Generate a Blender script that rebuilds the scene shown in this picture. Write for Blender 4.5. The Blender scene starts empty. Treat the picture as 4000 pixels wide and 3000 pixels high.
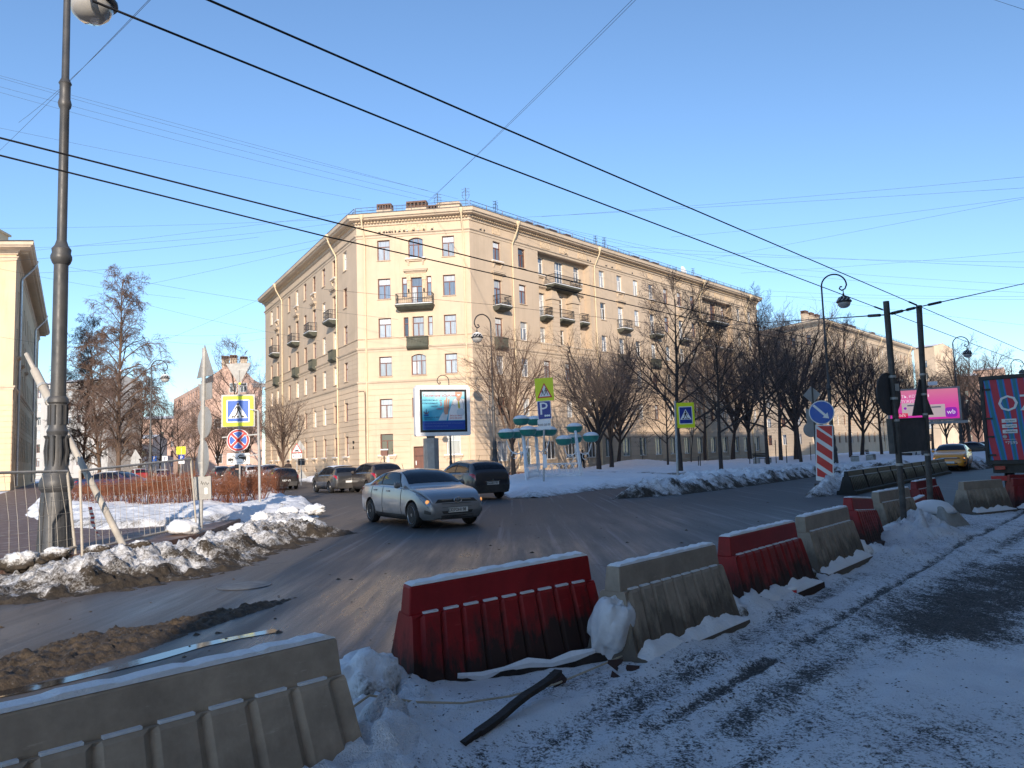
import bpy, bmesh, math, random
import numpy as np
from mathutils import Vector, Matrix
random.seed(7); RNG = np.random.default_rng(7)
SC = bpy.context.scene
COL = SC.collection
rad = math.radians

# ---------------------------------------------------------------- camera
FPX = 3000.0; HC = 1.65; ROLL = math.atan(0.0333); PITCH = math.atan(283*math.cos(ROLL)/FPX)
_fw = np.array([0, math.cos(PITCH), math.sin(PITCH)]); _up = np.array([0, -math.sin(PITCH), math.cos(PITCH)]); _rt = np.array([1., 0, 0])
_ix = math.cos(ROLL)*_rt - math.sin(ROLL)*_up; _iu = math.sin(ROLL)*_rt + math.cos(ROLL)*_up
cam = bpy.data.cameras.new('camera'); cam.sensor_width = 36; cam.lens = 36*FPX/4000; cam.clip_start = .1; cam.clip_end = 5000
camo = bpy.data.objects.new('camera', cam); COL.objects.link(camo)
camo.matrix_world = Matrix(((_ix[0], _iu[0], -_fw[0], 0), (_ix[1], _iu[1], -_fw[1], 0), (_ix[2], _iu[2], -_fw[2], HC), (0, 0, 0, 1)))
SC.camera = camo

# ---------------------------------------------------------------- sky, sun, exposure
SUN_AZ, SUN_EL = 177.0, 18.5          # clockwise from +Y (view direction), degrees
w = bpy.data.worlds.new('World'); SC.world = w; w.use_nodes = True
nt = w.node_tree; nt.nodes.clear()
sky = nt.nodes.new('ShaderNodeTexSky'); sky.sky_type = 'NISHITA'; sky.sun_disc = False
sky.sun_elevation = rad(SUN_EL); sky.sun_rotation = rad(SUN_AZ); sky.altitude = 0; sky.air_density = 1.0; sky.dust_density = 0.25; sky.ozone_density = 4.0
bg = nt.nodes.new('ShaderNodeBackground'); bg.inputs[1].default_value = 0.15
wo = nt.nodes.new('ShaderNodeOutputWorld'); nt.links.new(sky.outputs[0], bg.inputs[0]); nt.links.new(bg.outputs[0], wo.inputs[0])
sl = bpy.data.lights.new('sun', 'SUN'); sl.energy = 3.75; sl.angle = rad(.5); sl.color = (1, .86, .71)
so = bpy.data.objects.new('sun', sl); COL.objects.link(so)
_sd = Vector((math.sin(rad(SUN_AZ))*math.cos(rad(SUN_EL)), math.cos(rad(SUN_AZ))*math.cos(rad(SUN_EL)), math.sin(rad(SUN_EL))))
so.rotation_euler = _sd.to_track_quat('Z', 'Y').to_euler(); so.location = (0, -5, 60)
SC.view_settings.view_transform = 'Standard'; SC.view_settings.look = 'None'; SC.view_settings.exposure = 0.61; SC.view_settings.gamma = 1

# ---------------------------------------------------------------- pixels (of a 2212 px wide view of the photo) to places
KD = 4000/2212.0
def _ray(dx, dy):
    x, y = dx*KD, dy*KD
    return _fw + _ix*(x-2000)/FPX - _iu*(y-1500)/FPX
def G(dx, dy, z=0.0):
    r = _ray(dx, dy); t = (z-HC)/r[2]; return Vector((r[0]*t, r[1]*t, z))
def PD(dx, dy, Y):
    r = _ray(dx, dy); t = Y/r[1]; return Vector((r[0]*t, Y, HC+r[2]*t))

# ---------------------------------------------------------------- mesh builder
class MB:
    def __init__(s): s.v = []; s.f = []; s.m = []; s.mi = 0
    def add(s, vs, fs):
        o = len(s.v); s.v.extend([tuple(v) for v in vs]); s.f.extend([tuple(i+o for i in f) for f in fs]); s.m.extend([s.mi]*len(fs)); return s
    def box(s, x0, x1, y0, y1, z0, z1, M=None):
        vs = [Vector(p) for p in ((x0,y0,z0),(x1,y0,z0),(x1,y1,z0),(x0,y1,z0),(x0,y0,z1),(x1,y0,z1),(x1,y1,z1),(x0,y1,z1))]
        if M is not None: vs = [M @ v for v in vs]
        return s.add(vs, [(0,3,2,1),(4,5,6,7),(0,1,5,4),(1,2,6,5),(2,3,7,6),(3,0,4,7)])
    def hexa(s, lo, hi):   # two quads (4 pts each) -> solid
        return s.add(list(lo)+list(hi), [(0,3,2,1),(4,5,6,7),(0,1,5,4),(1,2,6,5),(2,3,7,6),(3,0,4,7)])
    def tube(s, pts, r, n=8, cap=True):
        pts = [Vector(p) for p in pts]; k = len(pts)
        rs = r if hasattr(r, '__len__') else [r]*k
        d0 = (pts[1]-pts[0]).normalized(); a = d0.orthogonal().normalized(); vs = []
        for i in range(k):
            t = (pts[min(i+1, k-1)]-pts[max(i-1, 0)])
            t = t.normalized() if t.length > 1e-9 else d0
            a = (a - t*a.dot(t)); a = a.normalized() if a.length > 1e-6 else t.orthogonal().normalized(); b = t.cross(a)
            for j in range(n):
                q = 2*math.pi*j/n; vs.append(pts[i] + (a*math.cos(q)+b*math.sin(q))*rs[i])
        fs = [(i*n+j, i*n+(j+1) % n, (i+1)*n+(j+1) % n, (i+1)*n+j) for i in range(k-1) for j in range(n)]
        if cap: fs += [tuple(range(n-1, -1, -1)), tuple(range((k-1)*n, k*n))]
        return s.add(vs, fs)
    def bar(s, a, b, w, h=None):   # rectangular bar between two points
        a, b = Vector(a), Vector(b); h = h or w; t = (b-a).normalized()
        x = t.cross(Vector((0,0,1))); x = x.normalized() if x.length > 1e-4 else Vector((1,0,0)); y = x.cross(t)
        c = [x*(i*w/2)+y*(j*h/2) for i, j in ((-1,-1),(1,-1),(1,1),(-1,1))]
        return s.hexa([a+q for q in c], [b+q for q in c])
    def lathe(s, prof, n=16, M=None, c=(0,0,0)):   # prof: (r,z)
        vs = []; c = Vector(c)
        for r, z in prof:
            for j in range(n):
                q = 2*math.pi*j/n; p = Vector((r*math.cos(q), r*math.sin(q), z))+c; vs.append(M @ p if M is not None else p)
        k = len(prof); fs = [(i*n+j, i*n+(j+1) % n, (i+1)*n+(j+1) % n, (i+1)*n+j) for i in range(k-1) for j in range(n)]
        if prof[0][0] > 1e-6: fs.append(tuple(range(n-1, -1, -1)))
        if prof[-1][0] > 1e-6: fs.append(tuple(range((k-1)*n, k*n)))
        return s.add(vs, fs)
    def prism(s, poly, y0, y1, M=None):   # poly in XZ (ccw seen from -Y), extruded along Y
        n = len(poly); vs = [Vector((x, y0, z)) for x, z in poly]+[Vector((x, y1, z)) for x, z in poly]
        if M is not None: vs = [M @ v for v in vs]
        fs = [tuple(range(n)), tuple(range(2*n-1, n-1, -1))]+[(i, i+n, (i+1) % n+n, (i+1) % n) for i in range(n)]
        return s.add(vs, fs)
    def quad(s, a, b, c, d): return s.add([a, b, c, d], [(0,1,2,3)])
    def mesh(s, name, mats, smooth=False, angle=40):
        me = bpy.data.meshes.new(name); me.from_pydata([tuple(v) for v in s.v], [], s.f)
        for m in (mats if isinstance(mats, (list, tuple)) else [mats]): me.materials.append(m)
        if len(me.materials) > 1: me.polygons.foreach_set('material_index', s.m)
        me.update()
        if smooth: smooth_mesh(me, angle)
        return me
    def build(s, name, mats, parent=None, smooth=False, angle=40, M=None):
        return link(name, s.mesh(name, mats, smooth, angle), parent, M)
def smooth_mesh(me, angle=40):
    me.polygons.foreach_set('use_smooth', [True]*len(me.polygons))
    if angle < 180: me.set_sharp_from_angle(angle=rad(angle))
def link(name, data, parent=None, M=None):
    o = bpy.data.objects.new(name, data); COL.objects.link(o)
    if parent is not None: o.parent = parent
    if M is not None: o.matrix_local = M
    return o
def tag(o, label=None, cat=None, group=None, kind=None):
    if label: o['label'] = label
    if cat: o['category'] = cat
    if group: o['group'] = group
    if kind: o['kind'] = kind
    return o
def thing(name, loc, label, cat, group=None, rz=0.0):
    o = bpy.data.objects.new(name, None); COL.objects.link(o); o.location = loc; o.rotation_euler = (0, 0, rz); o.empty_display_size = .3
    return tag(o, label, cat, group)
def copy_tree(o, parent=None):
    c = o.copy(); COL.objects.link(c); c.parent = parent
    for ch in o.children: copy_tree(ch, c)
    return c
def T(x=0, y=0, z=0): return Matrix.Translation((x, y, z))
def RZ(a): return Matrix.Rotation(a, 4, 'Z')
def RX(a): return Matrix.Rotation(a, 4, 'X')
def RY(a): return Matrix.Rotation(a, 4, 'Y')
def azv(az): return Vector((math.sin(rad(az)), math.cos(rad(az)), 0))
def az2rz(az): return rad(90-az)      # local +X points along azimuth az
_tc = {}; _tmp = []
def tmp_scene():      # a scratch scene, so that evaluating one object does not re-evaluate everything
    if not _tmp: s = bpy.data.scenes.new('scratch'); _tmp.append(s)
    return _tmp[0], _tmp[0].view_layers[0]
def text_mesh(txt, size, mat, ext=.004, align='CENTER'):
    k = (txt, size, mat.name, align)
    if k in _tc: return _tc[k]
    sc2, vl2 = tmp_scene(); cu = bpy.data.curves.new('lettering', 'FONT'); cu.body = txt; cu.size = size; cu.extrude = ext; cu.align_x = align; cu.align_y = 'CENTER'; cu.resolution_u = 2
    o = bpy.data.objects.new('lettering', cu); sc2.collection.objects.link(o)
    vl2.update(); dg = vl2.depsgraph; me = bpy.data.meshes.new_from_object(o.evaluated_get(dg)); me.name = 'lettering'
    bpy.data.objects.remove(o); bpy.data.curves.remove(cu); me.materials.clear(); me.materials.append(mat); _tc[k] = me
    return me
def text(txt, size, mat, parent, M, sx=1.0, align='CENTER', name='lettering'):
    # text stands in local XZ, read from -Y
    return link(name, text_mesh(txt, size, mat, align=align), parent, M @ RX(rad(90)) @ Matrix.Diagonal((sx, 1, 1, 1)))

# ---------------------------------------------------------------- materials
def nodes(name):
    m = bpy.data.materials.new(name); m.use_nodes = True; t = m.node_tree; b = t.nodes['Principled BSDF']; return m, t, b
def N(t, typ, **kw):
    n = t.nodes.new(typ)
    for k, v in kw.items():
        if k in n.inputs: n.inputs[k].default_value = v
        else: setattr(n, k, v)
    return n
def ramp(t, fac, stops):
    r = t.nodes.new('ShaderNodeValToRGB'); e = r.color_ramp.elements
    while len(e) < len(stops): e.new(.5)
    for i, (p, c) in enumerate(stops):
        e[i].position = p; e[i].color = (c, c, c, 1) if not hasattr(c, '__len__') else (*c, 1)
    t.links.new(fac, r.inputs[0]); return r.outputs[0]
def mix(t, f, a, b, mode='MIX'):
    n = t.nodes.new('ShaderNodeMix'); n.data_type = 'RGBA'; n.blend_type = mode
    for s, v in ((0, f), (6, a), (7, b)):
        if isinstance(v, (int, float)): n.inputs[s].default_value = v
        elif isinstance(v, tuple): n.inputs[s].default_value = (*v, 1)
        else: t.links.new(v, n.inputs[s])
    return n.outputs[2]
def math2(t, op, a, b=0.0):
    n = t.nodes.new('ShaderNodeMath'); n.operation = op
    for i, v in enumerate((a, b)):
        if isinstance(v, (int, float)): n.inputs[i].default_value = v
        else: t.links.new(v, n.inputs[i])
    return n.outputs[0]
def noise(t, scale, detail=4, rough=.55, vec=None, dist=0.0):
    n = N(t, 'ShaderNodeTexNoise', Scale=scale, Detail=detail, Roughness=rough, Distortion=dist)
    if vec is not None: t.links.new(vec, n.inputs['Vector'])
    return n.outputs['Fac']
def coord(t, kind='Object', scale=None, rot=None):
    c = t.nodes.new('ShaderNodeTexCoord'); o = c.outputs[kind]
    if scale or rot:
        m = t.nodes.new('ShaderNodeMapping'); t.links.new(o, m.inputs[0])
        if scale: m.inputs['Scale'].default_value = scale
        if rot: m.inputs['Rotation'].default_value = rot
        o = m.outputs[0]
    return o
def bump(t, b, h, strength=.3, dist=.02):
    n = N(t, 'ShaderNodeBump', Strength=strength, Distance=dist); t.links.new(h, n.inputs['Height']); t.links.new(n.outputs[0], b.inputs['Normal'])
def pmat(name, c, rough=.6, var=.18, scale=3.0, bmp=.0, bscale=40, metal=0.0, spec=.5, coat=0.0, dirt=None, dirt_amt=.5, dscale=1.2):
    m, t, b = nodes(name); v = coord(t)
    n1 = noise(t, scale, 6, .6, v)
    lo = tuple(x*(1-var) for x in c); hi = tuple(min(1, x*(1+var)) for x in c)
    colr = ramp(t, n1, [(.3, lo), (.7, hi)])
    if dirt is not None:
        n2 = noise(t, dscale, 5, .65, v); colr = mix(t, math2(t, 'MULTIPLY', ramp(t, n2, [(.42, 0.), (.68, 1.)]), dirt_amt), colr, dirt)
    t.links.new(colr, b.inputs['Base Color'])
    rr = ramp(t, noise(t, scale*2.3, 3, .5, v), [(.3, max(0, rough-.08)), (.7, min(1, rough+.08))]); t.links.new(rr, b.inputs['Roughness'])
    b.inputs['Metallic'].default_value = metal; b.inputs['Specular IOR Level'].default_value = spec; b.inputs['Coat Weight'].default_value = coat; b.inputs['Coat Roughness'].default_value = .05
    if bmp: bump(t, b, noise(t, bscale, 4, .6, v), bmp, .01)
    return m
MAT = {}
def plaster(name, c, stain=(.3,.24,.17)):
    m, t, b = nodes(name); v = coord(t)
    base = ramp(t, noise(t, .35, 6, .6, v), [(.3, tuple(x*.88 for x in c)), (.7, tuple(min(1, x*1.07) for x in c))])
    st = ramp(t, noise(t, 1.0, 6, .7, coord(t, 'Object', (1.1, 1.1, .12))), [(.52, 0.), (.78, 1.)])
    base = mix(t, math2(t, 'MULTIPLY', st, .42), base, stain)
    pt = ramp(t, noise(t, .16, 4, .5, v), [(.46, 0.), (.5, 1.)]); base = mix(t, math2(t, 'MULTIPLY', pt, .10), base, (.5,.42,.36))
    sp = ramp(t, noise(t, 9, 3, .6, v), [(.62, 0.), (.72, 1.)]); base = mix(t, math2(t, 'MULTIPLY', sp, .12), base, stain)
    t.links.new(base, b.inputs['Base Color']); b.inputs['Roughness'].default_value = .9; b.inputs['Specular IOR Level'].default_value = .2
    bump(t, b, noise(t, 25, 5, .65, v), .25, .01); return m
MAT['plaster'] = plaster('plaster_cream', (.65,.505,.36))
MAT['plaster_grey'] = plaster('plaster_beige_grey', (.56,.445,.325))
MAT['trim'] = plaster('trim_cream', (.60,.485,.36))
MAT['plaster_pink'] = plaster('plaster_pink', (.60,.40,.31))
MAT['plaster_yellow'] = plaster('plaster_yellow', (.66,.51,.33))
MAT['plaster_pale'] = plaster('plaster_pale', (.46,.45,.43))
MAT['relief'] = pmat('relief_stucco', (.60,.46,.31), .9, .25, 6, .9, 9)
MAT['balcony_stone'] = pmat('balcony_concrete', (.11,.11,.085), .95, .35, 2.5, .4, 20, dirt=(.05,.06,.045), dirt_amt=.7)
MAT['frame_brown'] = pmat('window_frame_brown', (.16,.055,.035), .5, .2)
MAT['frame_white'] = pmat('window_frame_white', (.75,.75,.73), .45, .06)
MAT['iron'] = pmat('dark_iron', (.022,.022,.024), .5, .3, 5)
MAT['iron_grey'] = pmat('grey_painted_iron', (.052,.055,.06), .48, .3, 3, .15, 30, dirt=(.11,.10,.09), dirt_amt=.5)
MAT['steel'] = pmat('galvanised_steel', (.42,.42,.41), .5, .15, 8, metal=.15, dirt=(.2,.17,.13), dirt_amt=.4)
MAT['sign_back'] = pmat('sign_back_grey', (.36,.36,.35), .6, .14, 4, metal=.2, dirt=(.2,.18,.15), dirt_amt=.5)
MAT['dark_sign_back'] = pmat('dirty_sign_back', (.06,.06,.065), .7, .3, 4, dirt=(.03,.03,.03), dirt_amt=.6)
MAT['dark_pole'] = pmat('dirty_steel_pole', (.085,.08,.075), .6, .35, 6, .2, 30, metal=.2, dirt=(.03,.028,.026), dirt_amt=.7, dscale=4)
MAT['pipe_cream'] = pmat('downpipe_cream', (.68,.55,.36), .55, .08)
MAT['pipe_zinc'] = pmat('downpipe_zinc', (.5,.53,.56), .35, .12, metal=.8)
MAT['roof'] = pmat('roof_metal_dark', (.06,.065,.07), .5, .2)
MAT['brick_dark'] = pmat('chimney_brick_dark', (.14,.085,.065), .9, .35, 7, .5, 20)
MAT['black'] = pmat('black_rubber', (.012,.012,.013), .7, .3)
MAT['door'] = pmat('door_brown', (.15,.06,.04), .55, .15)
MAT['white_paint'] = pmat('white_paint', (.78,.79,.8), .5, .06, dirt=(.45,.45,.45), dirt_amt=.25)
MAT['green_bowl'] = pmat('green_plastic', (.02,.22,.17), .4, .12, dirt=(.05,.09,.08), dirt_amt=.3)
MAT['yellow_reflect'] = pmat('fluorescent_yellow', (.72,.80,.015), .45, .05)
MAT['blue_sign'] = pmat('sign_blue', (.008,.10,.46), .4, .06)
MAT['navy_sign'] = pmat('sign_dark_blue', (.008,.035,.25), .4, .06)
MAT['red_sign'] = pmat('sign_red', (.62,.02,.02), .4, .08)
MAT['sign_white'] = pmat('sign_white', (.8,.8,.79), .45, .04)
MAT['sign_black'] = pmat('sign_black', (.012,.011,.01), .5, .2)
MAT['text_grey'] = pmat('print_grey', (.3,.3,.31), .5, .2)
MAT['concrete'] = pmat('concrete_block', (.36,.36,.34), .95, .25, 5, .5, 30, dirt=(.14,.13,.11), dirt_amt=.6)
MAT['galv_wire'] = pmat('wire_mesh', (.46,.42,.36), .5, .2)
MAT['wood_dark'] = pmat('charred_wood', (.025,.018,.015), .9, .5, 8, .6, 30)
MAT['bag'] = pmat('white_plastic_bag', (.62,.63,.66), .5, .12, 8, .3, 14, dirt=(.3,.28,.26), dirt_amt=.4, dscale=5)
MAT['rope'] = pmat('rope', (.45,.38,.28), .9, .2)
MAT['red_plastic'] = pmat('red_plastic', (.5,.02,.02), .45, .2)
MAT['wire_black'] = pmat('cable_black', (.012,.012,.015), .6, .2)
MAT['wire_thin'] = pmat('cable_thin', (.04,.05,.065), .6, .2)
def bark(name, c):
    m, t, b = nodes(name); v = coord(t, 'Object', (6, 6, 1.2))
    t.links.new(ramp(t, noise(t, 3, 6, .7, v), [(.3, tuple(x*.55 for x in c)), (.7, tuple(x*1.3 for x in c))]), b.inputs['Base Color'])
    b.inputs['Roughness'].default_value = .95; bump(t, b, noise(t, 5, 6, .7, v), .8, .03); return m
MAT['bark'] = bark('bark_shaded', (.06,.047,.042))  # bark of trees standing in shade, darkened in the colour
MAT['bark_lit'] = bark('bark_sunlit', (.13,.085,.06))  # same bark with sunlight put into a lighter colour
MAT['twig_shaded'] = pmat('twigs_shaded', (.11,.085,.078), .9, .3)  # twigs of shaded trees, painted darker
MAT['twig_sunlit'] = pmat('twigs_sunlit', (.15,.10,.08), .9, .3)  # twigs of sunlit trees, painted lighter and warmer
MAT['hedge'] = pmat('hedge_twigs_red', (.27,.10,.045), .85, .35, 4)
def glass(name, c, spec=1.0, var=.3, sc=.8):
    m, t, b = nodes(name); v = coord(t, 'Object')
    o = t.nodes.new('ShaderNodeObjectInfo'); hv = mix(t, o.outputs['Random'], tuple(x*(1-var) for x in c), tuple(min(1, x*(1+var)) for x in c))
    folds = ramp(t, noise(t, 5, 2, .5, coord(t, 'Object', (2.5, 1, .15))), [(.35, .75), (.65, 1.15)])
    t.links.new(mix(t, 1.0, hv, folds, 'MULTIPLY'), b.inputs['Base Color'])
    b.inputs['Roughness'].default_value = .06; b.inputs['Specular IOR Level'].default_value = spec; b.inputs['Coat Weight'].default_value = .8; b.inputs['Coat Roughness'].default_value = .02; b.inputs['Coat IOR'].default_value = 1.7
    return m
MAT['glass_curtain'] = glass('window_glass_curtained', (.34,.37,.40))
MAT['glass_sky'] = glass('window_glass_blue', (.16,.20,.26))
MAT['glass_dark'] = glass('window_glass_dark', (.035,.035,.04))
MAT['glass_shop'] = glass('shop_glass', (.13,.18,.19))
def carpaint(name, c, metal=.5, dirt=(.15,.13,.11), amt=.6):
    m, t, b = nodes(name); v = coord(t)
    low = N(t, 'ShaderNodeSeparateXYZ'); t.links.new(v, low.inputs[0])
    zz = ramp(t, low.outputs[2], [(.15, 1.), (.75, .12)])
    d = math2(t, 'MULTIPLY', math2(t, 'MULTIPLY', zz, ramp(t, noise(t, 3, 5, .6, v), [(.3, .4), (.7, 1.)])), amt)
    t.links.new(mix(t, d, c, dirt), b.inputs['Base Color'])
    t.links.new(ramp(t, d, [(0., .3), (.5, .7)]), b.inputs['Roughness'])
    b.inputs['Metallic'].default_value = metal; b.inputs['Coat Weight'].default_value = .7; b.inputs['Coat Roughness'].default_value = .08; return m
MAT['paint_silver'] = carpaint('paint_silver', (.29,.30,.32), .7, amt=.6)
MAT['paint_navy'] = carpaint('paint_navy', (.012,.014,.024), .3)
MAT['paint_brown'] = carpaint('paint_brown', (.045,.032,.028), .4)
MAT['paint_grey'] = carpaint('paint_dark_grey', (.04,.042,.046), .4)
MAT['paint_blue'] = carpaint('paint_blue', (.015,.03,.10), .4)
MAT['paint_white'] = carpaint('paint_white', (.7,.7,.7), 0)
MAT['paint_red'] = carpaint('paint_red', (.35,.02,.02), .1)
MAT['paint_taxi'] = carpaint('paint_taxi_yellow', (.85,.32,.010), .0, amt=.25)
MAT['paint_black'] = carpaint('paint_black', (.012,.012,.014), .3)
MAT['car_glass'] = glass('car_glass', (.008,.011,.018), .28, .2); MAT['car_glass'].node_tree.nodes['Principled BSDF'].inputs['Coat Weight'].default_value = .0
MAT['rim'] = pmat('alloy_rim', (.42,.43,.44), .35, .15, 6, metal=.8, dirt=(.1,.09,.08), dirt_amt=.4)
MAT['tail_red'] = pmat('tail_lamp_red', (.35,.006,.008), .15, .1, coat=.8)
MAT['lens'] = pmat('headlamp_lens', (.20,.21,.23), .12, .5, 14, metal=.5, coat=1.)
MAT['plate'] = pmat('number_plate', (.72,.72,.70), .5, .06, dirt=(.3,.28,.25), dirt_amt=.3)
MAT['dark_plastic'] = pmat('dark_plastic', (.018,.018,.02), .6, .3, dirt=(.09,.08,.07), dirt_amt=.5)
MAT['chrome'] = pmat('chrome', (.6,.6,.6), .18, .05, metal=1.)
def lampmat(name, c, e):
    m, t, b = nodes(name); b.inputs['Base Color'].default_value = (*c, 1); b.inputs['Emission Color'].default_value = (*c, 1); b.inputs['Emission Strength'].default_value = e; b.inputs['Roughness'].default_value = .2; return m
MAT['lamp_on'] = lampmat('headlamp_lit', (1,.42,.12), .55)
MAT['lantern_glass'] = pmat('lantern_glass', (.36,.35,.33), .12, .12, coat=.6)
# snow and road: attribute 'dirt' (0..1) marks where traffic has thrown dirt on the snow
def snowmat(name, bscale=14, dirtcol=(.046,.037,.028), clean=(.80,.82,.85), amount=1.0):
    m, t, b = nodes(name); v = coord(t)
    a = t.nodes.new('ShaderNodeAttribute'); a.attribute_name = 'dirt'
    n1 = noise(t, 5, 7, .7, v); n2 = noise(t, 30, 5, .7, v)
    k = math2(t, 'ADD', math2(t, 'MULTIPLY', a.outputs['Fac'], 1.25), math2(t, 'MULTIPLY', math2(t, 'SUBTRACT', math2(t, 'ADD', math2(t, 'MULTIPLY', n1, .5), math2(t, 'MULTIPLY', n2, .5)), .5), 2.2))
    kg = math2(t, 'MULTIPLY', ramp(t, k, [(.18, 0.), (.50, .8)]), amount); k = math2(t, 'MULTIPLY', ramp(t, k, [(.44, 0.), (.74, 1.)]), amount)
    clean_c = ramp(t, noise(t, 1.4, 5, .6, v), [(.3, tuple(x*.93 for x in clean)), (.7, clean)])
    dc = ramp(t, noise(t, 9, 5, .6, v), [(.3, tuple(x*.6 for x in dirtcol)), (.7, tuple(x*1.7 for x in dirtcol))])
    gc = ramp(t, noise(t, 17, 4, .6, v), [(.3, (.20,.185,.17)), (.7, (.42,.41,.40))]); clean_c = mix(t, kg, clean_c, gc)
    t.links.new(mix(t, k, clean_c, dc), b.inputs['Base Color']); b.inputs['Roughness'].default_value = .85
    b.inputs['Subsurface Weight'].default_value = .0; b.inputs['Specular IOR Level'].default_value = .25
    bump(t, b, math2(t, 'ADD', n2, math2(t, 'MULTIPLY', noise(t, bscale, 6, .7, v), 1.)), .55, .03); return m
MAT['snow'] = snowmat('snow')
MAT['snow_cap'] = snowmat('snow_cap', 25, (.3,.28,.26), amount=.3)
# ================================================================ ground, road, snow
def _h(ix, iy, seed):
    n = (ix*374761393 + iy*668265263 + seed*1442695041) & 0x7fffffff
    n = ((n ^ (n >> 13))*1274126177) & 0x7fffffff
    return ((n ^ (n >> 16)) & 0xffff)/65535.0
def vnoise(x, y, seed=0):
    ix = np.floor(x).astype(np.int64); iy = np.floor(y).astype(np.int64); fx = x-ix; fy = y-iy
    fx = fx*fx*(3-2*fx); fy = fy*fy*(3-2*fy)
    return (_h(ix,iy,seed)*(1-fx)+_h(ix+1,iy,seed)*fx)*(1-fy)+(_h(ix,iy+1,seed)*(1-fx)+_h(ix+1,iy+1,seed)*fx)*fy
def fbm(x, y, f=1.0, oct=4, seed=0, g=.5):
    s = 0; a = 1; tot = 0
    for i in range(oct): s = s+a*vnoise(x*f+17*i, y*f-9*i, seed+i); tot += a; a *= g; f *= 2.03
    return s/tot
def seg_dist(x, y, pts, closed=True):
    d = np.full(x.shape, 1e9); n = len(pts)
    for i in range(n if closed else n-1):
        ax, ay = pts[i][0], pts[i][1]; bx, by = pts[(i+1) % n][0], pts[(i+1) % n][1]; dx, dy = bx-ax, by-ay; L = dx*dx+dy*dy+1e-12
        t = np.clip(((x-ax)*dx+(y-ay)*dy)/L, 0, 1); d = np.minimum(d, np.hypot(x-ax-t*dx, y-ay-t*dy))
    return d
def inside(x, y, pts):
    c = np.zeros(x.shape, bool); n = len(pts)
    for i in range(n):
        ax, ay = pts[i][0], pts[i][1]; bx, by = pts[(i+1) % n][0], pts[(i+1) % n][1]
        if ay == by: continue
        c ^= ((ay > y) != (by > y)) & (x < (bx-ax)*(y-ay)/(by-ay)+ax)
    return c
def worley(x, y, f, seed):
    x = x*f; y = y*f; ix = np.floor(x).astype(np.int64); iy = np.floor(y).astype(np.int64); F1 = np.full(x.shape, 9.); rid = np.zeros(x.shape); F2 = np.full(x.shape, 9.)
    for dx in (-1, 0, 1):
        for dy in (-1, 0, 1):
            cx, cy = ix+dx, iy+dy; d = np.hypot(cx+_h(cx, cy, seed)-x, cy+_h(cx, cy, seed+5)-y); c = d < F1
            F2 = np.where(c, F1, np.minimum(F2, d)); rid = np.where(c, _h(cx, cy, seed+11), rid); F1 = np.minimum(F1, d)
    return F1, F2, rid
def chunks(x, y, f, seed):      # broken blocks: plateau heights 0..1 with creases between
    wx = x+.35/f*(fbm(x, y, f*1.7, 2, seed+50)-.5); wy = y+.35/f*(fbm(x, y, f*1.7, 2, seed+60)-.5); a_, b_, r = worley(wx, wy, f, seed)
    return r*sstep((b_-a_)*3.0), r
def sstep(x): x = np.clip(x, 0, 1); return x*x*(3-2*x)
def field(name, poly, res, hfun, afun, mat, az=41.2, kind='structure', parent=None, smooth=True, grow=False):
    """height field over a ground polygon. hfun(x,y,d)->z, afun(x,y,d,z)->{attribute: values}"""
    u = np.array([math.sin(rad(az)), math.cos(rad(az))]); v = np.array([-u[1], u[0]])
    pp = np.array([[p[0], p[1]] for p in poly]); a = pp@u; b = pp@v
    if np.isscalar(res): ga = np.arange(a.min(), a.max()+res, res)
    else: ga = res[0]
    gb = np.arange(b.min(), b.max()+res, res)
    A, B = np.meshgrid(ga, gb, indexing='ij'); X = A*u[0]+B*v[0]; Y = A*u[1]+B*v[1]
    ins = inside(X, Y, poly); d = seg_dist(X, Y, poly); Z = hfun(X, Y, d)
    idx = np.full(X.shape, -1); 
    cell = ins[:-1,:-1] & ins[1:,:-1] & ins[:-1,1:] & ins[1:,1:]
    used = np.zeros(X.shape, bool); used[:-1,:-1] |= cell; used[1:,:-1] |= cell; used[:-1,1:] |= cell; used[1:,1:] |= cell
    idx[used] = np.arange(used.sum()); I, J = np.nonzero(cell)
    F = np.stack([idx[I,J], idx[I+1,J], idx[I+1,J+1], idx[I,J+1]], 1)
    me = bpy.data.meshes.new(name); me.from_pydata(np.stack([X[used], Y[used], Z[used]], 1).tolist(), [], F.tolist()); me.materials.append(mat)
    for k, val in (afun(X, Y, d, Z) if afun else {}).items():
        at = me.attributes.new(k, 'FLOAT', 'POINT'); at.data.foreach_set('value', np.broadcast_to(val, X.shape)[used].astype(np.float32))
    if smooth: smooth_mesh(me, 180)
    o = link(name, me, parent)
    if kind and parent is None: o['kind'] = kind
    return o
def gp(*pts): return [G(x, y) for x, y in pts]

ST = 41.2                       # azimuth of the avenue, and of the facade along it
SL = -29.7                      # azimuth of the side street on the left
CR = Vector((-3.514, 70.0, 0)); CL = Vector((-14.319, 71.327, 0))   # the two corners of the chamfer

# far ground
gm = MB(); gm.quad((-1500,-600,-.05),(1500,-600,-.05),(1500,2500,-.05),(-1500,2500,-.05)); gm.build('ground', MAT['snow'])['kind'] = 'structure'

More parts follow.
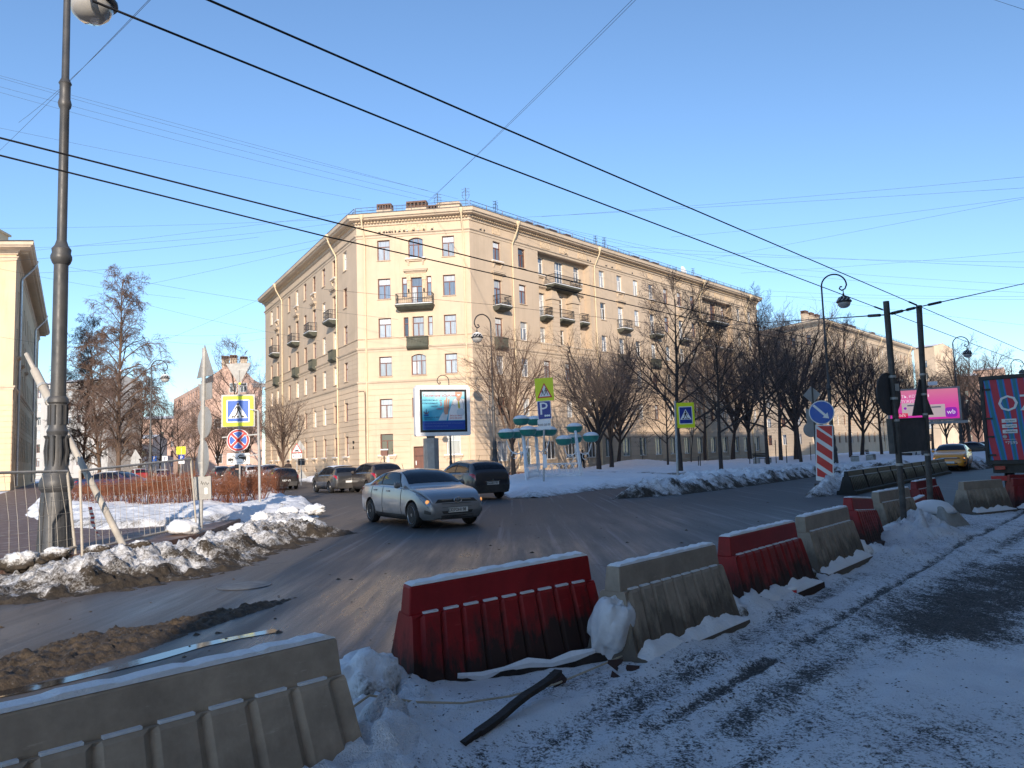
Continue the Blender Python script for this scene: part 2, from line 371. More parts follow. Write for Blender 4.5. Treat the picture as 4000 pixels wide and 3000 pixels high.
# ---- asphalt
def asphalt(name, c=(.040,.041,.044)):
    m, t, b = nodes(name); v = coord(t); vs = coord(t, 'Object', (1.6, .12, 1), (0, 0, rad(ST)))
    at = t.nodes.new('ShaderNodeAttribute'); at.attribute_name = 'wet'; fr = t.nodes.new('ShaderNodeAttribute'); fr.attribute_name = 'frost'
    fine = noise(t, 90, 3, .7, v); streak = noise(t, 1.1, 7, .62, vs, .4); big = noise(t, .5, 5, .6, v)
    base = ramp(t, fine, [(.3, tuple(x*.7 for x in c)), (.7, tuple(x*1.35 for x in c))])
    base = mix(t, ramp(t, big, [(.4, 0.), (.7, .35)]), base, (.075,.066,.056))
    speck = noise(t, 24, 4, .7, v)
    fk = math2(t, 'ADD', math2(t, 'MULTIPLY', streak, .8), math2(t, 'ADD', math2(t, 'MULTIPLY', fr.outputs['Fac'], .5), math2(t, 'ADD', math2(t, 'MULTIPLY', fine, .3), math2(t, 'MULTIPLY', speck, .7))))
    fk = ramp(t, fk, [(1.08, 0.), (1.5, 1.)])
    base = mix(t, math2(t, 'MULTIPLY', fk, .7), base, (.36,.37,.40))
    base = mix(t, ramp(t, noise(t, 2.2, 6, .7, vs), [(.55, 0.), (.75, .6)]), base, (.018,.018,.02))
    thin = ramp(t, noise(t, 1.0, 5, .6, coord(t, 'Object', (4.5, .10, 1), (0, 0, rad(ST))), .3), [(.56, 0.), (.66, .5)]); base = mix(t, math2(t, 'MULTIPLY', thin, ramp(t, speck, [(.35, .3), (.6, 1.)])), base, (.27,.27,.29))
    pa = N(t, 'ShaderNodeTexVoronoi', Scale=.12); t.links.new(coord(t, 'Object', None, (0, 0, rad(ST))), pa.inputs['Vector']); pa.distance = 'CHEBYCHEV'; sx_ = N(t, 'ShaderNodeSeparateColor'); t.links.new(pa.outputs['Color'], sx_.inputs[0]); base = mix(t, ramp(t, sx_.outputs[0], [(.0, .35), (.3, .0)]), base, (.022,.022,.024))
    du = t.nodes.new('ShaderNodeAttribute'); du.attribute_name = 'sunlit_dust'
    base = mix(t, math2(t, 'MULTIPLY', du.outputs['Fac'], ramp(t, math2(t, 'ADD', math2(t, 'MULTIPLY', streak, .7), math2(t, 'MULTIPLY', speck, .3)), [(.35, .2), (.6, 1.)])), base, (.17,.125,.085))  # brown dust tint that also brightens the sunlit left lane in the colour
    base = mix(t, math2(t, 'MULTIPLY', at.outputs['Fac'], .5), base, (.03,.029,.028))
    vo = N(t, 'ShaderNodeTexVoronoi', Scale=.33); vo.feature = 'DISTANCE_TO_EDGE'; wv = t.nodes.new('ShaderNodeVectorMath'); wv.operation = 'ADD'; t.links.new(v, wv.inputs[0]); nv = N(t, 'ShaderNodeTexNoise', Scale=1.3, Detail=4.0); t.links.new(v, nv.inputs['Vector']); t.links.new(nv.outputs['Color'], wv.inputs[1]); t.links.new(wv.outputs[0], vo.inputs['Vector'])
    base = mix(t, math2(t, 'MULTIPLY', ramp(t, vo.outputs[0], [(.0, 1.), (.012, 0.)]), math2(t, 'MULTIPLY', ramp(t, big, [(.45, 0.), (.55, 1.)]), .8)), base, (.012,.012,.013))
    t.links.new(base, b.inputs['Base Color'])
    wn = math2(t, 'MULTIPLY', at.outputs['Fac'], ramp(t, noise(t, 1.2, 6, .65, vs), [(.36, .25), (.6, 1.)]))
    t.links.new(ramp(t, wn, [(0., .62), (.75, .13)]), b.inputs['Roughness']); b.inputs['Specular IOR Level'].default_value = .5
    bump(t, b, math2(t, 'ADD', noise(t, 60, 3, .6, v), math2(t, 'MULTIPLY', speck, 1.0)), .34, .012); return m
MAT['asphalt'] = asphalt('asphalt')
def road_attr(X, Y, d, Z):
    wet = np.zeros(X.shape)
    for (px, py, sx, sy, k) in ((-1.3, 9.2, 2.6, 3.2, 1.), (-4.2, 9.5, 2.4, 2.2, .7), (4, 17, 4, 6, .4), (0, 13.5, 3.5, 2.5, .7)):
        wet = np.maximum(wet, k*np.exp(-((X-px)/sx)**2-((Y-py)/sy)**2))
    wet *= .55+.6*fbm(X, Y, .8, 3, 5)
    su = X*math.sin(rad(ST))+Y*math.cos(rad(ST)); sv = X*math.cos(rad(ST))-Y*math.sin(rad(ST))
    frost = sstep((fbm(sv*1.0, su*.05, 1.0, 3, 11)-.48)*5)*.9 + .22*sstep((Y-18)/20)*sstep((X-2)/8)
    frost *= 1-np.clip(wet*1.2, 0, 1)
    sunlit_dust = .75*sstep((-2.6-X)/2.5)*sstep((34-Y)/12)+.35*sstep((-6-X)/3)
    return {'wet': np.clip(wet, 0, 1), 'frost': np.clip(frost, 0, 1), 'sunlit_dust': np.clip(sunlit_dust*(1-.6*wet), 0, 1)}
a = azv(ST); n_ = Vector((a.y, -a.x, 0)); sdir = azv(SL)
road_poly = [(-70,-25),(-30,-25),(70,-20),(190,120),(215,205),(150,205),(70,98),(-3.5,55),(-12,66),(-60,150),(-100,225),(-118,215),(-62,110),(-30,58),(-70,20)]
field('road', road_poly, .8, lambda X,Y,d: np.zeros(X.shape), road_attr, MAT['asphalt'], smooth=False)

# ---- pavements
def paving(name, c, c2):
    m, t, b = nodes(name); v = coord(t, 'Object', None, (0, 0, rad(ST)))
    br = N(t, 'ShaderNodeTexBrick', Scale=5.0); br.inputs['Color1'].default_value = (*c, 1); br.inputs['Color2'].default_value = (*c2, 1); br.inputs['Mortar'].default_value = (*[x*.5 for x in c], 1); br.inputs['Mortar Size'].default_value = .02
    t.links.new(v, br.inputs['Vector']); k = ramp(t, noise(t, 3, 6, .65, v), [(.5, 0.), (.75, .5)])
    t.links.new(mix(t, k, br.outputs[0], (.42,.40,.38)), b.inputs['Base Color']); b.inputs['Roughness'].default_value = .6; bump(t, b, noise(t, 30, 3, .6, v), .2, .01); return m
MAT['paving'] = paving('paving_reddish', (.16,.085,.06), (.12,.07,.055))
def sidewalk(name, poly, z=.12):
    m = MB(); n = len(poly); m.add([(p[0], p[1], z) for p in poly]+[(p[0], p[1], -.04) for p in poly], [tuple(range(n))]+[(i, i+n, (i+1) % n+n, (i+1) % n) for i in range(n)])
    o = m.build(name, [MAT['paving']]); bmm = bmesh.new(); bmm.from_mesh(o.data); bmesh.ops.recalc_face_normals(bmm, faces=bmm.faces); bmm.to_mesh(o.data); bmm.free(); o['kind'] = 'structure'; return o
sidewalk('pavement_by_fence', gp((-150,1150),(-150,1262),(60,1232),(160,1212),(300,1195),(430,1165),(520,1130),(470,1118),(330,1132),(130,1132),(0,1090),(-60,1060)))
sidewalk('pavement_left_street', [(-17,27),(-19.5,24.5),(-60,95),(-98,165),(-92,168),(-52,96)], .09)
kerb_l = MB()
# ---- snow
def bankh(h, edge, seed, rough=.5, base=-.03, f=1.1, lump=.5):
    def fn(X, Y, d):
        w_ = d*(.55+.9*fbm(X, Y, .9, 3, seed+9))
        z = base+(h-base)*sstep(w_/edge)*(1-lump+lump*2*fbm(X, Y, f, 4, seed))
        z = z+rough*.10*(fbm(X, Y, 4.5, 4, seed+3, .6)-.5)*sstep(w_/(edge*.4))*2
        if rough > 1: z = z+rough*(.075*chunks(X, Y, 2.6, seed)[0]+.05*chunks(X, Y, 6.5, seed+4)[0]+.03*chunks(X, Y, 13, seed+6)[0]-.045)*sstep(w_/(edge*.85)-.1)
        return z
    return fn
def dirt_fn(roadside, reach, amt=1.0, base=.05, seed=3):
    # dirt thrown by traffic: grows towards the road edge polyline
    def fn(X, Y, d, Z):
        q = seg_dist(X, Y, roadside, False); k = sstep(1-q/reach); ck = chunks(X, Y, 2.6, 21)[1]-.5 if reach > 1.55 else 0
        return {'dirt': np.clip(base+.24*sstep((-6.2-X)/2.5)*sstep((20-Y)/4)+amt*k*(.3+1.3*fbm(X, Y, 2.6, 4, seed, .6))+.55*amt*sstep(1-d/(.35*reach))*sstep(1-q/(.5*reach))+ck*.35*sstep(k*3), 0, 1)}
    return fn
# left dirty bank in front of the fence
lb_front = gp((-120,1370),(0,1318),(130,1300),(300,1278),(480,1248),(590,1220),(650,1190),(720,1165),(800,1150))
lb_poly = lb_front+gp((740,1143),(700,1118),(665,1098),(620,1090),(560,1108),(470,1150),(420,1172),(330,1194),(230,1210),(150,1224),(60,1238),(-120,1268))
field('roadside_snow_bank', lb_poly, .055, bankh(.24, 1.5, 21, 1.5, -.025, 1.6, .7), dirt_fn(lb_front, 1.9, .44, .30), MAT['snow'])
# snow of the hedge bed
hb_poly = gp((30,1120),(70,1085),(170,1062),(300,1040),(420,1035),(560,1048),(600,1062),(640,1080),(690,1095),(700,1120),(630,1120),(560,1125),(440,1148),(330,1150),(200,1158),(100,1150))
field('hedge_bed_snow', hb_poly, .09, bankh(.34, .8, 31, .8, -.03, .8, .5), dirt_fn(gp((640,1120),(300,1152),(60,1140)), .8, .35, 0.02), MAT['snow'])
# snow strip along the left street in front of the corner block
E0 = CL+azv(SL)*40.4
nl = Vector((-math.cos(rad(SL)), math.sin(rad(SL)), 0))   # outward normal of the left facade
sp = [CL+nl*1.6, CL+nl*5.6-azv(SL)*3, CL+nl*5.2+azv(SL)*20, CL+nl*5+azv(SL)*60, CL+nl*1.0+azv(SL)*60]
field('street_snow_strip', sp, .25, bankh(.42, 1.6, 41, .8, -.02, .6, .5), dirt_fn([sp[1], sp[2], sp[3]], 1.2, .5, 0), MAT['snow'])
wl = [CL+nl*1.7+azv(SL)*62, CL+nl*1.7, CR+n_*1.0-a*1.4, CR+n_*3.0+a*95, CR+a*95, CR, CL, CL+azv(SL)*62]
sidewalk('pavement_round_block', wl, .16)
# the square: snow under the trees
q_front = gp((1092,1078),(1180,1076),(1232,1068),(1290,1060),(1375,1052),(1410,1046),(1480,1040),(1560,1034),(1650,1026),(1740,1019),(1800,1014))+[Vector((34,50,0)), Vector((60,78,0)), Vector((110,135,0))]
q_poly = q_front+[Vector((104,140,0)), CR+a*85+n_*4, CR+a*3+n_*3.2, Vector((-1.6,55,0)), Vector((-1.5,43,0))]
path_l = gp((1300,1030),(1400,1033),(1490,1037),(1560,1030))+[Vector((26,55,0))]
def sq_h(X, Y, d):
    z = bankh(.34, 1.5, 51, .9, -.02, .5, .45)(X, Y, d)
    mound = .7*np.exp(-(((X-12.5)/3.2)**2+((Y-79)/3.0)**2))
    return z+mound*.9-.1*np.exp(-(seg_dist(X, Y, path_l, False)/.7)**2)
def sq_d(X, Y, d, Z):
    k = dirt_fn(q_front, 1.5, .45, 0.0)(X, Y, d, Z)['dirt']
    return {'dirt': np.clip(np.maximum(k, .52*np.exp(-(seg_dist(X, Y, path_l, False)/.8)**2)), 0, 1)}
field('square_snow', q_poly, .28, sq_h, sq_d, MAT['snow'])
rb_front = gp((1300,1082),(1345,1078),(1480,1069),(1600,1054),(1700,1040),(1760,1031),(1815,1022))+[Vector((27,44.5,0)), Vector((46,64,0)), Vector((80,100,0))]
rb_poly = rb_front+[Vector((79,103,0)), Vector((44,66,0)), Vector((24.5,46,0))]+gp((1790,1012),(1650,1024),(1520,1036),(1440,1046),(1390,1056))
field('far_roadside_snow_bank', rb_poly, .13, bankh(.40, .9, 61, 1.8, -.03, .9, .7), dirt_fn(rb_front, 1.6, .42, .14), MAT['snow'])
fb_poly = gp((1722,1078),(1745,1060),(1790,1046),(1850,1040),(1900,1038),(1925,1044),(1880,1058),(1800,1072))
field('sign_snow_bank', fb_poly, .09, bankh(.42, .9, 71, 1.4, -.03, 1.3, .6), dirt_fn(fb_poly+[fb_poly[0]], .9, .35, .18), MAT['snow'])
# mud ridge and puddle left by the traffic in the near lane
def mudmat():
    m, t, b = nodes('mud'); v = coord(t)
    c = ramp(t, noise(t, 12, 6, .7, v), [(.3, (.022,.017,.012)), (.7, (.10,.070,.042))]); k = ramp(t, noise(t, 40, 4, .6, v), [(.6, 0.), (.75, .5)])
    t.links.new(mix(t, k, c, (.3,.3,.31)), b.inputs['Base Color']); b.inputs['Roughness'].default_value = .75; bump(t, b, noise(t, 35, 5, .7, v), .7, .03); return m
MAT['mud'] = mudmat()
mud_poly = gp((-80,1440),(100,1390),(240,1362),(400,1334),(540,1308),(640,1287),(690,1278),(620,1306),(520,1338),(400,1380),(300,1422),(150,1464),(0,1500),(-80,1525))
def mud_h(X, Y, d):
    w_ = d*(.5+1.0*fbm(X, Y, 2.2, 3, 81)); clod = np.maximum(0, fbm(X, Y, 13, 3, 84, .6)-.35)*.12+.025*np.sqrt(chunks(X, Y, 13, 85)[0])+.05*fbm(X, Y, 2, 2, 86)
    return -.02+sstep(w_/.28)*(.02+clod)
field('mud_ridge', mud_poly, .026, mud_h, None, MAT['mud'])
def water():
    m, t, b = nodes('puddle_water'); b.inputs['Base Color'].default_value = (.02,.019,.018,1); b.inputs['Roughness'].default_value = .07; b.inputs['Specular IOR Level'].default_value = .7
    bump(t, b, noise(t, 7, 2, .5, coord(t)), .05, .01); return m
MAT['water'] = water()
pud = gp((-60,1506),(120,1470),(244,1440),(330,1417),(420,1393),(500,1377),(592,1359),(604,1366),(520,1380),(440,1398),(350,1425),(290,1440),(200,1462),(60,1496),(-60,1520))
pm = MB(); pm.add([(p.x, p.y, .006) for p in pud], [tuple(range(len(pud)))]); pm.build('puddle', MAT['water'])['kind'] = 'structure'
# ---- work zone on the near side of the barriers
def workmat():
    m, t, b = nodes('trodden_snow_gravel'); v = coord(t); vs = coord(t, 'Object', (1.8, .5, 1), (0, 0, rad(43)))
    at = t.nodes.new('ShaderNodeAttribute'); at.attribute_name = 'dirt'
    n1 = noise(t, 26, 6, .72, v); n2 = noise(t, 5, 6, .65, vs); n3 = noise(t, 70, 3, .6, v)
    k = math2(t, 'ADD', math2(t, 'MULTIPLY', at.outputs['Fac'], 1.0), math2(t, 'ADD', math2(t, 'MULTIPLY', math2(t, 'SUBTRACT', n1, .5), 1.5), math2(t, 'ADD', math2(t, 'MULTIPLY', math2(t, 'SUBTRACT', n2, .5), .9), math2(t, 'MULTIPLY', math2(t, 'SUBTRACT', n3, .5), 1.3))))
    k = ramp(t, k, [(.34, 0.), (.66, 1.)])
    grav = ramp(t, noise(t, 45, 4, .7, v), [(.3, (.018,.019,.023)), (.55, (.07,.064,.06)), (.75, (.22,.20,.19))])
    sn = ramp(t, noise(t, 2, 5, .6, v), [(.3, (.66,.68,.73)), (.7, (.80,.82,.85))])
    t.links.new(mix(t, k, sn, grav), b.inputs['Base Color']); b.inputs['Roughness'].default_value = .8; b.inputs['Specular IOR Level'].default_value = .25
    bump(t, b, math2(t, 'ADD', n1, n3), .8, .03); return m
MAT['worksnow'] = workmat()
tracks = [(gp((1190,1760),(1330,1668),(1480,1568),(1640,1472),(1800,1370),(1950,1270),(2080,1190),(2230,1105)), .075, .72), (gp((1350,1760),(1480,1668),(1640,1560),(1830,1430),(1980,1320),(2120,1220),(2230,1150)), .24, .56), (gp((1000,1760),(1150,1668),(1300,1590),(1500,1480),(1700,1350),(1860,1250)), .20, .50), (gp((1500,1780),(1640,1668),(1790,1560),(1930,1440),(2060,1330),(2160,1250)), .18, .52), (gp((1040,1668),(1240,1580),(1440,1480),(1640,1370)), .12, .50),
          (gp((2010,1370),(2130,1300),(2280,1230)), .95, .85), (gp((1880,1659),(2100,1600),(2260,1560)), .28, .42), (gp((1990,1400),(2150,1420),(2300,1400)), .30, .45)]
clear = [(gp((2000,1500),(2200,1480),(2260,1520)), .55), (gp((480,1659),(800,1560),(1000,1500),(1200,1440)), .35), (gp((1400,1440),(1650,1320),(1850,1220)), .3), (gp((1000,1640),(1180,1560)), .25)]
def wk_h(X, Y, d):
    z = .04+.05*sstep(d/.5)+.04*(fbm(X, Y, .9, 3, 91)-.5)+.045*(fbm(X, Y, 5, 4, 93, .6)-.5)
    for tr, w_, k in tracks[:5]: q = seg_dist(X, Y, tr, False)+.10*(fbm(X, Y, 1.5, 2, 99)-.5); z = z-.016*sstep((w_*1.1-q)/(w_*.5))+.010*np.exp(-((q-w_*1.35)/(w_*.35))**2)
    CK = chunks(X, Y, 4.0, 96)[0]*.7+chunks(X, Y, 9.0, 98)[0]*.3
    for (cx, cy, s, h) in ((-1.0,4.9,.45,.20),(-.68,4.45,.32,.12),(-1.0,5.35,.34,.20),(-.35,4.9,.28,.06),(-1.5,3.6,.5,.08),(-.80,4.05,.36,.16),(-1.12,3.55,.32,.10),(1.35,6.0,.3,.10),(2.15,7.55,.3,.18),(2.6,7.95,.3,.12),(3.6,9.4,.3,.12),(5.15,11.0,.45,.16),(6.5,12.7,.5,.34),(6.0,12.2,.6,.14),(7.0,13.0,.5,.16),(8.2,16.6,.7,.28)):
        z = z+h*np.exp(-((X-cx)**2+(Y-cy)**2)/s**2)*(.5+.9*fbm(X, Y, 4, 4, 95, .6))*(1+.75*(CK-.4))
    return z
def wk_d(X, Y, d, Z):
    k = np.full(X.shape, .32)+.34*(fbm(X, Y, .9, 3, 97)-.5)
    TN = .45+1.0*fbm(X, Y, 1.6, 4, 101, .6)
    for tr, w_, s in tracks: k = np.maximum(k, s*TN*np.exp(-((seg_dist(X, Y, tr, False)+.08*(fbm(X, Y, 3, 2, 102)-.5))/(w_*.85))**2)+.06)
    for tr, w_ in clear: k = k-.34*np.exp(-(seg_dist(X, Y, tr, False)/w_)**2)
    k = k-sstep((Z-.13)/.12)*.22
    k = k+.5*np.exp(-(((X+1.0)/.22)**2+((Y-5.35)/.22)**2))
    return {'dirt': np.clip(k, 0, 1)}
# polygon follows the row of barriers
wk_poly = [(-3.6,.6),(-1.15,4.3),(-.95,5.75),(.7,6.75),(1.75,7.6),(3.0,9.2),(4.6,11.2),(5.9,13.2),(7.6,15.0),(9.6,18.4),(10.8,19.3),(14.5,18.2),(16,14),(9,4),(5,.6)]
field('work_zone_ground', wk_poly, .045, wk_h, wk_d, MAT['worksnow'], az=43)
# loose stones lying on the work zone
def stones(name, n, gen, size, mat, label, seed):
    r = random.Random(seed); m = MB(); pts = np.array([gen(r)[:2] for i in range(n)]); zs = np.full(n, .002)
    if gen is wk_pt: ok = inside(pts[:,0], pts[:,1], wk_poly); pts = pts[ok]; zs = wk_h(pts[:,0], pts[:,1], np.full(len(pts), 1.))-.004
    for (x, y), z in zip(pts.tolist(), zs.tolist()):
        s = size[0]+(size[1]-size[0])*r.random()**2.5; q = r.random()*6.28
        vs = [Vector((math.cos(q+k*1.2566)*s*r.uniform(.7,1.2), math.sin(q+k*1.2566)*s*r.uniform(.6,1.), 0)) for k in range(5)]
        top = Vector((r.uniform(-.3,.3)*s, r.uniform(-.3,.3)*s, s*r.uniform(.3,.6)))
        m.add([v+Vector((x,y,z)) for v in vs]+[top+Vector((x,y,z)), ], [(k,(k+1) % 5,5) for k in range(5)])
    o = m.build(name, mat); tag(o, label, 'stones', kind='stuff'); return o
MAT['stone'] = pmat('dark_gravel', (.06,.054,.052), .8, .5, 9)
def wk_pt(r):
    while True:
        t = r.random()
        p = G(r.uniform(1350,2230), r.uniform(1150,1660)) if t < .75 else G(r.uniform(850,2100), r.uniform(1300,1660))
        return p.x, p.y
stones('gravel', 5000, wk_pt, (.004,.017), MAT['stone'], 'scattered dark gravel stones on the trodden snow', 5)
def rd_pt(r):
    p = G(r.uniform(0,1000), r.uniform(1230,1420)) if r.random() < .5 else G(r.uniform(500,1750), r.uniform(1075,1200)); return p.x, p.y, 0.002
stones('road_clods', 130, rd_pt, (.012,.05), MAT['mud'], 'dark clods of mud lying on the wet asphalt', 6)
# ================================================================ buildings
def FM(O, az):
    x = azv(az); y = Vector((-x.y, x.x, 0)); return Matrix(((x.x, y.x, 0, O[0]), (x.y, y.y, 0, O[1]), (0, 0, 1, O[2]), (0, 0, 0, 1)))
_wc = {}; BR = random.Random(11); MAT['reflection_blind'] = glass('pale_reflection_blind', (.52,.54,.55), .6, .25)
def window_mesh(w, h, style):
    """frame in local XZ, X centred, Z from 0; outside is -Y. returns frame, pane, sill meshes"""
    k = (round(w, 2), round(h, 2), style)
    if k in _wc: return _wc[k]
    fr = 'frame_white' if 'w' in style.split('_')[0] else 'frame_brown'; gl = {'c': 'glass_curtain', 's': 'glass_sky', 'd': 'glass_dark', 'p': 'glass_shop'}[style.split('_')[1]]
    kind = style.split('_')[2]; m = MB(); y0, y1 = .17, .24; t = .075; x0, x1 = -w/2, w/2
    m.box(x0, x0+t, y0, y1, 0, h); m.box(x1-t, x1, y0, y1, 0, h); m.box(x0+t, x1-t, y0, y1, 0, t); m.box(x0+t, x1-t, y0, y1, h-t, h)
    if kind in ('t', 'tt', 'door', 'a'):
        zt = h*.66; m.box(x0+t, x1-t, y0, y1, zt, zt+t*.9)
        for q in ([0] if kind in ('t', 'door') else [-w/6, w/6]): m.box(q-.045, q+.045, y0, y1, t, zt)
        if kind == 'a':
            for q in (-w/6, w/6): m.box(q-.02, q+.02, y0, y1, zt+t, h-t)
    elif kind == 'n': zt = h*.66; m.box(x0+t, x1-t, y0, y1, zt, zt+t*.9)
    elif kind == 'm':
        n = max(1, round(w/.75)-1)
        for i in range(n): q = x0+w*(i+1)/(n+1); m.box(q-.04, q+.04, y0, y1, t, h-t)
    f = m.mesh('window', MAT[fr]); g = MB(); g.quad((x0+t, y1-.02, t), (x1-t, y1-.02, t), (x1-t, y1-.02, h-t), (x0+t, y1-.02, h-t)); gm_ = g.mesh('pane', MAT[gl])
    s = MB(); s.box(x0-.06, x1+.06, -.10, .18, -.075, -.015); sm = s.mesh('sill', MAT['snow_cap'] if 'S' in kind or True else None); sm.materials[0] = MAT['trim']
    _wc[k] = (f, gm_, sm); return _wc[k]
def put_window(b, M, w, h, style, sill=True):
    f, g, s = window_mesh(w, h, style); o = link('window', f, b, M); link('pane', g, o)
    if sill: link('sill', s, o)
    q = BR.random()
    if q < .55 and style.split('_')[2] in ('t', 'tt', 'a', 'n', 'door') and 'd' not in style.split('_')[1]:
        k = ('reflection_blind', round(w, 2), round(h, 2), q < .3)
        if k not in _wc: b_ = MB(); z0 = h*(.72 if q < .3 else .1); b_.quad((-w/2+.08,.219,z0), ((w/2-.08) if q < .3 else -.06,.219,z0), ((w/2-.08) if q < .3 else -.06,.219,h-.08 if q < .3 else h*.65), (-w/2+.08,.219,h-.08 if q < .3 else h*.65)); _wc[k] = b_.mesh('reflection_blind', MAT['reflection_blind'])
        link('reflection_blind', _wc[k], o)  # pale quad paints the bright transom reflection; lower variant is a half curtain
    return o
def wall(b, M, u0, u1, z0, z1, holes, mat, depth=.26, y=0.0, name='wall'):
    us = sorted({u0, u1, *[c for h in holes for c in h[:2] if u0 < c < u1]}); zs = sorted({z0, z1, *[c for h in holes for c in h[2:4] if z0 < c < z1]})
    m = MB()
    for i in range(len(us)-1):
        run = None
        for j in range(len(zs)-1):
            uc, zc = (us[i]+us[i+1])/2, (zs[j]+zs[j+1])/2
            if not any(h[0] < uc < h[1] and h[2] < zc < h[3] for h in holes): m.quad((us[i],y,zs[j]), (us[i+1],y,zs[j]), (us[i+1],y,zs[j+1]), (us[i],y,zs[j+1]))
    for h in holes:
        d = y+(h[4] if len(h) > 4 else depth); a_, b_, c_, e_ = h[:4]
        m.quad((a_,y,c_),(a_,y,e_),(a_,d,e_),(a_,d,c_)); m.quad((b_,y,c_),(b_,d,c_),(b_,d,e_),(b_,y,e_)); m.quad((a_,y,c_),(a_,d,c_),(b_,d,c_),(b_,y,c_)); m.quad((a_,y,e_),(b_,y,e_),(b_,d,e_),(a_,d,e_))
    return m.build(name, MAT[mat], b, M=M)
def courses(b, M, u0, u1, zlist, holes, mat, out=.045, gap=.05, y=0.0, join=False):
    J = MB()
    for z0, z1 in zlist:
        segs = [(u0, u1)]
        for h in holes:
            if h[2] < z1-.02 and h[3] > z0+.02:
                ns = []
                for s0, s1 in segs:
                    if h[1] <= s0 or h[0] >= s1: ns.append((s0, s1)); continue
                    if h[0] > s0+.05: ns.append((s0, h[0]))
                    if h[1] < s1-.05: ns.append((h[1], s1))
                segs = ns
        if not segs: continue
        for s0, s1 in segs:
            m = J if join else MB(); m.box(s0, s1, y-out, y+.01, z0+gap/2, z1-gap/2)
            if not join: m.build('rustic_course', MAT[mat], b, M=M)
    if join: J.build('rustic_courses', MAT[mat], b, M=M)['kind'] = 'stuff'
def sweep(path, prof, closed=False):
    """path: 2D points left->right seen from outside; prof: (out,z) list"""
    m = MB(); n = len(path); P2 = [Vector((p[0], p[1])) for p in path]; rows = []
    for i in range(n):
        ds = []
        if i > 0: ds.append((P2[i]-P2[i-1]).normalized())
        if i < n-1: ds.append((P2[i+1]-P2[i]).normalized())
        ns = [Vector((d.y, -d.x)) for d in ds]; nn = sum(ns, Vector((0, 0))); nn.normalize(); k = 1/max(.3, nn.dot(ns[0]))
        rows.append([(P2[i].x+nn.x*o*k, P2[i].y+nn.y*o*k, z) for o, z in prof])
    k = len(prof); m.add([p for r in rows for p in r], [(i*k+j, (i+1)*k+j, (i+1)*k+j+1, i*k+j+1) for i in range(n-1) for j in range(k-1)])
    m.add(rows[0], [tuple(range(k))]); m.add(rows[-1], [tuple(range(k-1, -1, -1))]); return m
def balcony(b, M, w, d, rail=True, h=1.0, name='balcony'):
    """origin: middle of the slab top at the wall; outside is -Y"""
    m = MB(); prof = [(d, 0), (d+.05, -.06), (d-.02, -.2), (d*.55, -.42), (.0, -.5)]
    for i in range(len(prof)-1):
        (a0, z0), (a1, z1) = prof[i], prof[i+1]; w0 = w/2-(d-a0)*.25 if a0 < d else w/2+.03; w1 = w/2-(d-a1)*.25 if a1 < d else w/2+.03
        m.hexa([(-w1,.0,z1),(w1,.0,z1),(w1,-a1,z1),(-w1,-a1,z1)], [(-w0,.0,z0),(w0,.0,z0),(w0,-a0,z0),(-w0,-a0,z0)])
    o = m.build(name, MAT['balcony_stone'], b, M=M)
    s = MB(); s.box(-w/2+.02, w/2-.02, -d+.02, -.02, .004, .07); s.build('snow_layer', MAT['snow_cap'], o)
    if rail:
        r = MB(); c = [(-w/2+.05, -.02), (-w/2+.05, -d+.05), (w/2-.05, -d+.05), (w/2-.05, -.02)]
        for i in range(3):
            p, q = Vector((*c[i], 0)), Vector((*c[i+1], 0)); n = max(2, int((q-p).length/.17))
            r.bar(p+Vector((0,0,h)), q+Vector((0,0,h)), .06, .05); r.bar(p+Vector((0,0,.12)), q+Vector((0,0,.12)), .035)
            if i == 1 or True: r.bar(p+Vector((0,0,h*.55)), q+Vector((0,0,h*.55)), .025)
            for k in range(n+1):
                x = p.lerp(q, k/n); r.bar(x+Vector((0,0,.05)), x+Vector((0,0,h)), .026)
        r.build('railing', MAT['iron'], o)
    return o
def parapet_balcony(b, M, w, h=1.05, d=.5):
    m = MB(); n = 7; prof = [(d+.06, h), (d+.06, h-.08), (d-.02, h-.14), (d-.06, h*.55), (d, .2), (d+.08, .12), (d-.05, -.02), (d*.3, -.16)]
    for i in range(len(prof)-1):
        (a0, z0), (a1, z1) = prof[i], prof[i+1]; m.hexa([(-w/2,0,z1),(w/2,0,z1),(w/2,-a1,z1),(-w/2,-a1,z1)], [(-w/2,0,z0),(w/2,0,z0),(w/2,-a0,z0),(-w/2,-a0,z0)])
    o = m.build('balcony', MAT['balcony_stone'], b, M=M)
    for i in range(n): x = -w/2+.12+(w-.24)*i/(n-1); k = MB(); k.box(x-.055, x+.055, -d-.0, -d+.05, .24, h-.16); k.build('baluster', MAT['balcony_stone'], o)
    return o
def pediment(b, M, w, name='window_hood'):
    m = MB()
    for (o, z0, z1, e) in ((.10, 0, .10, 0), (.20, .10, .18, .08), (.32, .18, .30, .16), (.36, .30, .36, .2)): m.box(-w/2-e, w/2+e, -o, .02, z0, z1)
    o = m.build(name, MAT['trim'], b, M=M); r = MB(); r.box(-w/2+.05, w/2-.05, -.05, .02, -.42, -.02); r.build('relief_panel', MAT['relief'], o); return o
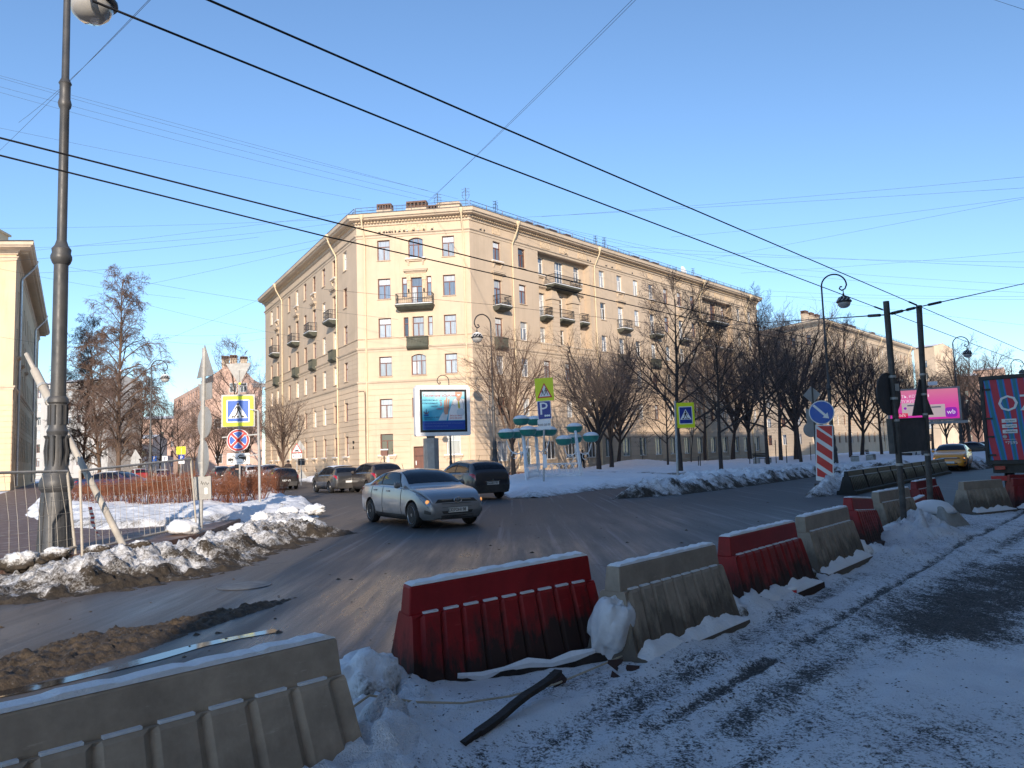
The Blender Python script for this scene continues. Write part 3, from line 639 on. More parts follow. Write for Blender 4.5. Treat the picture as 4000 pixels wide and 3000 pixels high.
def bracket_sill(b, M, w, white=False):
    m = MB(); m.box(-w/2-.1, w/2+.1, -.26, .02, -.12, 0); m.box(-w/2, w/2, -.16, .02, -.24, -.12); 
    for s in (-1, 1): m.hexa([(s*w*.4-.07,.02,-.6),(s*w*.4+.07,.02,-.6),(s*w*.4+.07,-.06,-.6),(s*w*.4-.07,-.06,-.6)], [(s*w*.4-.09,.02,-.24),(s*w*.4+.09,.02,-.24),(s*w*.4+.09,-.2,-.24),(s*w*.4-.09,-.2,-.24)])
    o = m.build('bracket_sill', MAT['trim'], b, M=M); s = MB(); s.box(-w/2-.08, w/2+.08, -.24, 0, .004, .07); s.build('snow_layer', MAT['snow_cap'], o); return o
def downpipe(b, M, z0, z1, mat='pipe_cream', out=1.0, r=.075):
    m = MB(); m.tube([(0,-.14,z0), (0,-.14,z1-2.3), (.0,-.2,z1-2.0), (.0,-out*.9,z1-.75), (.0,-out,z1-.4), (0,-out,z1-.2)], r, 8)
    m.lathe([(.08,z1-.45),(.24,z1-.1),(.26,z1+.05)], 8, c=(0,-out,0))
    z = z0+1.5
    while z < z1-3: m.lathe([(r+.012, z), (r+.012, z+.06)], 8, c=(0,-.14,0)); z += 2.2
    return m.build('downpipe', MAT[mat], b, M=M, smooth=True)
def chimney(b, M, w, d, h, holes=5):
    m = MB(); m.box(-w/2, w/2, -d/2, d/2, 0, h*.62); m.box(-w/2-.08, w/2+.08, -d/2-.08, d/2+.08, h*.62, h*.7); o = m.build('chimney', MAT['plaster_grey'], b, M=M)
    k = MB(); k.box(-w/2-.03, w/2+.03, -d/2-.03, d/2+.03, h*.7, h*.75); k.box(-w/2-.05, w/2+.05, -d/2-.05, d/2+.05, h*.93, h)
    for i in range(holes+1): x = -w/2+w*i/holes; k.box(x-.07, x+.07, -d/2, -d/2+.12, h*.75, h*.93); k.box(x-.07, x+.07, d/2-.12, d/2, h*.75, h*.93)
    k.box(-w/2+.03, w/2-.03, -.03, .03, h*.75, h*.93); k.build('chimney_cap', MAT['brick_dark'], o); return o
ROWS = [(20.45,22.4), (16.75,18.7), (13.08,14.93), (9.45,11.3), (5.55,7.35), (2.15,4.1)]
CZ = [(.75+.535*i, .75+.535*(i+1)) for i in range(15)]            # rusticated courses up to 8.8
CZ4 = [(9.45+.45*i, 9.45+.45*(i+1)) for i in range(6)]
def wpick(r, opts): return r.choice(opts)
def simple_trim(b, path, zb=(12.05, 8.9), top=24.0, proj=1.05):
    sweep(path, [(0,top-.25),(.12,top-.2),(.16,top),(.3,top+.06),(.34,top+.2),(proj-.25,top+.26),(proj-.2,top+.36),(proj-.05,top+.42),(proj,top+.68),(proj+.03,top+.72),(0,top+.75)]).build('cornice', MAT['trim'], b)
    sweep(path, [(0,22.62),(.06,22.66),(.08,22.82),(.2,22.9),(.22,22.98),(0,23.02)]).build('upper_moulding', MAT['trim'], b)
    for z in zb: sweep(path, [(0,z-.28),(.05,z-.26),(.07,z-.1),(.16,z-.03),(.2,z+.07),(.21,z+.12),(0,z+.16)]).build('string_course', MAT['trim'], b)
def roof_of(b, path, z=24.75, proj=1.0, depth=13.0, rise=1.2, wallmat='plaster_grey'):
    sweep(path, [(proj+.05,z),(proj+.05,z+.06),(-depth*.5,z+rise),(-depth,z+.0),(-depth*.5,z+rise-.08),(0,z+.02)]).build('roof', MAT['roof'], b)
    V2 = [Vector((p[0], p[1])) for p in path]; pf = [(-.02,0),(-.02,z),(-depth*.5,z+rise-.1),(-depth,z-.05),(-depth,0)]
    for A_, B_ in ((V2[0], V2[0]+(V2[1]-V2[0]).normalized()*.3), (V2[-1]+(V2[-2]-V2[-1]).normalized()*.3, V2[-1])): sweep([A_, B_], pf).build('end_wall', MAT[wallmat], b)
    sweep(path, [(-depth+.05,0),(-depth+.05,z-.06),(-depth-.05,z-.06),(-depth-.05,0)]).build('rear_wall', MAT[wallmat], b)
    sweep(path, [(proj-.1,z+.075),(proj-.25,z+.14),(-depth*.5,z+rise+.1),(-depth*.5-.5,z+rise)]).build('roof_snow', MAT['snow_cap'], b)
def roof_rail(b, path, z=24.85, inset=-.2, h=.75):
    m = MB(); P2 = [Vector((p[0], p[1], 0)) for p in path]
    for i in range(len(P2)-1):
        d = (P2[i+1]-P2[i]); L = d.length; d.normalize(); n = Vector((d.y, -d.x, 0)); k = max(1, int(L/2.2)); o = n*(-inset)*-1
        A = P2[i]+n*inset*-1*-1
        for j in range(k+1): p = A+d*(L*j/k); m.bar(p+Vector((0,0,z)), p+Vector((0,0,z+h)), .055)
        for zz in (h, h*.6): m.bar(A+Vector((0,0,z+zz)), A+d*L+Vector((0,0,z+zz)), .035)
        kk = int(L/.55)
        for j in range(kk): p = A+d*(L*j/kk); m.bar(p+Vector((0,0,z+.2)), p+Vector((0,0,z+h)), .018)
    return m.build('roof_railing', MAT['iron'], b)

# ---- the corner block
block = thing('apartment_building', (CR.x, CR.y, 0), 'six-storey cream corner apartment block with chamfered corner and dark balconies', 'building')
Bi = Matrix.Translation(-Vector(block.location))
EL = CL+azv(SL)*40.4; ER = CR+azv(ST)*63.6
ML = Bi @ FM(EL, SL+180); MC = Bi @ FM(CL, 97); MR = Bi @ FM(CR, ST)
LC = 10.886
path = [(p-Vector(block.location)) for p in (EL, CL, CR, ER)]
rr = random.Random(3)
# left facade (u from the far end)
holesL = []; winsL = []
colsL = [40.4-u for u in (3.7,7.3,11.2,15.0,18.9,22.6,26.5,32.8,36.4)]; balL = [40.4-u for u in (7.3,15.0,22.6,32.8)]
for ri, (z0, z1) in enumerate(ROWS):
    for u in colsL:
        w_ = 1.15; zz0 = z0; kind = 't'
        if ri == 1 and any(abs(u-q) < .1 for q in balL): zz0 = z0-.75; kind = 'door'
        holesL.append((u-w_/2, u+w_/2, zz0, z1)); winsL.append((u, w_, zz0, z1, ('w' if (ri >= 3 and rr.random() < .4) or rr.random() < .25 else 'b')+'_'+wpick(rr, 'ccsd')+'_'+kind))
bas = [(u-.5, u+.5, .62, 1.0) for u in colsL]
wall(block, ML, 0, 40.4, .0, 24.0, holesL+bas, 'plaster_grey')
for u, w_, z0, z1, st in winsL: put_window(block, ML @ T(u, 0, z0), w_, z1-z0, st)
for u0, u1, z0, z1 in bas: put_window(block, ML @ T((u0+u1)/2, 0, z0), u1-u0, z1-z0, 'b_d_x', False)
courses(block, ML, 0, 40.4, CZ, holesL+bas, 'plaster'); courses(block, ML, 0, 40.4, CZ4, holesL, 'plaster_grey', .015, .035, join=True)
for u in balL:
    balcony(block, ML @ T(u, 0, 16.0), 2.2, .95); parapet_balcony(block, ML @ T(u, 0, 11.95), 1.7); pediment(block, ML @ T(u, 0, 19.05), 1.5); bracket_sill(block, ML @ T(u, 0, 20.42), 1.4)
for u in colsL: bracket_sill(block, ML @ T(u, 0, 2.1), 1.5)
for u in (6.17, 29.78): downpipe(block, ML @ T(40.4-u, 0, 0), .3, 24.6)
# chamfer
holesC = []; winsC = []
def addC(u0, u1, z0, z1, st): u0, u1 = LC-u0, LC-u1; holesC.append((u0, u1, z0, z1)); winsC.append(((u0+u1)/2, u1-u0, z0, z1, st))
for ri, (z0, z1) in enumerate(ROWS):
    for (a_, b_) in ((8.87,7.65), (2.62,1.46)):
        if ri == 5 and a_ < 3: addC(2.65, 1.35, 2.0, 3.9, 'w_c_n'); continue
        addC(a_, b_, z0, z1, 'b_'+{0: 'c', 1: 's', 2: 'c', 3: 'c', 4: 'c', 5: 'd'}[ri]+'_t')
addC(5.86, 4.46, 20.45, 22.45, 'b_s_a'); addC(6.54, 6.05, 16.8, 18.7, 'b_s_n'); addC(5.67, 4.6, 16.02, 18.68, 'b_s_door'); addC(4.17, 3.72, 16.8, 18.7, 'b_s_n')
addC(6.44, 5.98, 13.08, 14.9, 'b_d_n'); addC(5.6, 4.52, 13.08, 14.92, 'b_c_t'); addC(4.14, 3.68, 13.08, 14.9, 'b_c_n'); addC(5.78, 4.4, 9.45, 11.4, 'b_c_a'); addC(5.78, 4.5, 5.55, 7.35, 'b_c_t')
doorC = (LC-5.76, LC-4.55, .2, 2.85, .45)
wall(block, MC, 0, LC, 0, 24.0, holesC+[doorC], 'plaster')
for u, w_, z0, z1, st in winsC: put_window(block, MC @ T(u, 0, z0), w_, z1-z0, st)
for (u0, u1, zt) in ((LC-5.86, LC-4.46, 22.45), (LC-5.78, LC-4.4, 11.4)):      # segmental heads
    sp_ = MB(); n = 8; wd = u1-u0
    for s in (0, 1):
        poly = [(u0+wd*(i/n*.5 if s == 0 else .5+i/n*.5), zt-.22*(2*abs((i/n*.5 if s == 0 else .5+i/n*.5)-.5))**2) for i in range(n+1)]
        poly = poly+[((u0+u1)/2 if s == 0 else u1, zt+.02), (u0 if s == 0 else (u0+u1)/2, zt+.02)]; sp_.prism(poly, .004, .2)
    sp_.build('window_arch', MAT['plaster'], block, M=MC)
dm = MB(); dm.box(doorC[0]+.02, doorC[1]-.02, .3, .36, .2, 2.83); dd = dm.build('door', MAT['door'], block, M=MC)
dh = MB(); dh.box(doorC[0]+.12, doorC[0]+.2, .24, .3, 1.15, 1.55); dh.build('door_panel', MAT['sign_white'], dd)
dn = MB(); dn.box(doorC[0]+.05, doorC[1]-.05, .285, .305, 1.95, 2.0); dn.box((doorC[0]+doorC[1])/2-.01, (doorC[0]+doorC[1])/2+.01, .285, .305, .25, 1.95); dn.build('door_seam', MAT['black'], dd)
courses(block, MC, 0, LC, CZ, holesC+[(doorC[0]-.25, doorC[1]+.25, 0, 3.5)], 'plaster'); courses(block, MC, 0, LC, CZ4, holesC, 'plaster', .015, .035, join=True)
balcony(block, MC @ T(LC-5.22, 0, 15.95), 3.5, 1.0); parapet_balcony(block, MC @ T(LC-5.1, 0, 11.95), 2.0)
pediment(block, MC @ T(LC-5.17, 0, 19.05), 1.9); bracket_sill(block, MC @ T(LC-5.17, 0, 20.42), 1.75); bracket_sill(block, MC @ T(LC-8.2, 0, 2.1), 1.6); bracket_sill(block, MC @ T(LC-2.0, 0, 1.95), 1.6)
for u in (5.86, 4.4):   # pilasters between the balcony door and its side lights
    m = MB(); m.box(-.15, .15, -.06, .02, 16.0, 18.35); m.box(-.2, .2, -.12, .02, 18.35, 18.75); m.build('pilaster', MAT['relief'], block, M=MC @ T(LC-u, 0, 0))
    m = MB(); m.box(-.13, .13, -.05, .02, 13.08, 14.85); m.build('pilaster', MAT['trim'], block, M=MC @ T(LC-u+.05, 0, 0))
    m = MB(); m.lathe([(.03,0),(.08,.08),(.07,.3),(.02,.36)], 8); m.build('wall_lantern', MAT['black'], block, M=MC @ T(LC-u, -.16, 17.2))
for u in (10.06, .55): downpipe(block, MC @ T(LC-u, 0, 0), .3, 24.6)
ph = MB(); ph.box(-1.1, 1.1, -.07, .02, 23.1, 23.75); ph.build('relief_panel', MAT['relief'], block, M=MC @ T(LC-5.2, 0, 0))
cb = MB(); cb.tube([(.0,-.06,8.1),(.5,-.06,8.15),(.62,-.06,7.9),(.64,-.06,1.2)], .03, 5); cb.tube([(.1,-.06,8.15),(.7,-.06,8.1),(.74,-.06,1.6)], .025, 5); cb.build('facade_cable', MAT['wire_black'], block, M=MC)
hp = MB(); hp.box(0,.28,-.08,0,3.35,3.6); hp.box(.06,.16,-.08,0,2.85,3.1); hp.build('house_number', MAT['sign_black'], block, M=ML @ T(40.4-1.6, -.06, 0))
# right facade
holesR = []; winsR = []; doorsR = []
colsR = [3.75,7.45,21.5,25.1,28.65,32.2,35.75,39.35,42.85,57.0,60.75]; low = [3.75,7.45,10.95,14.5,18.1]+colsR[2:9]+[46.7,50.2,53.7,57.0,60.75]; balR = [25.1,32.2,39.35]
for ri, (z0, z1) in enumerate(ROWS[:3]):
    for u in colsR:
        kind = 't'; zz0 = z0
        if ri == 1 and (u in balR or u == 3.75): zz0 = z0-.75; kind = 'door'
        fr = 'b' if (u < 8 or (30 < u < 45 and rr.random() < .65)) and not (u > 7 and ri == 2) else 'w'
        holesR.append((u-.55, u+.55, zz0, z1)); winsR.append((u, 1.1, zz0, z1, fr+'_'+wpick(rr, 'cssd')+'_'+kind))
for ri in (3, 4):
    for u in low: z0, z1 = ROWS[ri]; holesR.append((u-.55, u+.55, z0, z1)); winsR.append((u, 1.1, z0, z1, wpick(rr, 'wb' if ri == 4 else 'wwb')+'_'+wpick(rr, 'ccsd' if ri == 3 else 'cd')+'_t'))
for u in low:
    if u in (7.45,): doorsR.append(u); holesR.append((u-.55, u+.55, .3, 2.7)); continue
    wd = 1.9 if 9 < u < 20 else (1.7 if u > 22 else 1.5); holesR.append((u-wd/2, u+wd/2, 1.25, 3.1 if u < 20 else 3.4)); winsR.append((u, wd, 1.25, 3.1 if u < 20 else 3.4, 'w_'+('c' if u < 8 else 'd' if u < 20 else 'p')+'_m'))
niches = [(10.0, 19.1, 13.1, 22.75, .8), (45.7, 54.8, 13.1, 22.75, .8)]
wall(block, MR, 0, 63.6, 0, 24.0, holesR+niches, 'plaster_grey')
for u, w_, z0, z1, st in winsR: put_window(block, MR @ T(u, 0, z0), w_, z1-z0, st)
for u in doorsR:
    m = MB(); m.box(-.53, .53, .14, .2, .3, 2.68); d_ = m.build('door', MAT['frame_white'], block, M=MR @ T(u, 0, 0)); g_ = MB(); g_.box(-.36, .36, .12, .15, .6, 2.4); g_.build('pane', MAT['glass_shop'], d_)
for nu, _, nz0, nz1, nd in niches:
    hs = []; ws = []
    for k, u in enumerate((1.35, 4.55, 7.75)):
        for ri in range(3):
            z0, z1 = ROWS[ri]
            if ri == 0: w_, kind, zz0 = (1.5, 'a', 19.5) if k == 1 else (1.1, 't', z0)
            elif ri == 1: w_, kind, zz0 = 1.05, 'door', z0-.75
            else: w_, kind, zz0 = 1.05, 't', z0+.1
            hs.append((u-w_/2, u+w_/2, zz0, z1)); ws.append((u, w_, zz0, z1, ('b' if nu > 40 else 'w')+'_'+wpick(rr, 'csd')+'_'+kind))
    MN = MR @ T(nu, nd, 0); wall(block, MN, 0, 9.1, nz0, nz1, hs, 'plaster_grey', name='loggia_wall')
    for u, w_, z0, z1, st in ws: put_window(block, MN @ T(u, 0, z0), w_, z1-z0, st)
    balcony(block, MN @ T(4.2, .0, 19.45), 4.7, 1.5); 
    for u, w_ in ((1.35, 1.15), (4.55, 2.2), (7.75, 1.3)): balcony(block, MN @ T(u+.1, 0, 16.0), w_, 1.0, h=.95)
    for u in (2.75, 6.3):
        m = MB(); m.box(-.6, .6, -.75, .0, 13.1, 17.9)
        for i in range(10): m.box(-.63, .63, -.78, .0, 13.15+i*.475, 13.15+i*.475+.43)
        m.box(-.78, .78, -.9, 0, 17.9, 18.15); m.hexa([(-.6,0,18.15),(.6,0,18.15),(.6,-.85,18.15),(-.6,-.85,18.15)], [(-.36,0,19.0),(.36,0,19.0),(.36,-.6,19.0),(-.36,-.6,19.0)]); m.build('pier', MAT['plaster_grey'], block, M=MN @ T(u, 0, 0))
    for u in (1.35, 7.75): pediment(block, MN @ T(u, 0, 18.95), 1.3); bracket_sill(block, MN @ T(u, 0, 20.42), 1.3)
    m = MB(); m.box(0, 9.1, -.05, .06, 12.98, 13.12); bo = m.build('balustrade', MAT['trim'], block, M=MR @ T(nu, -.1, 0))
    for i in range(34):
        if i % 12 not in (10, 11): k = MB(); k.box(-.06, .06, -.02, .04, 12.45, 12.98); k.build('baluster', MAT['trim'], bo, M=T(.2+i*.265, 0, 0))
    for u in (1.3, 4.5, 7.8): m = MB(); m.box(-.75, .75, -.06, .02, 23.12, 23.72); m.build('relief_panel', MAT['relief'], block, M=MR @ T(nu+u, 0, 0))
cR = [(0, 63.6)]
courses(block, MR, 0, 30.4, CZ, holesR, 'plaster'); courses(block, MR, 30.4, 63.6, CZ, holesR, 'plaster', join=True); courses(block, MR, 0, 63.6, CZ4, holesR, 'plaster_grey', .015, .035, join=True)
for u in balR+[3.75]:
    balcony(block, MR @ T(u+.05, 0, 16.0), 1.9 if u > 4 else 1.7, 1.0); parapet_balcony(block, MR @ T(u, 0, 11.95), 1.8 if u > 4 else 1.5); pediment(block, MR @ T(u, 0, 19.05), 1.4); bracket_sill(block, MR @ T(u, 0, 20.42), 1.35)
for u in (5.88, 19.86, 44.56, 60.24-1.0): downpipe(block, MR @ T(u, 0, 0), .4, 24.6)
for u in (3.75, 25.1, 32.2, 39.35): m = MB(); m.box(-.55, .55, -.05, .02, 23.12, 23.72); m.build('relief_panel', MAT['relief'], block, M=MR @ T(u, 0, 0))
simple_trim(block, path); sweep(path, [(0,13.0),(.07,13.01),(.09,13.06),(0,13.075)]).build('sill_band', MAT['trim'], block)
sweep(path, [(0,.0),(.12,.0),(.12,.6),(.06,.68),(0,.7)]).build('plinth', MAT['plaster_grey'], block)
roof_of(block, path); roof_rail(block, path, inset=.2)
dent = MB()
for (Mx, L) in ((ML, 40.4), (MC, LC), (MR, 63.6)):
    k = int(L/.3)
    for i in range(k): dent.box(i*L/k+.05, i*L/k+.2, -.42, -.14, 24.02, 24.2, Mx)
dm_ = dent.build('dentils', MAT['relief'], block); dm_['kind'] = 'stuff'
for (u, dz, w_, h) in ((1.4,5,1.4,1.5),(4.5,6,2.0,1.9),(6.6,5.6,1.6,1.2)): chimney(block, MC @ T(u, dz, 25.5), w_, .8, h+.55)
m = MB(); m.box(-1.1, 1.1, -1, 1, 0, 1.3); m.hexa([(-1.25,-1.2,1.3),(1.25,-1.2,1.3),(1.25,1.2,1.3),(-1.25,1.2,1.3)], [(-1.0,-.9,1.6),(1.0,-.9,1.6),(1.0,.9,1.6),(-1.0,.9,1.6)]); m.build('roof_hatch', MAT['plaster_grey'], block, M=MC @ T(8.3, 4.4, 25.3))
for (u, w_) in ((13.5,1.0),(15.4,1.2),(17.6,1.3),(35.2,1.3),(37.6,1.4),(40.2,1.4),(52.4,1.4),(20.5,.9)): chimney(block, MR @ T(u, 4.2, 25.5), w_, .9, 1.8, 4)
for (Mx, u, d) in ((MC, 7.3, 3), (MC, LC-.6, 2), (MR, 6.2, 2.2), (MR, 25.6, 2.2), (MR, 24.2, 2.5), (MR, 48.3, 2.5)):
    m = MB(); m.bar((0,0,-.5), (0,0,1.9), .04)
    for z in (1.2, 1.5, 1.8): m.bar((-.4,0,z), (.4,0,z), .025); m.bar((0,-.3,z+.05), (0,.3,z+.05), .025)
    m.tube([(.35*math.cos(q), 0, 1.2+.45*math.sin(q)) for q in [i*math.pi/6 for i in range(13)]], .015, 4); m.build('antenna', MAT['iron'], block, M=Mx @ T(u, d, 25.7))
m = MB(); m.lathe([(0,0),(.5,.12),(.75,.3)], 14, M=RX(rad(80))); m.build('satellite_dish', MAT['sign_white'], block, M=MR @ T(42.6, 1.2, 25.9), smooth=True)
for u0 in (22.0, 24.9):
    for i in range(4): m = MB(); m.tube([(0,0,0),(0,0,1.0+.1*(i % 2))], .07, 6); m.build('vent_pipe', MAT['frame_white'], block, M=MR @ T(u0+i*.3, 1.6, 25.0))

# ---- a plainer builder for the other blocks
def plain_block(b, path, rows, pitch, mat, top, win=(1.15, 'b'), sw=True, cz=None, seed=1, sides=None, sill=False):
    r = random.Random(seed); Bi = Matrix.Translation(-Vector(b.location))
    for i in range(len(path)-1):
        A, Bp = path[i], path[i+1]; d = Bp-A; L = d.length; M = Bi @ FM(A, math.degrees(math.atan2(d.x, d.y)))
        n = max(1, int((L-1.5)/pitch)); off = (L-(n-1)*pitch)/2; hs = []; ws = []
        for z0, z1 in rows:
            for k in range(n):
                u = off+k*pitch; hs.append((u-win[0]/2, u+win[0]/2, z0, z1)); ws.append((u, win[0], z0, z1, (win[1] if r.random() < .7 else 'w')+'_'+r.choice('csdd')+'_t'))
        if sides is not None and i not in sides: hs = []; ws = []
        wall(b, M, 0, L, 0, top, hs, mat)
        for u, w_, z0, z1, st in ws: put_window(b, M @ T(u, 0, z0), w_, z1-z0, st, sill)
        if cz: courses(b, M, 0, L, cz, hs, mat, join=True)
    return [(p-Vector(b.location)) for p in path]
# block beyond, along the same avenue
o2 = PD(3218*1/KD, 1500/KD, 138.0); 
S0 = Vector((45.0, 150.5, 0)); S1 = Vector((56.9, 139.6, 0)); S2 = S1+azv(ST)*62
b2 = thing('apartment_building', (S1.x, S1.y, 0), 'more distant cream apartment block behind the square, seen past the corner block', 'building')
pth = plain_block(b2, [S1+azv(SL)*34, S1, S2], ROWS, 3.55, 'plaster_grey', 24.0, (1.1, 'b'), seed=5, cz=CZ[::1])
simple_trim(b2, pth); roof_of(b2, pth); roof_rail(b2, pth, inset=.2)
M2 = Matrix.Translation(-Vector(b2.location)) @ FM(S1, ST)
for u in (3.0, 19.0, 34.5, 58.0): downpipe(b2, M2 @ T(u, 0, 0), .4, 24.6)
for u in (5, 8, 11, 28, 31, 33, 47): chimney(b2, M2 @ T(u, 4.5, 25.5), 1.6, .9, 2.2, 4)
for u in (14, 48):
    for z in (16.0, 12.2): balcony(b2, M2 @ T(u, 0, z), 3.0, 1.0)
# corner block on the other side of the left street
Q0 = Vector((-48.7, 74.5, 0)); Q1 = Q0+azv(SL)*55
b3 = thing('apartment_building', (Q0.x, Q0.y, 0), 'yellow apartment block cut by the left edge of the picture', 'building')
ROWS3 = [(18.2,20.6), (14.6,17.0), (10.9,12.9), (6.9,8.9), (2.6,5.0)]
pth = plain_block(b3, [Q0+azv(-97)*14, Q0, Q1], [(17.9,20.3),(14.0,16.4),(10.6,12.6),(6.9,8.9),(3.0,5.2)], 3.6, 'plaster_yellow', 24.0, (1.15, 'b'), seed=8, cz=[(z0, z1) for z0, z1 in CZ if z1 < 9], sides=[1])
simple_trim(b3, pth, zb=(10.0,), top=23.4, proj=1.5); roof_of(b3, pth, 24.2, 1.45, 12)
M3 = Matrix.Translation(-Vector(b3.location)) @ FM(Q0, SL)
for u in (6.5, 40.0): downpipe(b3, M3 @ T(u, 0, 0), .3, 24.2, 'pipe_zinc', 1.4, .13)
m = MB(); k = int(55/.5)
for i in range(k): m.box(i*.5+.1, i*.5+.32, -1.0, -.2, 23.42, 23.62, M3)
m.build('dentils', MAT['trim'], b3)['kind'] = 'stuff'
m = MB(); m.box(-3.2, 0.2, -1, 3, 24.3, 25.9); m.box(-3.4, .4, -1.2, 3.2, 25.9, 26.1); m.build('attic', MAT['plaster_yellow'], b3, M=Matrix.Translation(-Vector(b3.location)) @ FM(Q0, 83) @ T(-2.5, 0, 0))
for z in (13.9, 13.9, 13.9):
    pass
for u in (5, 12.2, 19.4): pediment(b3, M3 @ T(u, 0, 13.2), 1.6)
# pale block closing the view on the far left
W0 = PD(88, 900, 185); W1 = PD(160, 900, 178)
b4 = thing('apartment_building', (W0.x, W0.y, 0), 'pale grey block far down the street between yellow house and lamp post', 'building')
pth = plain_block(b4, [Vector((W0.x-6, W0.y+2, 0)), Vector((W1.x+8, W1.y, 0))], [(3+3.3*i, 5+3.3*i) for i in range(6)], 3.2, 'plaster_pale', 22.6, (1.2, 'b'), seed=12); roof_of(b4, pth, 22.7, .5, 10, wallmat='plaster_pale')
# pink gable house down the left street
K0 = PD(375, 900, 200); K1 = PD(440, 900, 163); K2 = PD(566, 900, 166)
b5 = thing('apartment_building', (K1.x, K1.y, 0), 'pink apartment house with stepped gable and brick chimneys down the left street', 'building')
Bi5 = Matrix.Translation(-Vector(b5.location)); ga = K2-K1; ga.z = 0; gaz = math.degrees(math.atan2(ga.x, ga.y)); GL = ga.length
K1.z = 0; K2.z = 0; K0.z = 0
M5 = Bi5 @ FM(K1, gaz)
def zpx(y, Y=165): return HC+(_ray(500, y)[2]/_ray(500, y)[1])*Y
ridge = zpx(783); eave = zpx(827)
gab = [(0,0),(GL,0),(GL,eave-.5),(GL*.86,eave+.6),(GL*.62,ridge-.8),(GL*.5,ridge),(GL*.36,ridge-.5),(GL*.3,ridge-1.4),(0,eave)]
m = MB(); m.prism(gab, 0, .4); m.build('gable_wall', MAT['plaster_pink'], b5, M=M5)
for (fx, y) in ((.5,848),(.68,848),(.5,925),(.48,960),(.24,925),(.72,925),(.26,1000),(.7,1000)): put_window(b5, M5 @ T(GL*fx, -.25, zpx(y)), 1.4, 2.0, 'w_d_t', False)
pth = plain_block(b5, [K0, K1], [(3+3.4*i, 5+3.4*i) for i in range(5)], 3.4, 'plaster_pink', eave, (1.2, 'b'), seed=14)
m = MB(); m.hexa([(-.5,-.6,eave),(GL*.3,.4,eave),(GL*.3,.4,ridge-1.5),(-.5,-.6,eave+.25)], [(-.5,40,eave),(GL*.3,40,eave),(GL*.3,40,ridge-1.5),(-.5,40,eave+.25)]); m.build('roof', MAT['roof'], b5, M=M5)
for (fx, h) in ((.36,1.6),(.5,1.8),(.68,1.5)): chimney(b5, M5 @ T(GL*fx, .8, ridge-1.0), 1.4, 1.2, h+.8, 3)
for (fx, w_) in ((.02,2.4),(.95,2.6)): m = MB(); m.box(-w_/2, w_/2, -.3, .6, -.1, .5); m.box(-w_/2-.2, w_/2+.2, -.5, .8, .5, .75); m.build('eave_return', MAT['plaster_pale'], b5, M=M5 @ T(GL*fx, 0, eave-1.0))
# lower houses glimpsed through the trees on the left
for (x0, x1, yt, Y, mt, lab) in ((140, 330, 950, 235, 'plaster_pink', 'low salmon house glimpsed through the lime trees on the left'), (300, 400, 905, 260, 'plaster_pink', 'brick-coloured house behind bare trees left of the pink gable'), (-40, 95, 1010, 260, 'plaster_pale', 'pale low house at the far end of the left pavement')):
    A = PD(x0, 900, Y); B_ = PD(x1, 900, Y); A.z = B_.z = 0; zt = PD((x0+x1)/2, yt, Y).z
    bb = thing('apartment_building', A, lab, 'building'); pth = plain_block(bb, [A, B_], [(2+3.3*i, 4+3.3*i) for i in range(max(1, int((zt-2)/3.4)))], 3.6, mt, zt, (1.2, 'b'), seed=int(x0+99)); roof_of(bb, pth, zt, .4, 10, wallmat=mt)
# far end of the avenue
for (x0, x1, yt, Y, mt, lab) in ((1985, 2030, 752, 215, 'plaster', 'far cream block end lit by the sun behind the pink billboard'), (2020, 2120, 815, 300, 'brick_dark', 'long low brown house far along the avenue'), (2110, 2175, 800, 330, 'plaster_pink', 'distant reddish house above the truck')):
    A = PD(x0, 900, Y); B_ = PD(x1, 900, Y*.98); A.z = B_.z = 0; zt = PD((x0+x1)/2, yt, Y).z
    bb = thing('apartment_building', A, lab, 'building'); pth = plain_block(bb, [A, B_], [(2+3.4*i, 4+3.4*i) for i in range(max(1, int((zt-2)/3.5)))], 3.6, mt, zt, (1.2, 'b'), seed=int(x0)); roof_of(bb, pth, zt, .4, 12, wallmat=mt)
# the block on the near side of the avenue, behind the camera: it shades the crossing
SH = Vector((-2.45, -11.0, 0))
b9 = thing('apartment_building', (SH.x, SH.y, 0), 'long apartment block behind the viewer that shades the crossing', 'building')
pth = plain_block(b9, [SH+azv(ST)*24, SH, SH+azv(176)*22], [(2+3.6*i, 4+3.6*i) for i in range(6)], 3.8, 'plaster_grey', 24.9, (1.2, 'b'), seed=31)
roof_of(b9, pth, 25.0, .3, 12, 1.0)
SK = SH+azv(ST)*24.1
b8 = thing('apartment_building', (SK.x, SK.y, 0), 'taller apartment block further along the near side of the avenue, behind the viewer', 'building')
pth = plain_block(b8, [SK+azv(ST)*140, SK], [(2+3.6*i, 4+3.6*i) for i in range(7)], 3.8, 'plaster_grey', 29.5, (1.2, 'b'), seed=32); roof_of(b8, pth, 29.6, .3, 12, 1.0)
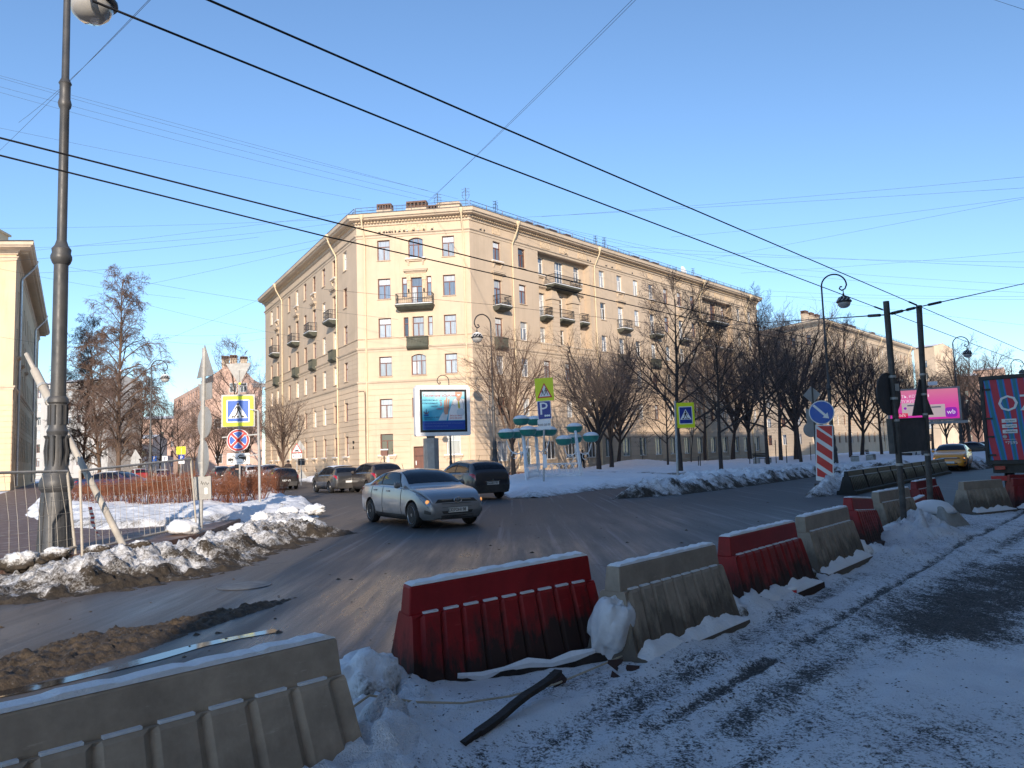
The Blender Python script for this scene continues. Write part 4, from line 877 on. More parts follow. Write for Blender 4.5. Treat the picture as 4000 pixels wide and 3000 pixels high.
# ================================================================ trees and hedges
def grow(seed, H, kind):
    """returns (thick, thin) builders: trunk with limbs, and twigs"""
    r = random.Random(seed); th = MB(); tw = MB()
    def perp(d):
        a_ = d.orthogonal().normalized(); return a_, d.cross(a_)
    def branch(p, d, L, rad0, lev, trop, wob, nseg, sides, out, tip=.35):
        pts = [p.copy()]; q = p.copy(); dd = d.copy(); rs = [rad0]
        for i in range(nseg):
            a_, b_ = perp(dd); dd = (dd+a_*r.gauss(0, wob)+b_*r.gauss(0, wob)+Vector((0,0,trop*(i+1)/nseg))).normalized()
            q = q+dd*(L/nseg); pts.append(q.copy()); rs.append(rad0*(1-(1-tip)*(i+1)/nseg))
        out.tube(pts, rs, sides, False); return pts, rs
    def at(pts, t):
        k = t*(len(pts)-1); i = min(int(k), len(pts)-2); f = k-i; return pts[i].lerp(pts[i+1], f), (pts[i+1]-pts[i]).normalized()
    def kid_dir(d, ang, az_):
        a_, b_ = perp(d); return (d*math.cos(ang)+(a_*math.cos(az_)+b_*math.sin(az_))*math.sin(ang)).normalized()
    S = dict(round=(.22,.36,11,rad(34),.10,.9), tall=(.24,.92,20,rad(58),.10,.52), lime=(.10,.97,52,rad(50),-.02,.36), big=(.22,.5,10,rad(42),.08,.62), young=(.3,.95,12,rad(50),.12,.4))[kind]
    r0 = H*{'round': .017, 'tall': .0135, 'lime': .014, 'big': .017, 'young': .008}[kind]
    pts, rs = branch(Vector((0,0,-.3)), Vector((0,0,1)), H*S[1], r0, 0, .12, .035, 8, 9, th, .3 if kind in ('round', 'big') else .12)
    n1 = S[2]; gold = 2.399
    twig_r = H*(.00052 if kind in ('round', 'tall') else .0006)
    for i in range(n1):
        t = S[0]+(1-S[0])*((i+.5)/n1)**.9 if kind not in ('round', 'big') else (.55+.45*(i/n1))
        p, d = at(pts, min(.99, t)); f = (t-S[0])/(1-S[0]); ang = S[3]*r.uniform(.75, 1.2)*(1-.45*f if kind != 'lime' else 1-.3*f)
        if kind == 'lime': L = H*S[5]*(.28+.75*(1-f)**.7)*r.uniform(.45,1.2)*(1.0 if f > .1 else .8)
        elif kind in ('round', 'big'): L = H*S[5]*r.uniform(.55, .75)
        else: L = H*S[5]*(1.05-.72*f)*r.uniform(.75,1.1)
        rad1 = r0*(1-.8*f)*.5 if kind in ('tall', 'lime', 'young') else r0*.5
        trop = {'round': .10, 'tall': .14, 'lime': -.24, 'big': .06, 'young': .12}[kind]
        b1, _ = branch(p, kid_dir(Vector((0,0,1)), ang, i*gold+r.uniform(-.4,.4)), L, rad1, 1, trop, .10, 6, 5, th, .25)
        n2 = {'round': 11, 'tall': 9, 'lime': 9, 'big': 10, 'young': 6}[kind]
        for j in range(n2):
            t2 = .22+.76*(j+r.random()*.6)/n2; p2, d2 = at(b1, min(.98, t2)); L2 = L*(.62-.38*t2)*r.uniform(.7,1.25)
            b2_, _ = branch(p2, kid_dir(d2, rad(r.uniform(28,55)), r.random()*6.28), L2, rad1*(.42-.2*t2), 2, trop*.8, .13, 4, 4, th if rad1*.3 > .02 else tw, .3)
            n3 = {'round': 6, 'tall': 6, 'lime': 8, 'big': 8, 'young': 4}[kind]
            for k in range(n3):
                t3 = .15+.83*(k+r.random()*.6)/n3; p3, d3 = at(b2_, min(.98, t3)); L3 = max(.35, L2*(.6-.3*t3)*r.uniform(.6,1.3))
                b3_, _ = branch(p3, kid_dir(d3, rad(r.uniform(25,55)), r.random()*6.28), L3, twig_r*1.5, 3, trop*1.2, .16, 3, 3, tw, .45)
                for l in range(4 if kind != 'young' else 2):
                    t4 = .2+.78*(l+r.random()*.7)/4; p4, d4 = at(b3_, min(.98, t4)); branch(p4, kid_dir(d4, rad(r.uniform(22,50)), r.random()*6.28), L3*r.uniform(.35,.7), twig_r, 4, trop, .14, 2, 3, tw, .4)
    return th, tw
_protos = {}
def proto(seed, H, kind, bk, tk):
    k = (seed, kind)
    if k not in _protos:
        th, tw = grow(seed, H, kind); _protos[k] = (th.mesh('trunk', MAT[bk], True, 180), tw.mesh('crown', MAT[tk], True, 180), H)
    return _protos[k]
def tree(p, H, seed, kind, label, group=None, rz=0, bk='bark', tk='twig_shaded', lean=0, name='bare_tree', sx=1.0):
    th, tw, H0 = proto(seed, {'round': 13, 'tall': 14, 'lime': 22, 'big': 22, 'young': 7}[kind], kind, bk, tk); s = H/H0
    o = thing(name, p, label, 'tree', group); o.rotation_euler = (rad(lean), 0, rz); o.scale = (s*sx, s*sx, s)
    link('trunk', th, o); link('crown', tw, o); return o
g1 = 'bare trees of the square'
RT = [  # base x, base y, top y, seed, kind, label
 (1110,1024,690,1,'round','lit bare tree just right of the street lamp by the block corner'),
 (1294,1016,712,6,'round','broad bare tree right of the green planter bowls, crown like a ball'),
 (1321,1011,735,1,'round','forked bare tree just right of the broad tree by the planters'),
 (1336,1006,745,2,'round','thinner forked bare tree second right of the planters'),
 (1388,1004,905,5,'young','thin young tree standing in front of the shop windows'),
 (1443,1006,800,7,'tall','slim bare tree left of the single crossing sign'),
 (1470,1018,607,4,'tall','tall dark bare tree beside the single crossing sign'),
 (1493,1001,840,5,'young','young bare tree right of the single crossing sign'),
 (1523,993,740,3,'tall','bare tree second right of the single crossing sign'),
 (1558,1017,655,4,'tall','big bare tree nearest the roadside snow bank'),
 (1583,993,700,2,'round','bare tree behind the one nearest the snow bank'),
 (1659,1006,640,7,'tall','tall bare tree with thick trunk left of the striped board'),
 (1687,996,690,4,'tall','bare tree behind the thick trunk left of the striped board'),
 (1720,994,665,6,'round','leaning bare tree left of the blue arrow sign'),
 (1731,1000,720,3,'tall','slim bare tree close left of the blue arrow sign'),
 (1838,991,690,4,'tall','bare tree right of the tall lamp behind the black barriers'),
 (1862,984,720,2,'round','bare tree second right of the tall lamp'),
 (1905,982,760,3,'tall','leaning bare tree left of the two dark poles'),
 (1770,982,720,2,'round','bare tree behind the blue arrow sign'),
 (1960,972,770,1,'round','bare tree behind the dark sign board'),
 (1620,985,715,1,'round','bare tree in the back row in front of the white car')]
for i, (x, yb, yt, sd, kd, lab) in enumerate(RT):
    p = G(x, yb, .28); H = PD(x, yt, p.y).z-.28
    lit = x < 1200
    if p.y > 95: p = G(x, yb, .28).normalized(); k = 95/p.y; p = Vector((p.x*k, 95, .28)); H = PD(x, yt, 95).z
    tree(p, H, sd+(10 if lit else 0), kd, lab, g1, rz=i*1.9, bk='bark_lit' if lit else 'bark', tk='twig_sunlit' if lit else 'twig_shaded', lean=2.5 if 'lean' in lab else (i*37 % 7-3)*.6, sx=(1.12 if kd == 'round' else 1.0)*(.9+.22*((i*53) % 11)/11))
g2 = 'bare trees along the left street'
for i, (x, yb, Y, yt, sd, kd, lab) in enumerate([
 (255,1030,84,586,21,'lime','tallest bare lime tree with drooping twigs left of the left street lamp'),
 (215,1030,90,690,22,'lime','bushy lime tree leaning on the left flank of the tallest lime'),
 (178,1030,98,735,21,'lime','lower lime tree close to the big near lamp post'),
 (300,1030,96,800,22,'lime','small lime tree behind the left street lamp'),
 (345,1030,120,865,3,'tall','small bare street tree between the left street lamp and the pink house'),
 (385,1028,105,870,4,'tall','bare street tree in front of the left part of the pink house'),
 (420,1026,88,880,4,'tall','dark bare street tree left of the sign pole with grey backs'),
 (470,1026,110,880,1,'round','bare tree in front of the pink gable'),
 (535,1026,120,870,2,'round','bare tree between the crossing sign and the corner block'),
 (512,1020,150,742,25,'tall','thin birch rising behind the pink gable roof')]):
    p = PD(x, yb, Y); p.z = .1; lit = True
    tree(p, PD(x, yt, Y).z-.1, sd+(10 if kd != 'lime' and sd < 10 else 0), kd, lab, g2, rz=i*2.3, bk='bark_lit', tk='twig_sunlit', sx=.78 if kd == 'lime' else 1.0)
# small multi-stem tree in front of the left facade
p = PD(612, 1030, 66); p.z = .3; tree(p, 7.6, 11, 'round', 'low multi-stemmed bare tree against the left facade of the corner block', g2, rz=1, bk='bark_lit', tk='twig_sunlit', name='bare_tree', sx=1.2)
g3 = 'bare trees far along the avenue'
for i, (x, Y, yt, kd, lab) in enumerate([(2095,165,716,'big','large spreading bare tree standing against the sky above the truck'), (2140,160,735,'big','second spreading bare tree, just left of the far lamp'), (2015,150,790,'big','bare tree behind the right end of the pink billboard'), (2045,120,830,'round','dark bare tree behind the pink billboard lamp'), (2080,112,850,'round','dark bare tree right of the pink billboard'), (2115,105,855,'round','dark bare tree close left of the truck'), (1985,110,850,'tall','bare tree right behind the second dark pole'), (2135,130,830,'round','dark bare tree behind the truck edge'), (2175,170,800,'big','bare tree hidden behind the truck roof')]):
    p = PD(x, 960, Y); p.z = .2; tree(p, PD(x, yt, Y).z, {'big': 31, 'round': 1 if i % 2 else 2, 'tall': 3}[kd], kd, lab, g3, rz=i*1.3, tk='twig_shaded')
# dark conifer-like bush in the back row, stakes of young trees
def shrub_mesh(seed, n, H, W, mat, rr_=.0045):
    r = random.Random(seed); m = MB()
    for i in range(n):
        a_ = r.random()*6.28; q = r.random()**.6; d = Vector((math.cos(a_)*W*q, math.sin(a_)*W*q, H*r.uniform(.65,1.08)*(1.05-.3*q*q))); b = Vector((math.cos(a_)*.16*q, math.sin(a_)*.16*q, -.05))
        mid = b.lerp(d, .5)+Vector((r.gauss(0,.05), r.gauss(0,.05), .08)); m.tube([b, mid, d], [rr_*1.6, rr_*1.2, rr_*.6], 3, False)
        for k in range(5):
            t = r.uniform(.3,.95); p = (mid.lerp(d, (t-.5)*2) if t > .5 else b.lerp(mid, t*2)); e = p+Vector((r.gauss(0,.15), r.gauss(0,.15), r.uniform(.05,.32))); m.tube([p, e], [rr_*.9, rr_*.5], 3, False)
    return m.mesh('twigs', mat)
SHR = [shrub_mesh(s, 66, 1.0, .66, MAT['hedge'], .0042) for s in (1, 2, 3)]
sh_pts = [(x, 1108-abs(x-370)*.02) for x in range(150, 590, 34)]+[(x+12, 1084) for x in range(170, 590, 38)]+[(x, 1066) for x in range(200, 560, 50)]
for i, (x, y) in enumerate(sh_pts):
    p = G(x, y, .0); p.z = .22; s = thing('hedge_shrub', p, 'reddish leafless hedge shrub in the snow behind the wire fence', 'shrub', 'reddish hedge shrubs', rz=i*2.1); s.scale = (1.05+.2*(i % 3), 1.05+.2*(i % 2), (.85+.5*((i*7919) % 13)/13)); link('twigs', SHR[i % 3], s)
# ================================================================ cars
def pchip(xs, ys, x):
    xs = np.array(xs); ys = np.array(ys); h = np.diff(xs); d = np.diff(ys)/h; m = np.zeros(len(xs)); m[0] = d[0]; m[-1] = d[-1]
    for i in range(1, len(xs)-1): m[i] = 0 if d[i-1]*d[i] <= 0 else 2/(1/d[i-1]+1/d[i])
    i = np.clip(np.searchsorted(xs, x)-1, 0, len(h)-1); t = (x-xs[i])/h[i]
    return (2*t**3-3*t**2+1)*ys[i]+(t**3-2*t**2+t)*h[i]*m[i]+(-2*t**3+3*t**2)*ys[i+1]+(t**3-t**2)*h[i]*m[i+1]
SEDAN = [(-2.20,.84,.80,.64,.52,.42),(-2.14,1.00,.93,.74,.60,.30),(-2.0,1.06,.975,.80,.66,.24),(-1.62,1.10,.99,.845,.66,.22),(-1.25,1.27,1.0,.86,.60,.20),(-.75,1.42,1.0,.865,.58,.19),(-.2,1.47,.99,.865,.57,.18),(.2,1.455,.98,.865,.575,.18),(.55,1.37,.97,.865,.60,.18),(.95,1.15,.955,.86,.66,.19),(1.15,1.03,.945,.855,.70,.19),(1.6,.95,.86,.84,.72,.20),(1.90,.86,.77,.80,.68,.21),(2.06,.76,.68,.75,.62,.22),(2.16,.62,.57,.68,.58,.24),(2.20,.50,.47,.60,.52,.27)]
HATCH = [(-2.05,.78,.74,.68,.56,.45),(-2.0,1.0,.95,.79,.64,.34),(-1.93,1.14,1.0,.83,.66,.28),(-1.74,1.36,1.02,.86,.62,.25),(-1.45,1.49,1.02,.875,.60,.23),(-.9,1.55,1.01,.88,.59,.21),(-.3,1.57,1.0,.88,.585,.20),(.15,1.545,.99,.88,.59,.20),(.5,1.44,.98,.88,.61,.20),(.9,1.20,.97,.875,.67,.21),(1.12,1.09,.96,.87,.70,.21),(1.5,1.02,.92,.855,.72,.22),(1.8,.94,.85,.82,.68,.24),(1.96,.82,.74,.75,.62,.28),(2.05,.66,.62,.66,.55,.34)]
WHEEL = {}
def wheel_meshes(r, spokes=5):
    k = (round(r, 2), spokes)
    if k in WHEEL: return WHEEL[k]
    R = RX(rad(-90)); t = MB(); w_ = .20; t.lathe([(r*.66,-w_/2),(r*.9,-w_/2),(r*.985,-w_/2+.03),(r,-w_/2+.06),(r,w_/2-.06),(r*.985,w_/2-.03),(r*.9,w_/2),(r*.66,w_/2)], 26, R); ty = t.mesh('tyre', MAT['black'], True, 35)
    m = MB(); m.lathe([(r*.60,-.02),(r*.68,-w_/2+.01),(r*.66,-w_/2-.008),(r*.60,-w_/2+.02)], 26, R)
    m.lathe([(0,-w_/2+.0),(r*.13,-w_/2+.0),(r*.16,-w_/2+.03),(r*.16,0)], 14, R)
    for i in range(spokes):
        q = 2*math.pi*i/spokes; c, s = math.cos(q), math.sin(q); Mq = RX(rad(-90)) @ RZ(q)
        m.hexa([Mq @ Vector(p) for p in ((r*.1,-.035,-w_/2+.04),(r*.1,.035,-w_/2+.04),(r*.1,.035,-w_/2+.005),(r*.1,-.035,-w_/2+.005))], [Mq @ Vector(p) for p in ((r*.64,-.05,-w_/2+.05),(r*.64,.05,-w_/2+.05),(r*.64,.05,-w_/2+.02),(r*.64,-.05,-w_/2+.02))])
    ri = m.mesh('rim', MAT['rim'], True, 35); b = MB(); b.lathe([(0,-.0),(r*.6,-.0)], 20, R); bk = b.mesh('brake_disc', MAT['iron_grey'])
    WHEEL[k] = (ty, ri, bk); return WHEEL[k]
def car(label, cat, p, az, paint, table=HATCH, S=(1,1,1), wr=.32, lights=None, plate=None, detail=1, roofsnow=False, group=None, lit=False, name='parked_car', front_badge=None, rear_badge=None, taxi=False):
    o = thing(name, p, label, cat, group, az2rz(az)); tb = np.array(table); X = tb[:,0]*S[0]; L = X[-1]-X[0]
    lx = np.linspace(X[0], X[-1], 500); LT = [pchip(X, tb[:,i], lx)*(S[2] if i in (1,2,5) else S[1]) for i in range(1, 6)]; LT = np.array(LT).T.tolist()
    def par(x):
        k = (x-X[0])/L*499; i = int(max(0, min(498, k))); f = max(0., min(1., k-i)); return [p+(q-p)*f for p, q in zip(LT[i], LT[i+1])]
    def sec(x):
        zt, zs, wb, wt, zb = par(x); h = max(zt-zs, .02); k = min(1, h/.3)
        return [(0,zb),(wb*.86,zb),(wb*.965,zb+.09),(wb,zb+.42*(zs-zb)),(wb*.985,zb+.80*(zs-zb)),(wb*.945,zs),(wb*.905,zs+.06*h),((wb*.905+wt+.05)/2+.02*k,zs+.46*h),(wt+.04,zs+.84*h),(wt*.72,zs+.96*h),(0,zt)]
    def Sf(x, k, side=1):
        s = sec(x); i = min(int(k), 9); f = k-i; y = s[i][0]*(1-f)+s[i+1][0]*f; z = s[i][1]*(1-f)+s[i+1][1]*f; return Vector((x, y*side, z))
    def Nf(x, k, side):
        e = .02; a_ = Sf(min(x+e, X[-1]), k, side)-Sf(max(x-e, X[0]), k, side); b_ = Sf(x, min(k+e, 10), side)-Sf(x, max(k-e, 0), side); n = a_.cross(b_)*-side; return n.normalized() if n.length > 1e-9 else Vector((0,0,1))
    # body
    m = MB(); ns = 44; xs = X[0]+L*np.array([.5-.5*math.cos(math.pi*i/(ns-1)) for i in range(ns)])*.6+L*np.linspace(0, 1, ns)*.4; ring = []
    for x in xs: s = sec(x); ring.append([Vector((x, y, z)) for y, z in s]+[Vector((x, -y, z)) for y, z in s[-2:0:-1]])
    k = len(ring[0]); m.add([v for r_ in ring for v in r_], [(i*k+j, i*k+(j+1) % k, (i+1)*k+(j+1) % k, (i+1)*k+j) for i in range(ns-1) for j in range(k)]+[tuple(range(k-1, -1, -1)), tuple(range((ns-1)*k, ns*k))])
    me = m.mesh('body', [MAT[paint], MAT['dark_plastic']]); wx = (X[-1]-.80*S[0], X[0]+.92*S[0]); W = tb[:,3].max()*S[1]
    c = MB()
    for x in wx:
        for sd in (-1, 1): c.lathe([(wr+.055, 0), (wr+.055, .6)], 24, T(x, sd*(W-.24), wr) @ RX(rad(-90*sd)))
    c.mi = 1; c.m = [1]*len(c.f); cut = c.build('cutter', [MAT[paint], MAT['dark_plastic']]); bo = link('body', me); sc2, vl2 = tmp_scene(); sc2.collection.objects.link(cut); sc2.collection.objects.link(bo); COL.objects.unlink(cut); COL.objects.unlink(bo)
    md = bo.modifiers.new('b', 'BOOLEAN'); md.object = cut; md.operation = 'DIFFERENCE'; md.solver = 'EXACT'
    vl2.update(); dg = vl2.depsgraph; nm = bpy.data.meshes.new_from_object(bo.evaluated_get(dg)); bo.modifiers.clear(); bo.data = nm; COL.objects.link(bo); sc2.collection.objects.unlink(bo); bo.parent = o; smooth_mesh(nm, 32)
    cm = cut.data; bpy.data.objects.remove(cut); bpy.data.meshes.remove(cm)
    def patch(nm_, quad, mat, off=.006, nx=8, nk=5, side=1, parent=None, thick=False):
        """quad: four (x,k) corners: a,b,c,d"""
        q = MB(); vs = []
        for i in range(nx+1):
            for j in range(nk+1):
                u, v = i/nx, j/nk; x = (quad[0][0]*(1-u)+quad[1][0]*u)*(1-v)+(quad[3][0]*(1-u)+quad[2][0]*u)*v; kk = (quad[0][1]*(1-u)+quad[1][1]*u)*(1-v)+(quad[3][1]*(1-u)+quad[2][1]*u)*v
                vs.append(Sf(x, kk, side)+Nf(x, kk, side)*off)
        f = [(i*(nk+1)+j, (i+1)*(nk+1)+j, (i+1)*(nk+1)+j+1, i*(nk+1)+j+1) for i in range(nx) for j in range(nk)]
        if side > 0: f = [t[::-1] for t in f]
        q.add(vs, f); return q.build(nm_, MAT[mat], parent or o, True, 180)
    sedan = table is SEDAN; sx = S[0]
    # glass
    if sedan: rq = ((-1.42,6.25),(-.62,6.25),(-.62,7.85),(-.98,7.7)); fq = ((-.54,6.25),(.72,6.25),(.34,7.85),(-.54,7.85)); xw = (.30, 1.02); xr = (-1.50, -.86)
    else: rq = ((-1.52,6.25),(-.42,6.25),(-.42,7.85),(-1.36,7.7)); fq = ((-.34,6.25),(.74,6.25),(.34,7.85),(-.34,7.85)); xw = (.28, 1.0); xr = (-1.90, -1.56)
    for sd in (-1, 1):
        for q in (rq, fq):
            sc = tuple((x*sx, kk) for x, kk in q); patch('window_trim', tuple((x+(.045 if i in (1, 2) else -.045)*sx, kk+(-.1 if i < 2 else .1)) for i, (x, kk) in enumerate(sc)), 'dark_plastic', .004, side=sd); patch('side_window', sc, 'car_glass', .009, side=sd)
    def top_patch(nm_, x0, x1, mat, w0, w1, off):
        q = MB(); nx, ny = 8, 10; vs = []
        for i in range(nx+1):
            x = x0+(x1-x0)*i/nx; f = w0+(w1-w0)*i/nx
            for j in range(ny+1):
                t = (j/ny*2-1)*f; kk = 10-abs(t)*2; vs.append(Sf(x, kk, 1 if t >= 0 else -1)+Nf(x, min(kk, 9.6), 1 if t >= 0 else -1)*off)
        q.add(vs, [(i*(ny+1)+j, (i+1)*(ny+1)+j, (i+1)*(ny+1)+j+1, i*(ny+1)+j+1) for i in range(nx) for j in range(ny)]); return q.build(nm_, MAT[mat], o, True, 180)
    top_patch('windscreen', xw[0]*sx, xw[1]*sx, 'car_glass', .93, 1.05, .008); top_patch('rear_window', xr[0]*sx, xr[1]*sx, 'car_glass', .95, .93, .008)
    # wheels
    ty, ri, bk = wheel_meshes(wr)
    for x in wx:
        for sd in (-1, 1):
            wo_ = link('wheel', ty, o, T(x, sd*(W-.12), wr) @ (RZ(math.pi) if sd > 0 else Matrix.Identity(4))); link('rim', ri, wo_); link('brake_disc', bk, wo_)
    xf, xb = X[-1], X[0]; zt, zs, wb, wt, zb = par(xf)
    # lamps, bumpers, plates
    for sd in (-1, 1):
        patch('headlight', ((xf-.62*sx,4.9),(xf-.09*sx,3.6),(xf-.07*sx,5.0),(xf-.36*sx,5.8)), 'lens', .010, side=sd); patch('fog_lamp_recess', ((xf-.22*sx,2.6),(xf-.05*sx,2.5),(xf-.04*sx,3.3),(xf-.20*sx,3.2)), 'dark_plastic', .008, side=sd)
        if lit: l_ = MB(); l_.lathe([(0,.02),(.03,.015),(.05,0)], 12, T(*(Sf(xf-.14*sx, 4.7, sd)+Nf(xf-.14*sx, 4.7, sd)*.012)) @ RZ(rad(35*sd)) @ RY(rad(90))); l_.build('running_light', MAT['lamp_on'], o)
        if sedan: patch('tail_light', ((xb+.05,4.3),(xb+.28*sx,4.7),(xb+.34*sx,5.35),(xb+.04,5.3)), 'tail_red', .008, side=sd)
        else: patch('tail_light', ((xb+.02,4.1),(xb+.40*sx,4.75),(xb+.42*sx,5.5),(xb+.06,5.9)), 'tail_red', .010, side=sd)
        mm = MB(); mm.lathe([(0,-.10),(.06,-.07),(.085,0),(.07,.06),(0,.09)], 10, Matrix.Diagonal((.8,1,1,1)) @ RX(rad(90))); mp = Sf(.72*sx, 6.1, sd); mm.build('mirror', MAT[paint], o, True, M=T(mp.x, mp.y+sd*.13, mp.z+.06))
        for xx in (.12, -.75): d_ = MB(); d_.box(-.09, .09, -.012, .012, -.016, .016); hp_ = Sf(xx*sx-.15, 4.45, sd); d_.build('door_handle', MAT[paint] if detail > 1 else MAT['dark_plastic'], o, M=T(hp_.x, hp_.y+.012*sd, hp_.z))
        if detail > 0:
            for xx, x2 in ((.80,.78), (-.40,-.40), (-1.22,-1.12)):
                s_ = MB(); s_.tube([Sf((xx+(x2-xx)*(i/8))*sx, 2.2+3.6*i/8, sd)+Vector((0,.002*sd,0)) for i in range(9)], .006, 4, False); s_.build('door_seam', MAT['black'], o)
        patch('side_skirt', ((wx[1]+wr+.1,1.1),(wx[0]-wr-.1,1.1),(wx[0]-wr-.1,2.2),(wx[1]+wr+.1,2.2)), 'dark_plastic', .012, side=sd)
    gmx = MB(); hw = wb*(1.0 if sedan else .85); z0 = zb+.08; z1 = z0+(.36 if sedan else .30)*S[2]
    gmx.prism([(-hw*.62,z0),(hw*.62,z0),(hw*.95,z0+(z1-z0)*.75),(hw*.8,z1),(-hw*.8,z1),(-hw*.95,z0+(z1-z0)*.75)], -.03, .10, T(xf-.015, 0, z0) @ RZ(rad(90)) @ RX(rad(-13)) @ T(0,0,-z0)); go = gmx.build('grille', MAT['dark_plastic'], o)
    for i in range(4): s_ = MB(); zz = z0+.06+(z1-z0-.08)*i/3; s_.box(-hw*.66, hw*.66, -.045, -.028, zz-.006, zz+.006, T(xf-.015, 0, z0) @ RZ(rad(90)) @ RX(rad(-13)) @ T(0,0,-z0)); s_.build('grille_bar', MAT['chrome' if i == 3 else 'iron_grey'], go)
    bmp = MB(); bmp.box(-hw*.72, hw*.72, -.03, .03, zb-.05, zb+.05, T(xf-.03, 0, 0) @ RZ(rad(90))); bmp.build('front_bumper_lip', MAT['dark_plastic'], o)
    zt2, zs2, wb2, wt2, zb2 = par(xb); rb = MB(); rb.prism([(-wb2*1.0,zb2-.16),(wb2*1.0,zb2-.16),(wb2*1.06,zb2+.12),(-wb2*1.06,zb2+.12)], -.05, .04, T(xb+.02, 0, 0) @ RZ(rad(-90))); rb.build('rear_bumper', MAT['dark_plastic'], o)
    for end, zz in ((1, zb+.17), (-1, (zb2+zs2)/2+.05)):
        pm_ = MB(); pm_.box(-.26, .26, -.012, .0, -.056, .056); M_ = T((xf+.035) if end > 0 else xb-.012, 0, zz) @ RZ(rad(90*end)); po = pm_.build('number_plate', MAT['plate'], o, M=M_)
        if plate and (plate[0] == end): text(plate[1], .115, MAT['sign_black'], po, T(-.03, -.014, 0), .82); 
    if rear_badge or front_badge:
        bd = MB()
        if front_badge: bd.tube([(0, .10*math.cos(q), .06*math.sin(q)) for q in [i*math.pi/8 for i in range(17)]], .012, 5); bd.bar((0,-.04,-.045), (0,-.015,.045), .014); bd.bar((0,.015,-.045), (0,.04,.045), .014); bd.bar((0,-.03,0), (0,.03,0), .014); bd.build('badge', MAT['chrome'], o, M=T(xf+.04, 0, z1-.03))
        else: bd.prism([(-.045,0),(0,-.075),(.045,0),(0,.075)], -.01, .01); q = MB(); bo2 = bd.build('badge', MAT['chrome'], o, M=T(xb-.02, 0, zs2+.02) @ RZ(rad(-90)))
    if roofsnow: top_patch('roof_snow', -1.2*sx, .2*sx, 'snow_cap', .95, .9, .03)
    an = MB(); an.tube([(0,0,0),(-.12,0,.22)], .006, 4); tp = Sf(-.9*sx, 9.9, 1); an.build('aerial', MAT['black'], o, M=T(tp.x, 0, tp.z-.01))
    if detail > 1 and not sedan: 
        ch = MB(); ch.box(-.32, .32, -.02, .01, -.02, .02); ch.build('tailgate_trim', MAT['chrome'], o, M=T(xb-.005, 0, zs2-.02) @ RZ(rad(-90)))
    return o
mid = (G(1471/KD, 2049/KD)+G(1625/KD, 2061/KD))/2
AZS = 148
hv = azv(AZS); lv = Vector((-hv.y, hv.x, 0))
car('silver saloon turning on the crossing with a lit headlamp and five-spoke wheels', 'car', Vector((-2.57,20.45,0)), AZS, 'paint_silver', SEDAN, (1.0,1,.97), .315, plate=(1, 'E327OH198'), detail=2, lit=True, name='saloon_car', front_badge=True)
car('dark navy crossover parked with its tail to the crossing, right of the silver saloon', 'car', Vector((-1.9, 31.9, .0)), -30, 'paint_navy', HATCH, (1.0,1.0,1.0), .335, plate=(-1, 'A565BH198'), detail=2, rear_badge=True)
car('dark brown crossover parked behind the silver saloon', 'car', Vector((-7.5, 41.2, 0)), -31, 'paint_brown', HATCH, (1.05,1.02,1.02), .33, plate=(-1, 'K402MT178'))
car('dark grey hatchback parked left of the brown crossover', 'car', Vector((-10.0, 43.4, 0)), -32, 'paint_grey', HATCH, (1.05,1.0,.93), .31, roofsnow=True)
car('small black hatchback parked at the mouth of the left street', 'car', Vector((-15.4, 51.0, 0)), -25, 'paint_black', HATCH, (.98,.97,.93), .30)
car('yellow taxi saloon driving along the far side of the avenue', 'car', Vector((25.75, 45.4, .05)), 215, 'paint_taxi', SEDAN, (1.03,1.03,1.02), .32, lit=True, name='taxi')
CARS = [(-23.4,45.5,98,'paint_blue',SEDAN,True,'dark blue saloon with snowy roof parked behind the red hedge'),
 (-38.5,79,-32,'paint_red',HATCH,True,'red car parked by the yellow house behind the lamp post'),
 (-25.3,70,-28,'paint_grey',HATCH,True,'dark car in the parked row behind the hedge, next to the blue saloon'),
 (-22.5,66,-28,'paint_white',HATCH,True,'white snow-covered car parked behind the grey sign backs'),
 (-20.2,63,-28,'paint_silver',HATCH,True,'snow-covered silver car parked behind the tow plate'),
 (-30.5,80,-30,'paint_black',HATCH,True,'black car far back in the parked row on the left'),
 (-43.0,94,-30,'paint_blue',SEDAN,True,'blue car with snow parked far down by the yellow house'),
 (43.0,84,40,'paint_white',HATCH,True,'white car parked behind the trees of the square'),
 (56.0,94,131,'paint_black',SEDAN,True,'dark saloon parked behind the trees right of the tall lamp'),
 (61.5,100,131,'paint_grey',SEDAN,True,'dark grey saloon parked in the middle of the row behind the trees'),
 (67.0,104,131,'paint_silver',HATCH,True,'pale hatchback parked behind the leaning tree by the dark poles'),
 (57.0,87,221,'paint_navy',HATCH,True,'dark off-road car parked behind the yellow taxi'),
 (64.0,93,221,'paint_black',HATCH,True,'second dark off-road car parked behind the yellow taxi')]
for x, y, az, pt, tb_, sn, lab in CARS: car(lab, 'car', Vector((x, y, .05)), az, pt, tb_, (1.05,1.02,1.02), .32, detail=0, roofsnow=sn, group='parked cars')
# ---- delivery truck at the right edge
TA = 38.0
tp = Vector((13.02, 21.3, 0)); tr = thing('delivery_truck', tp, 'box truck with red and blue wavy rear doors at the right edge', 'truck', rz=az2rz(TA+90))
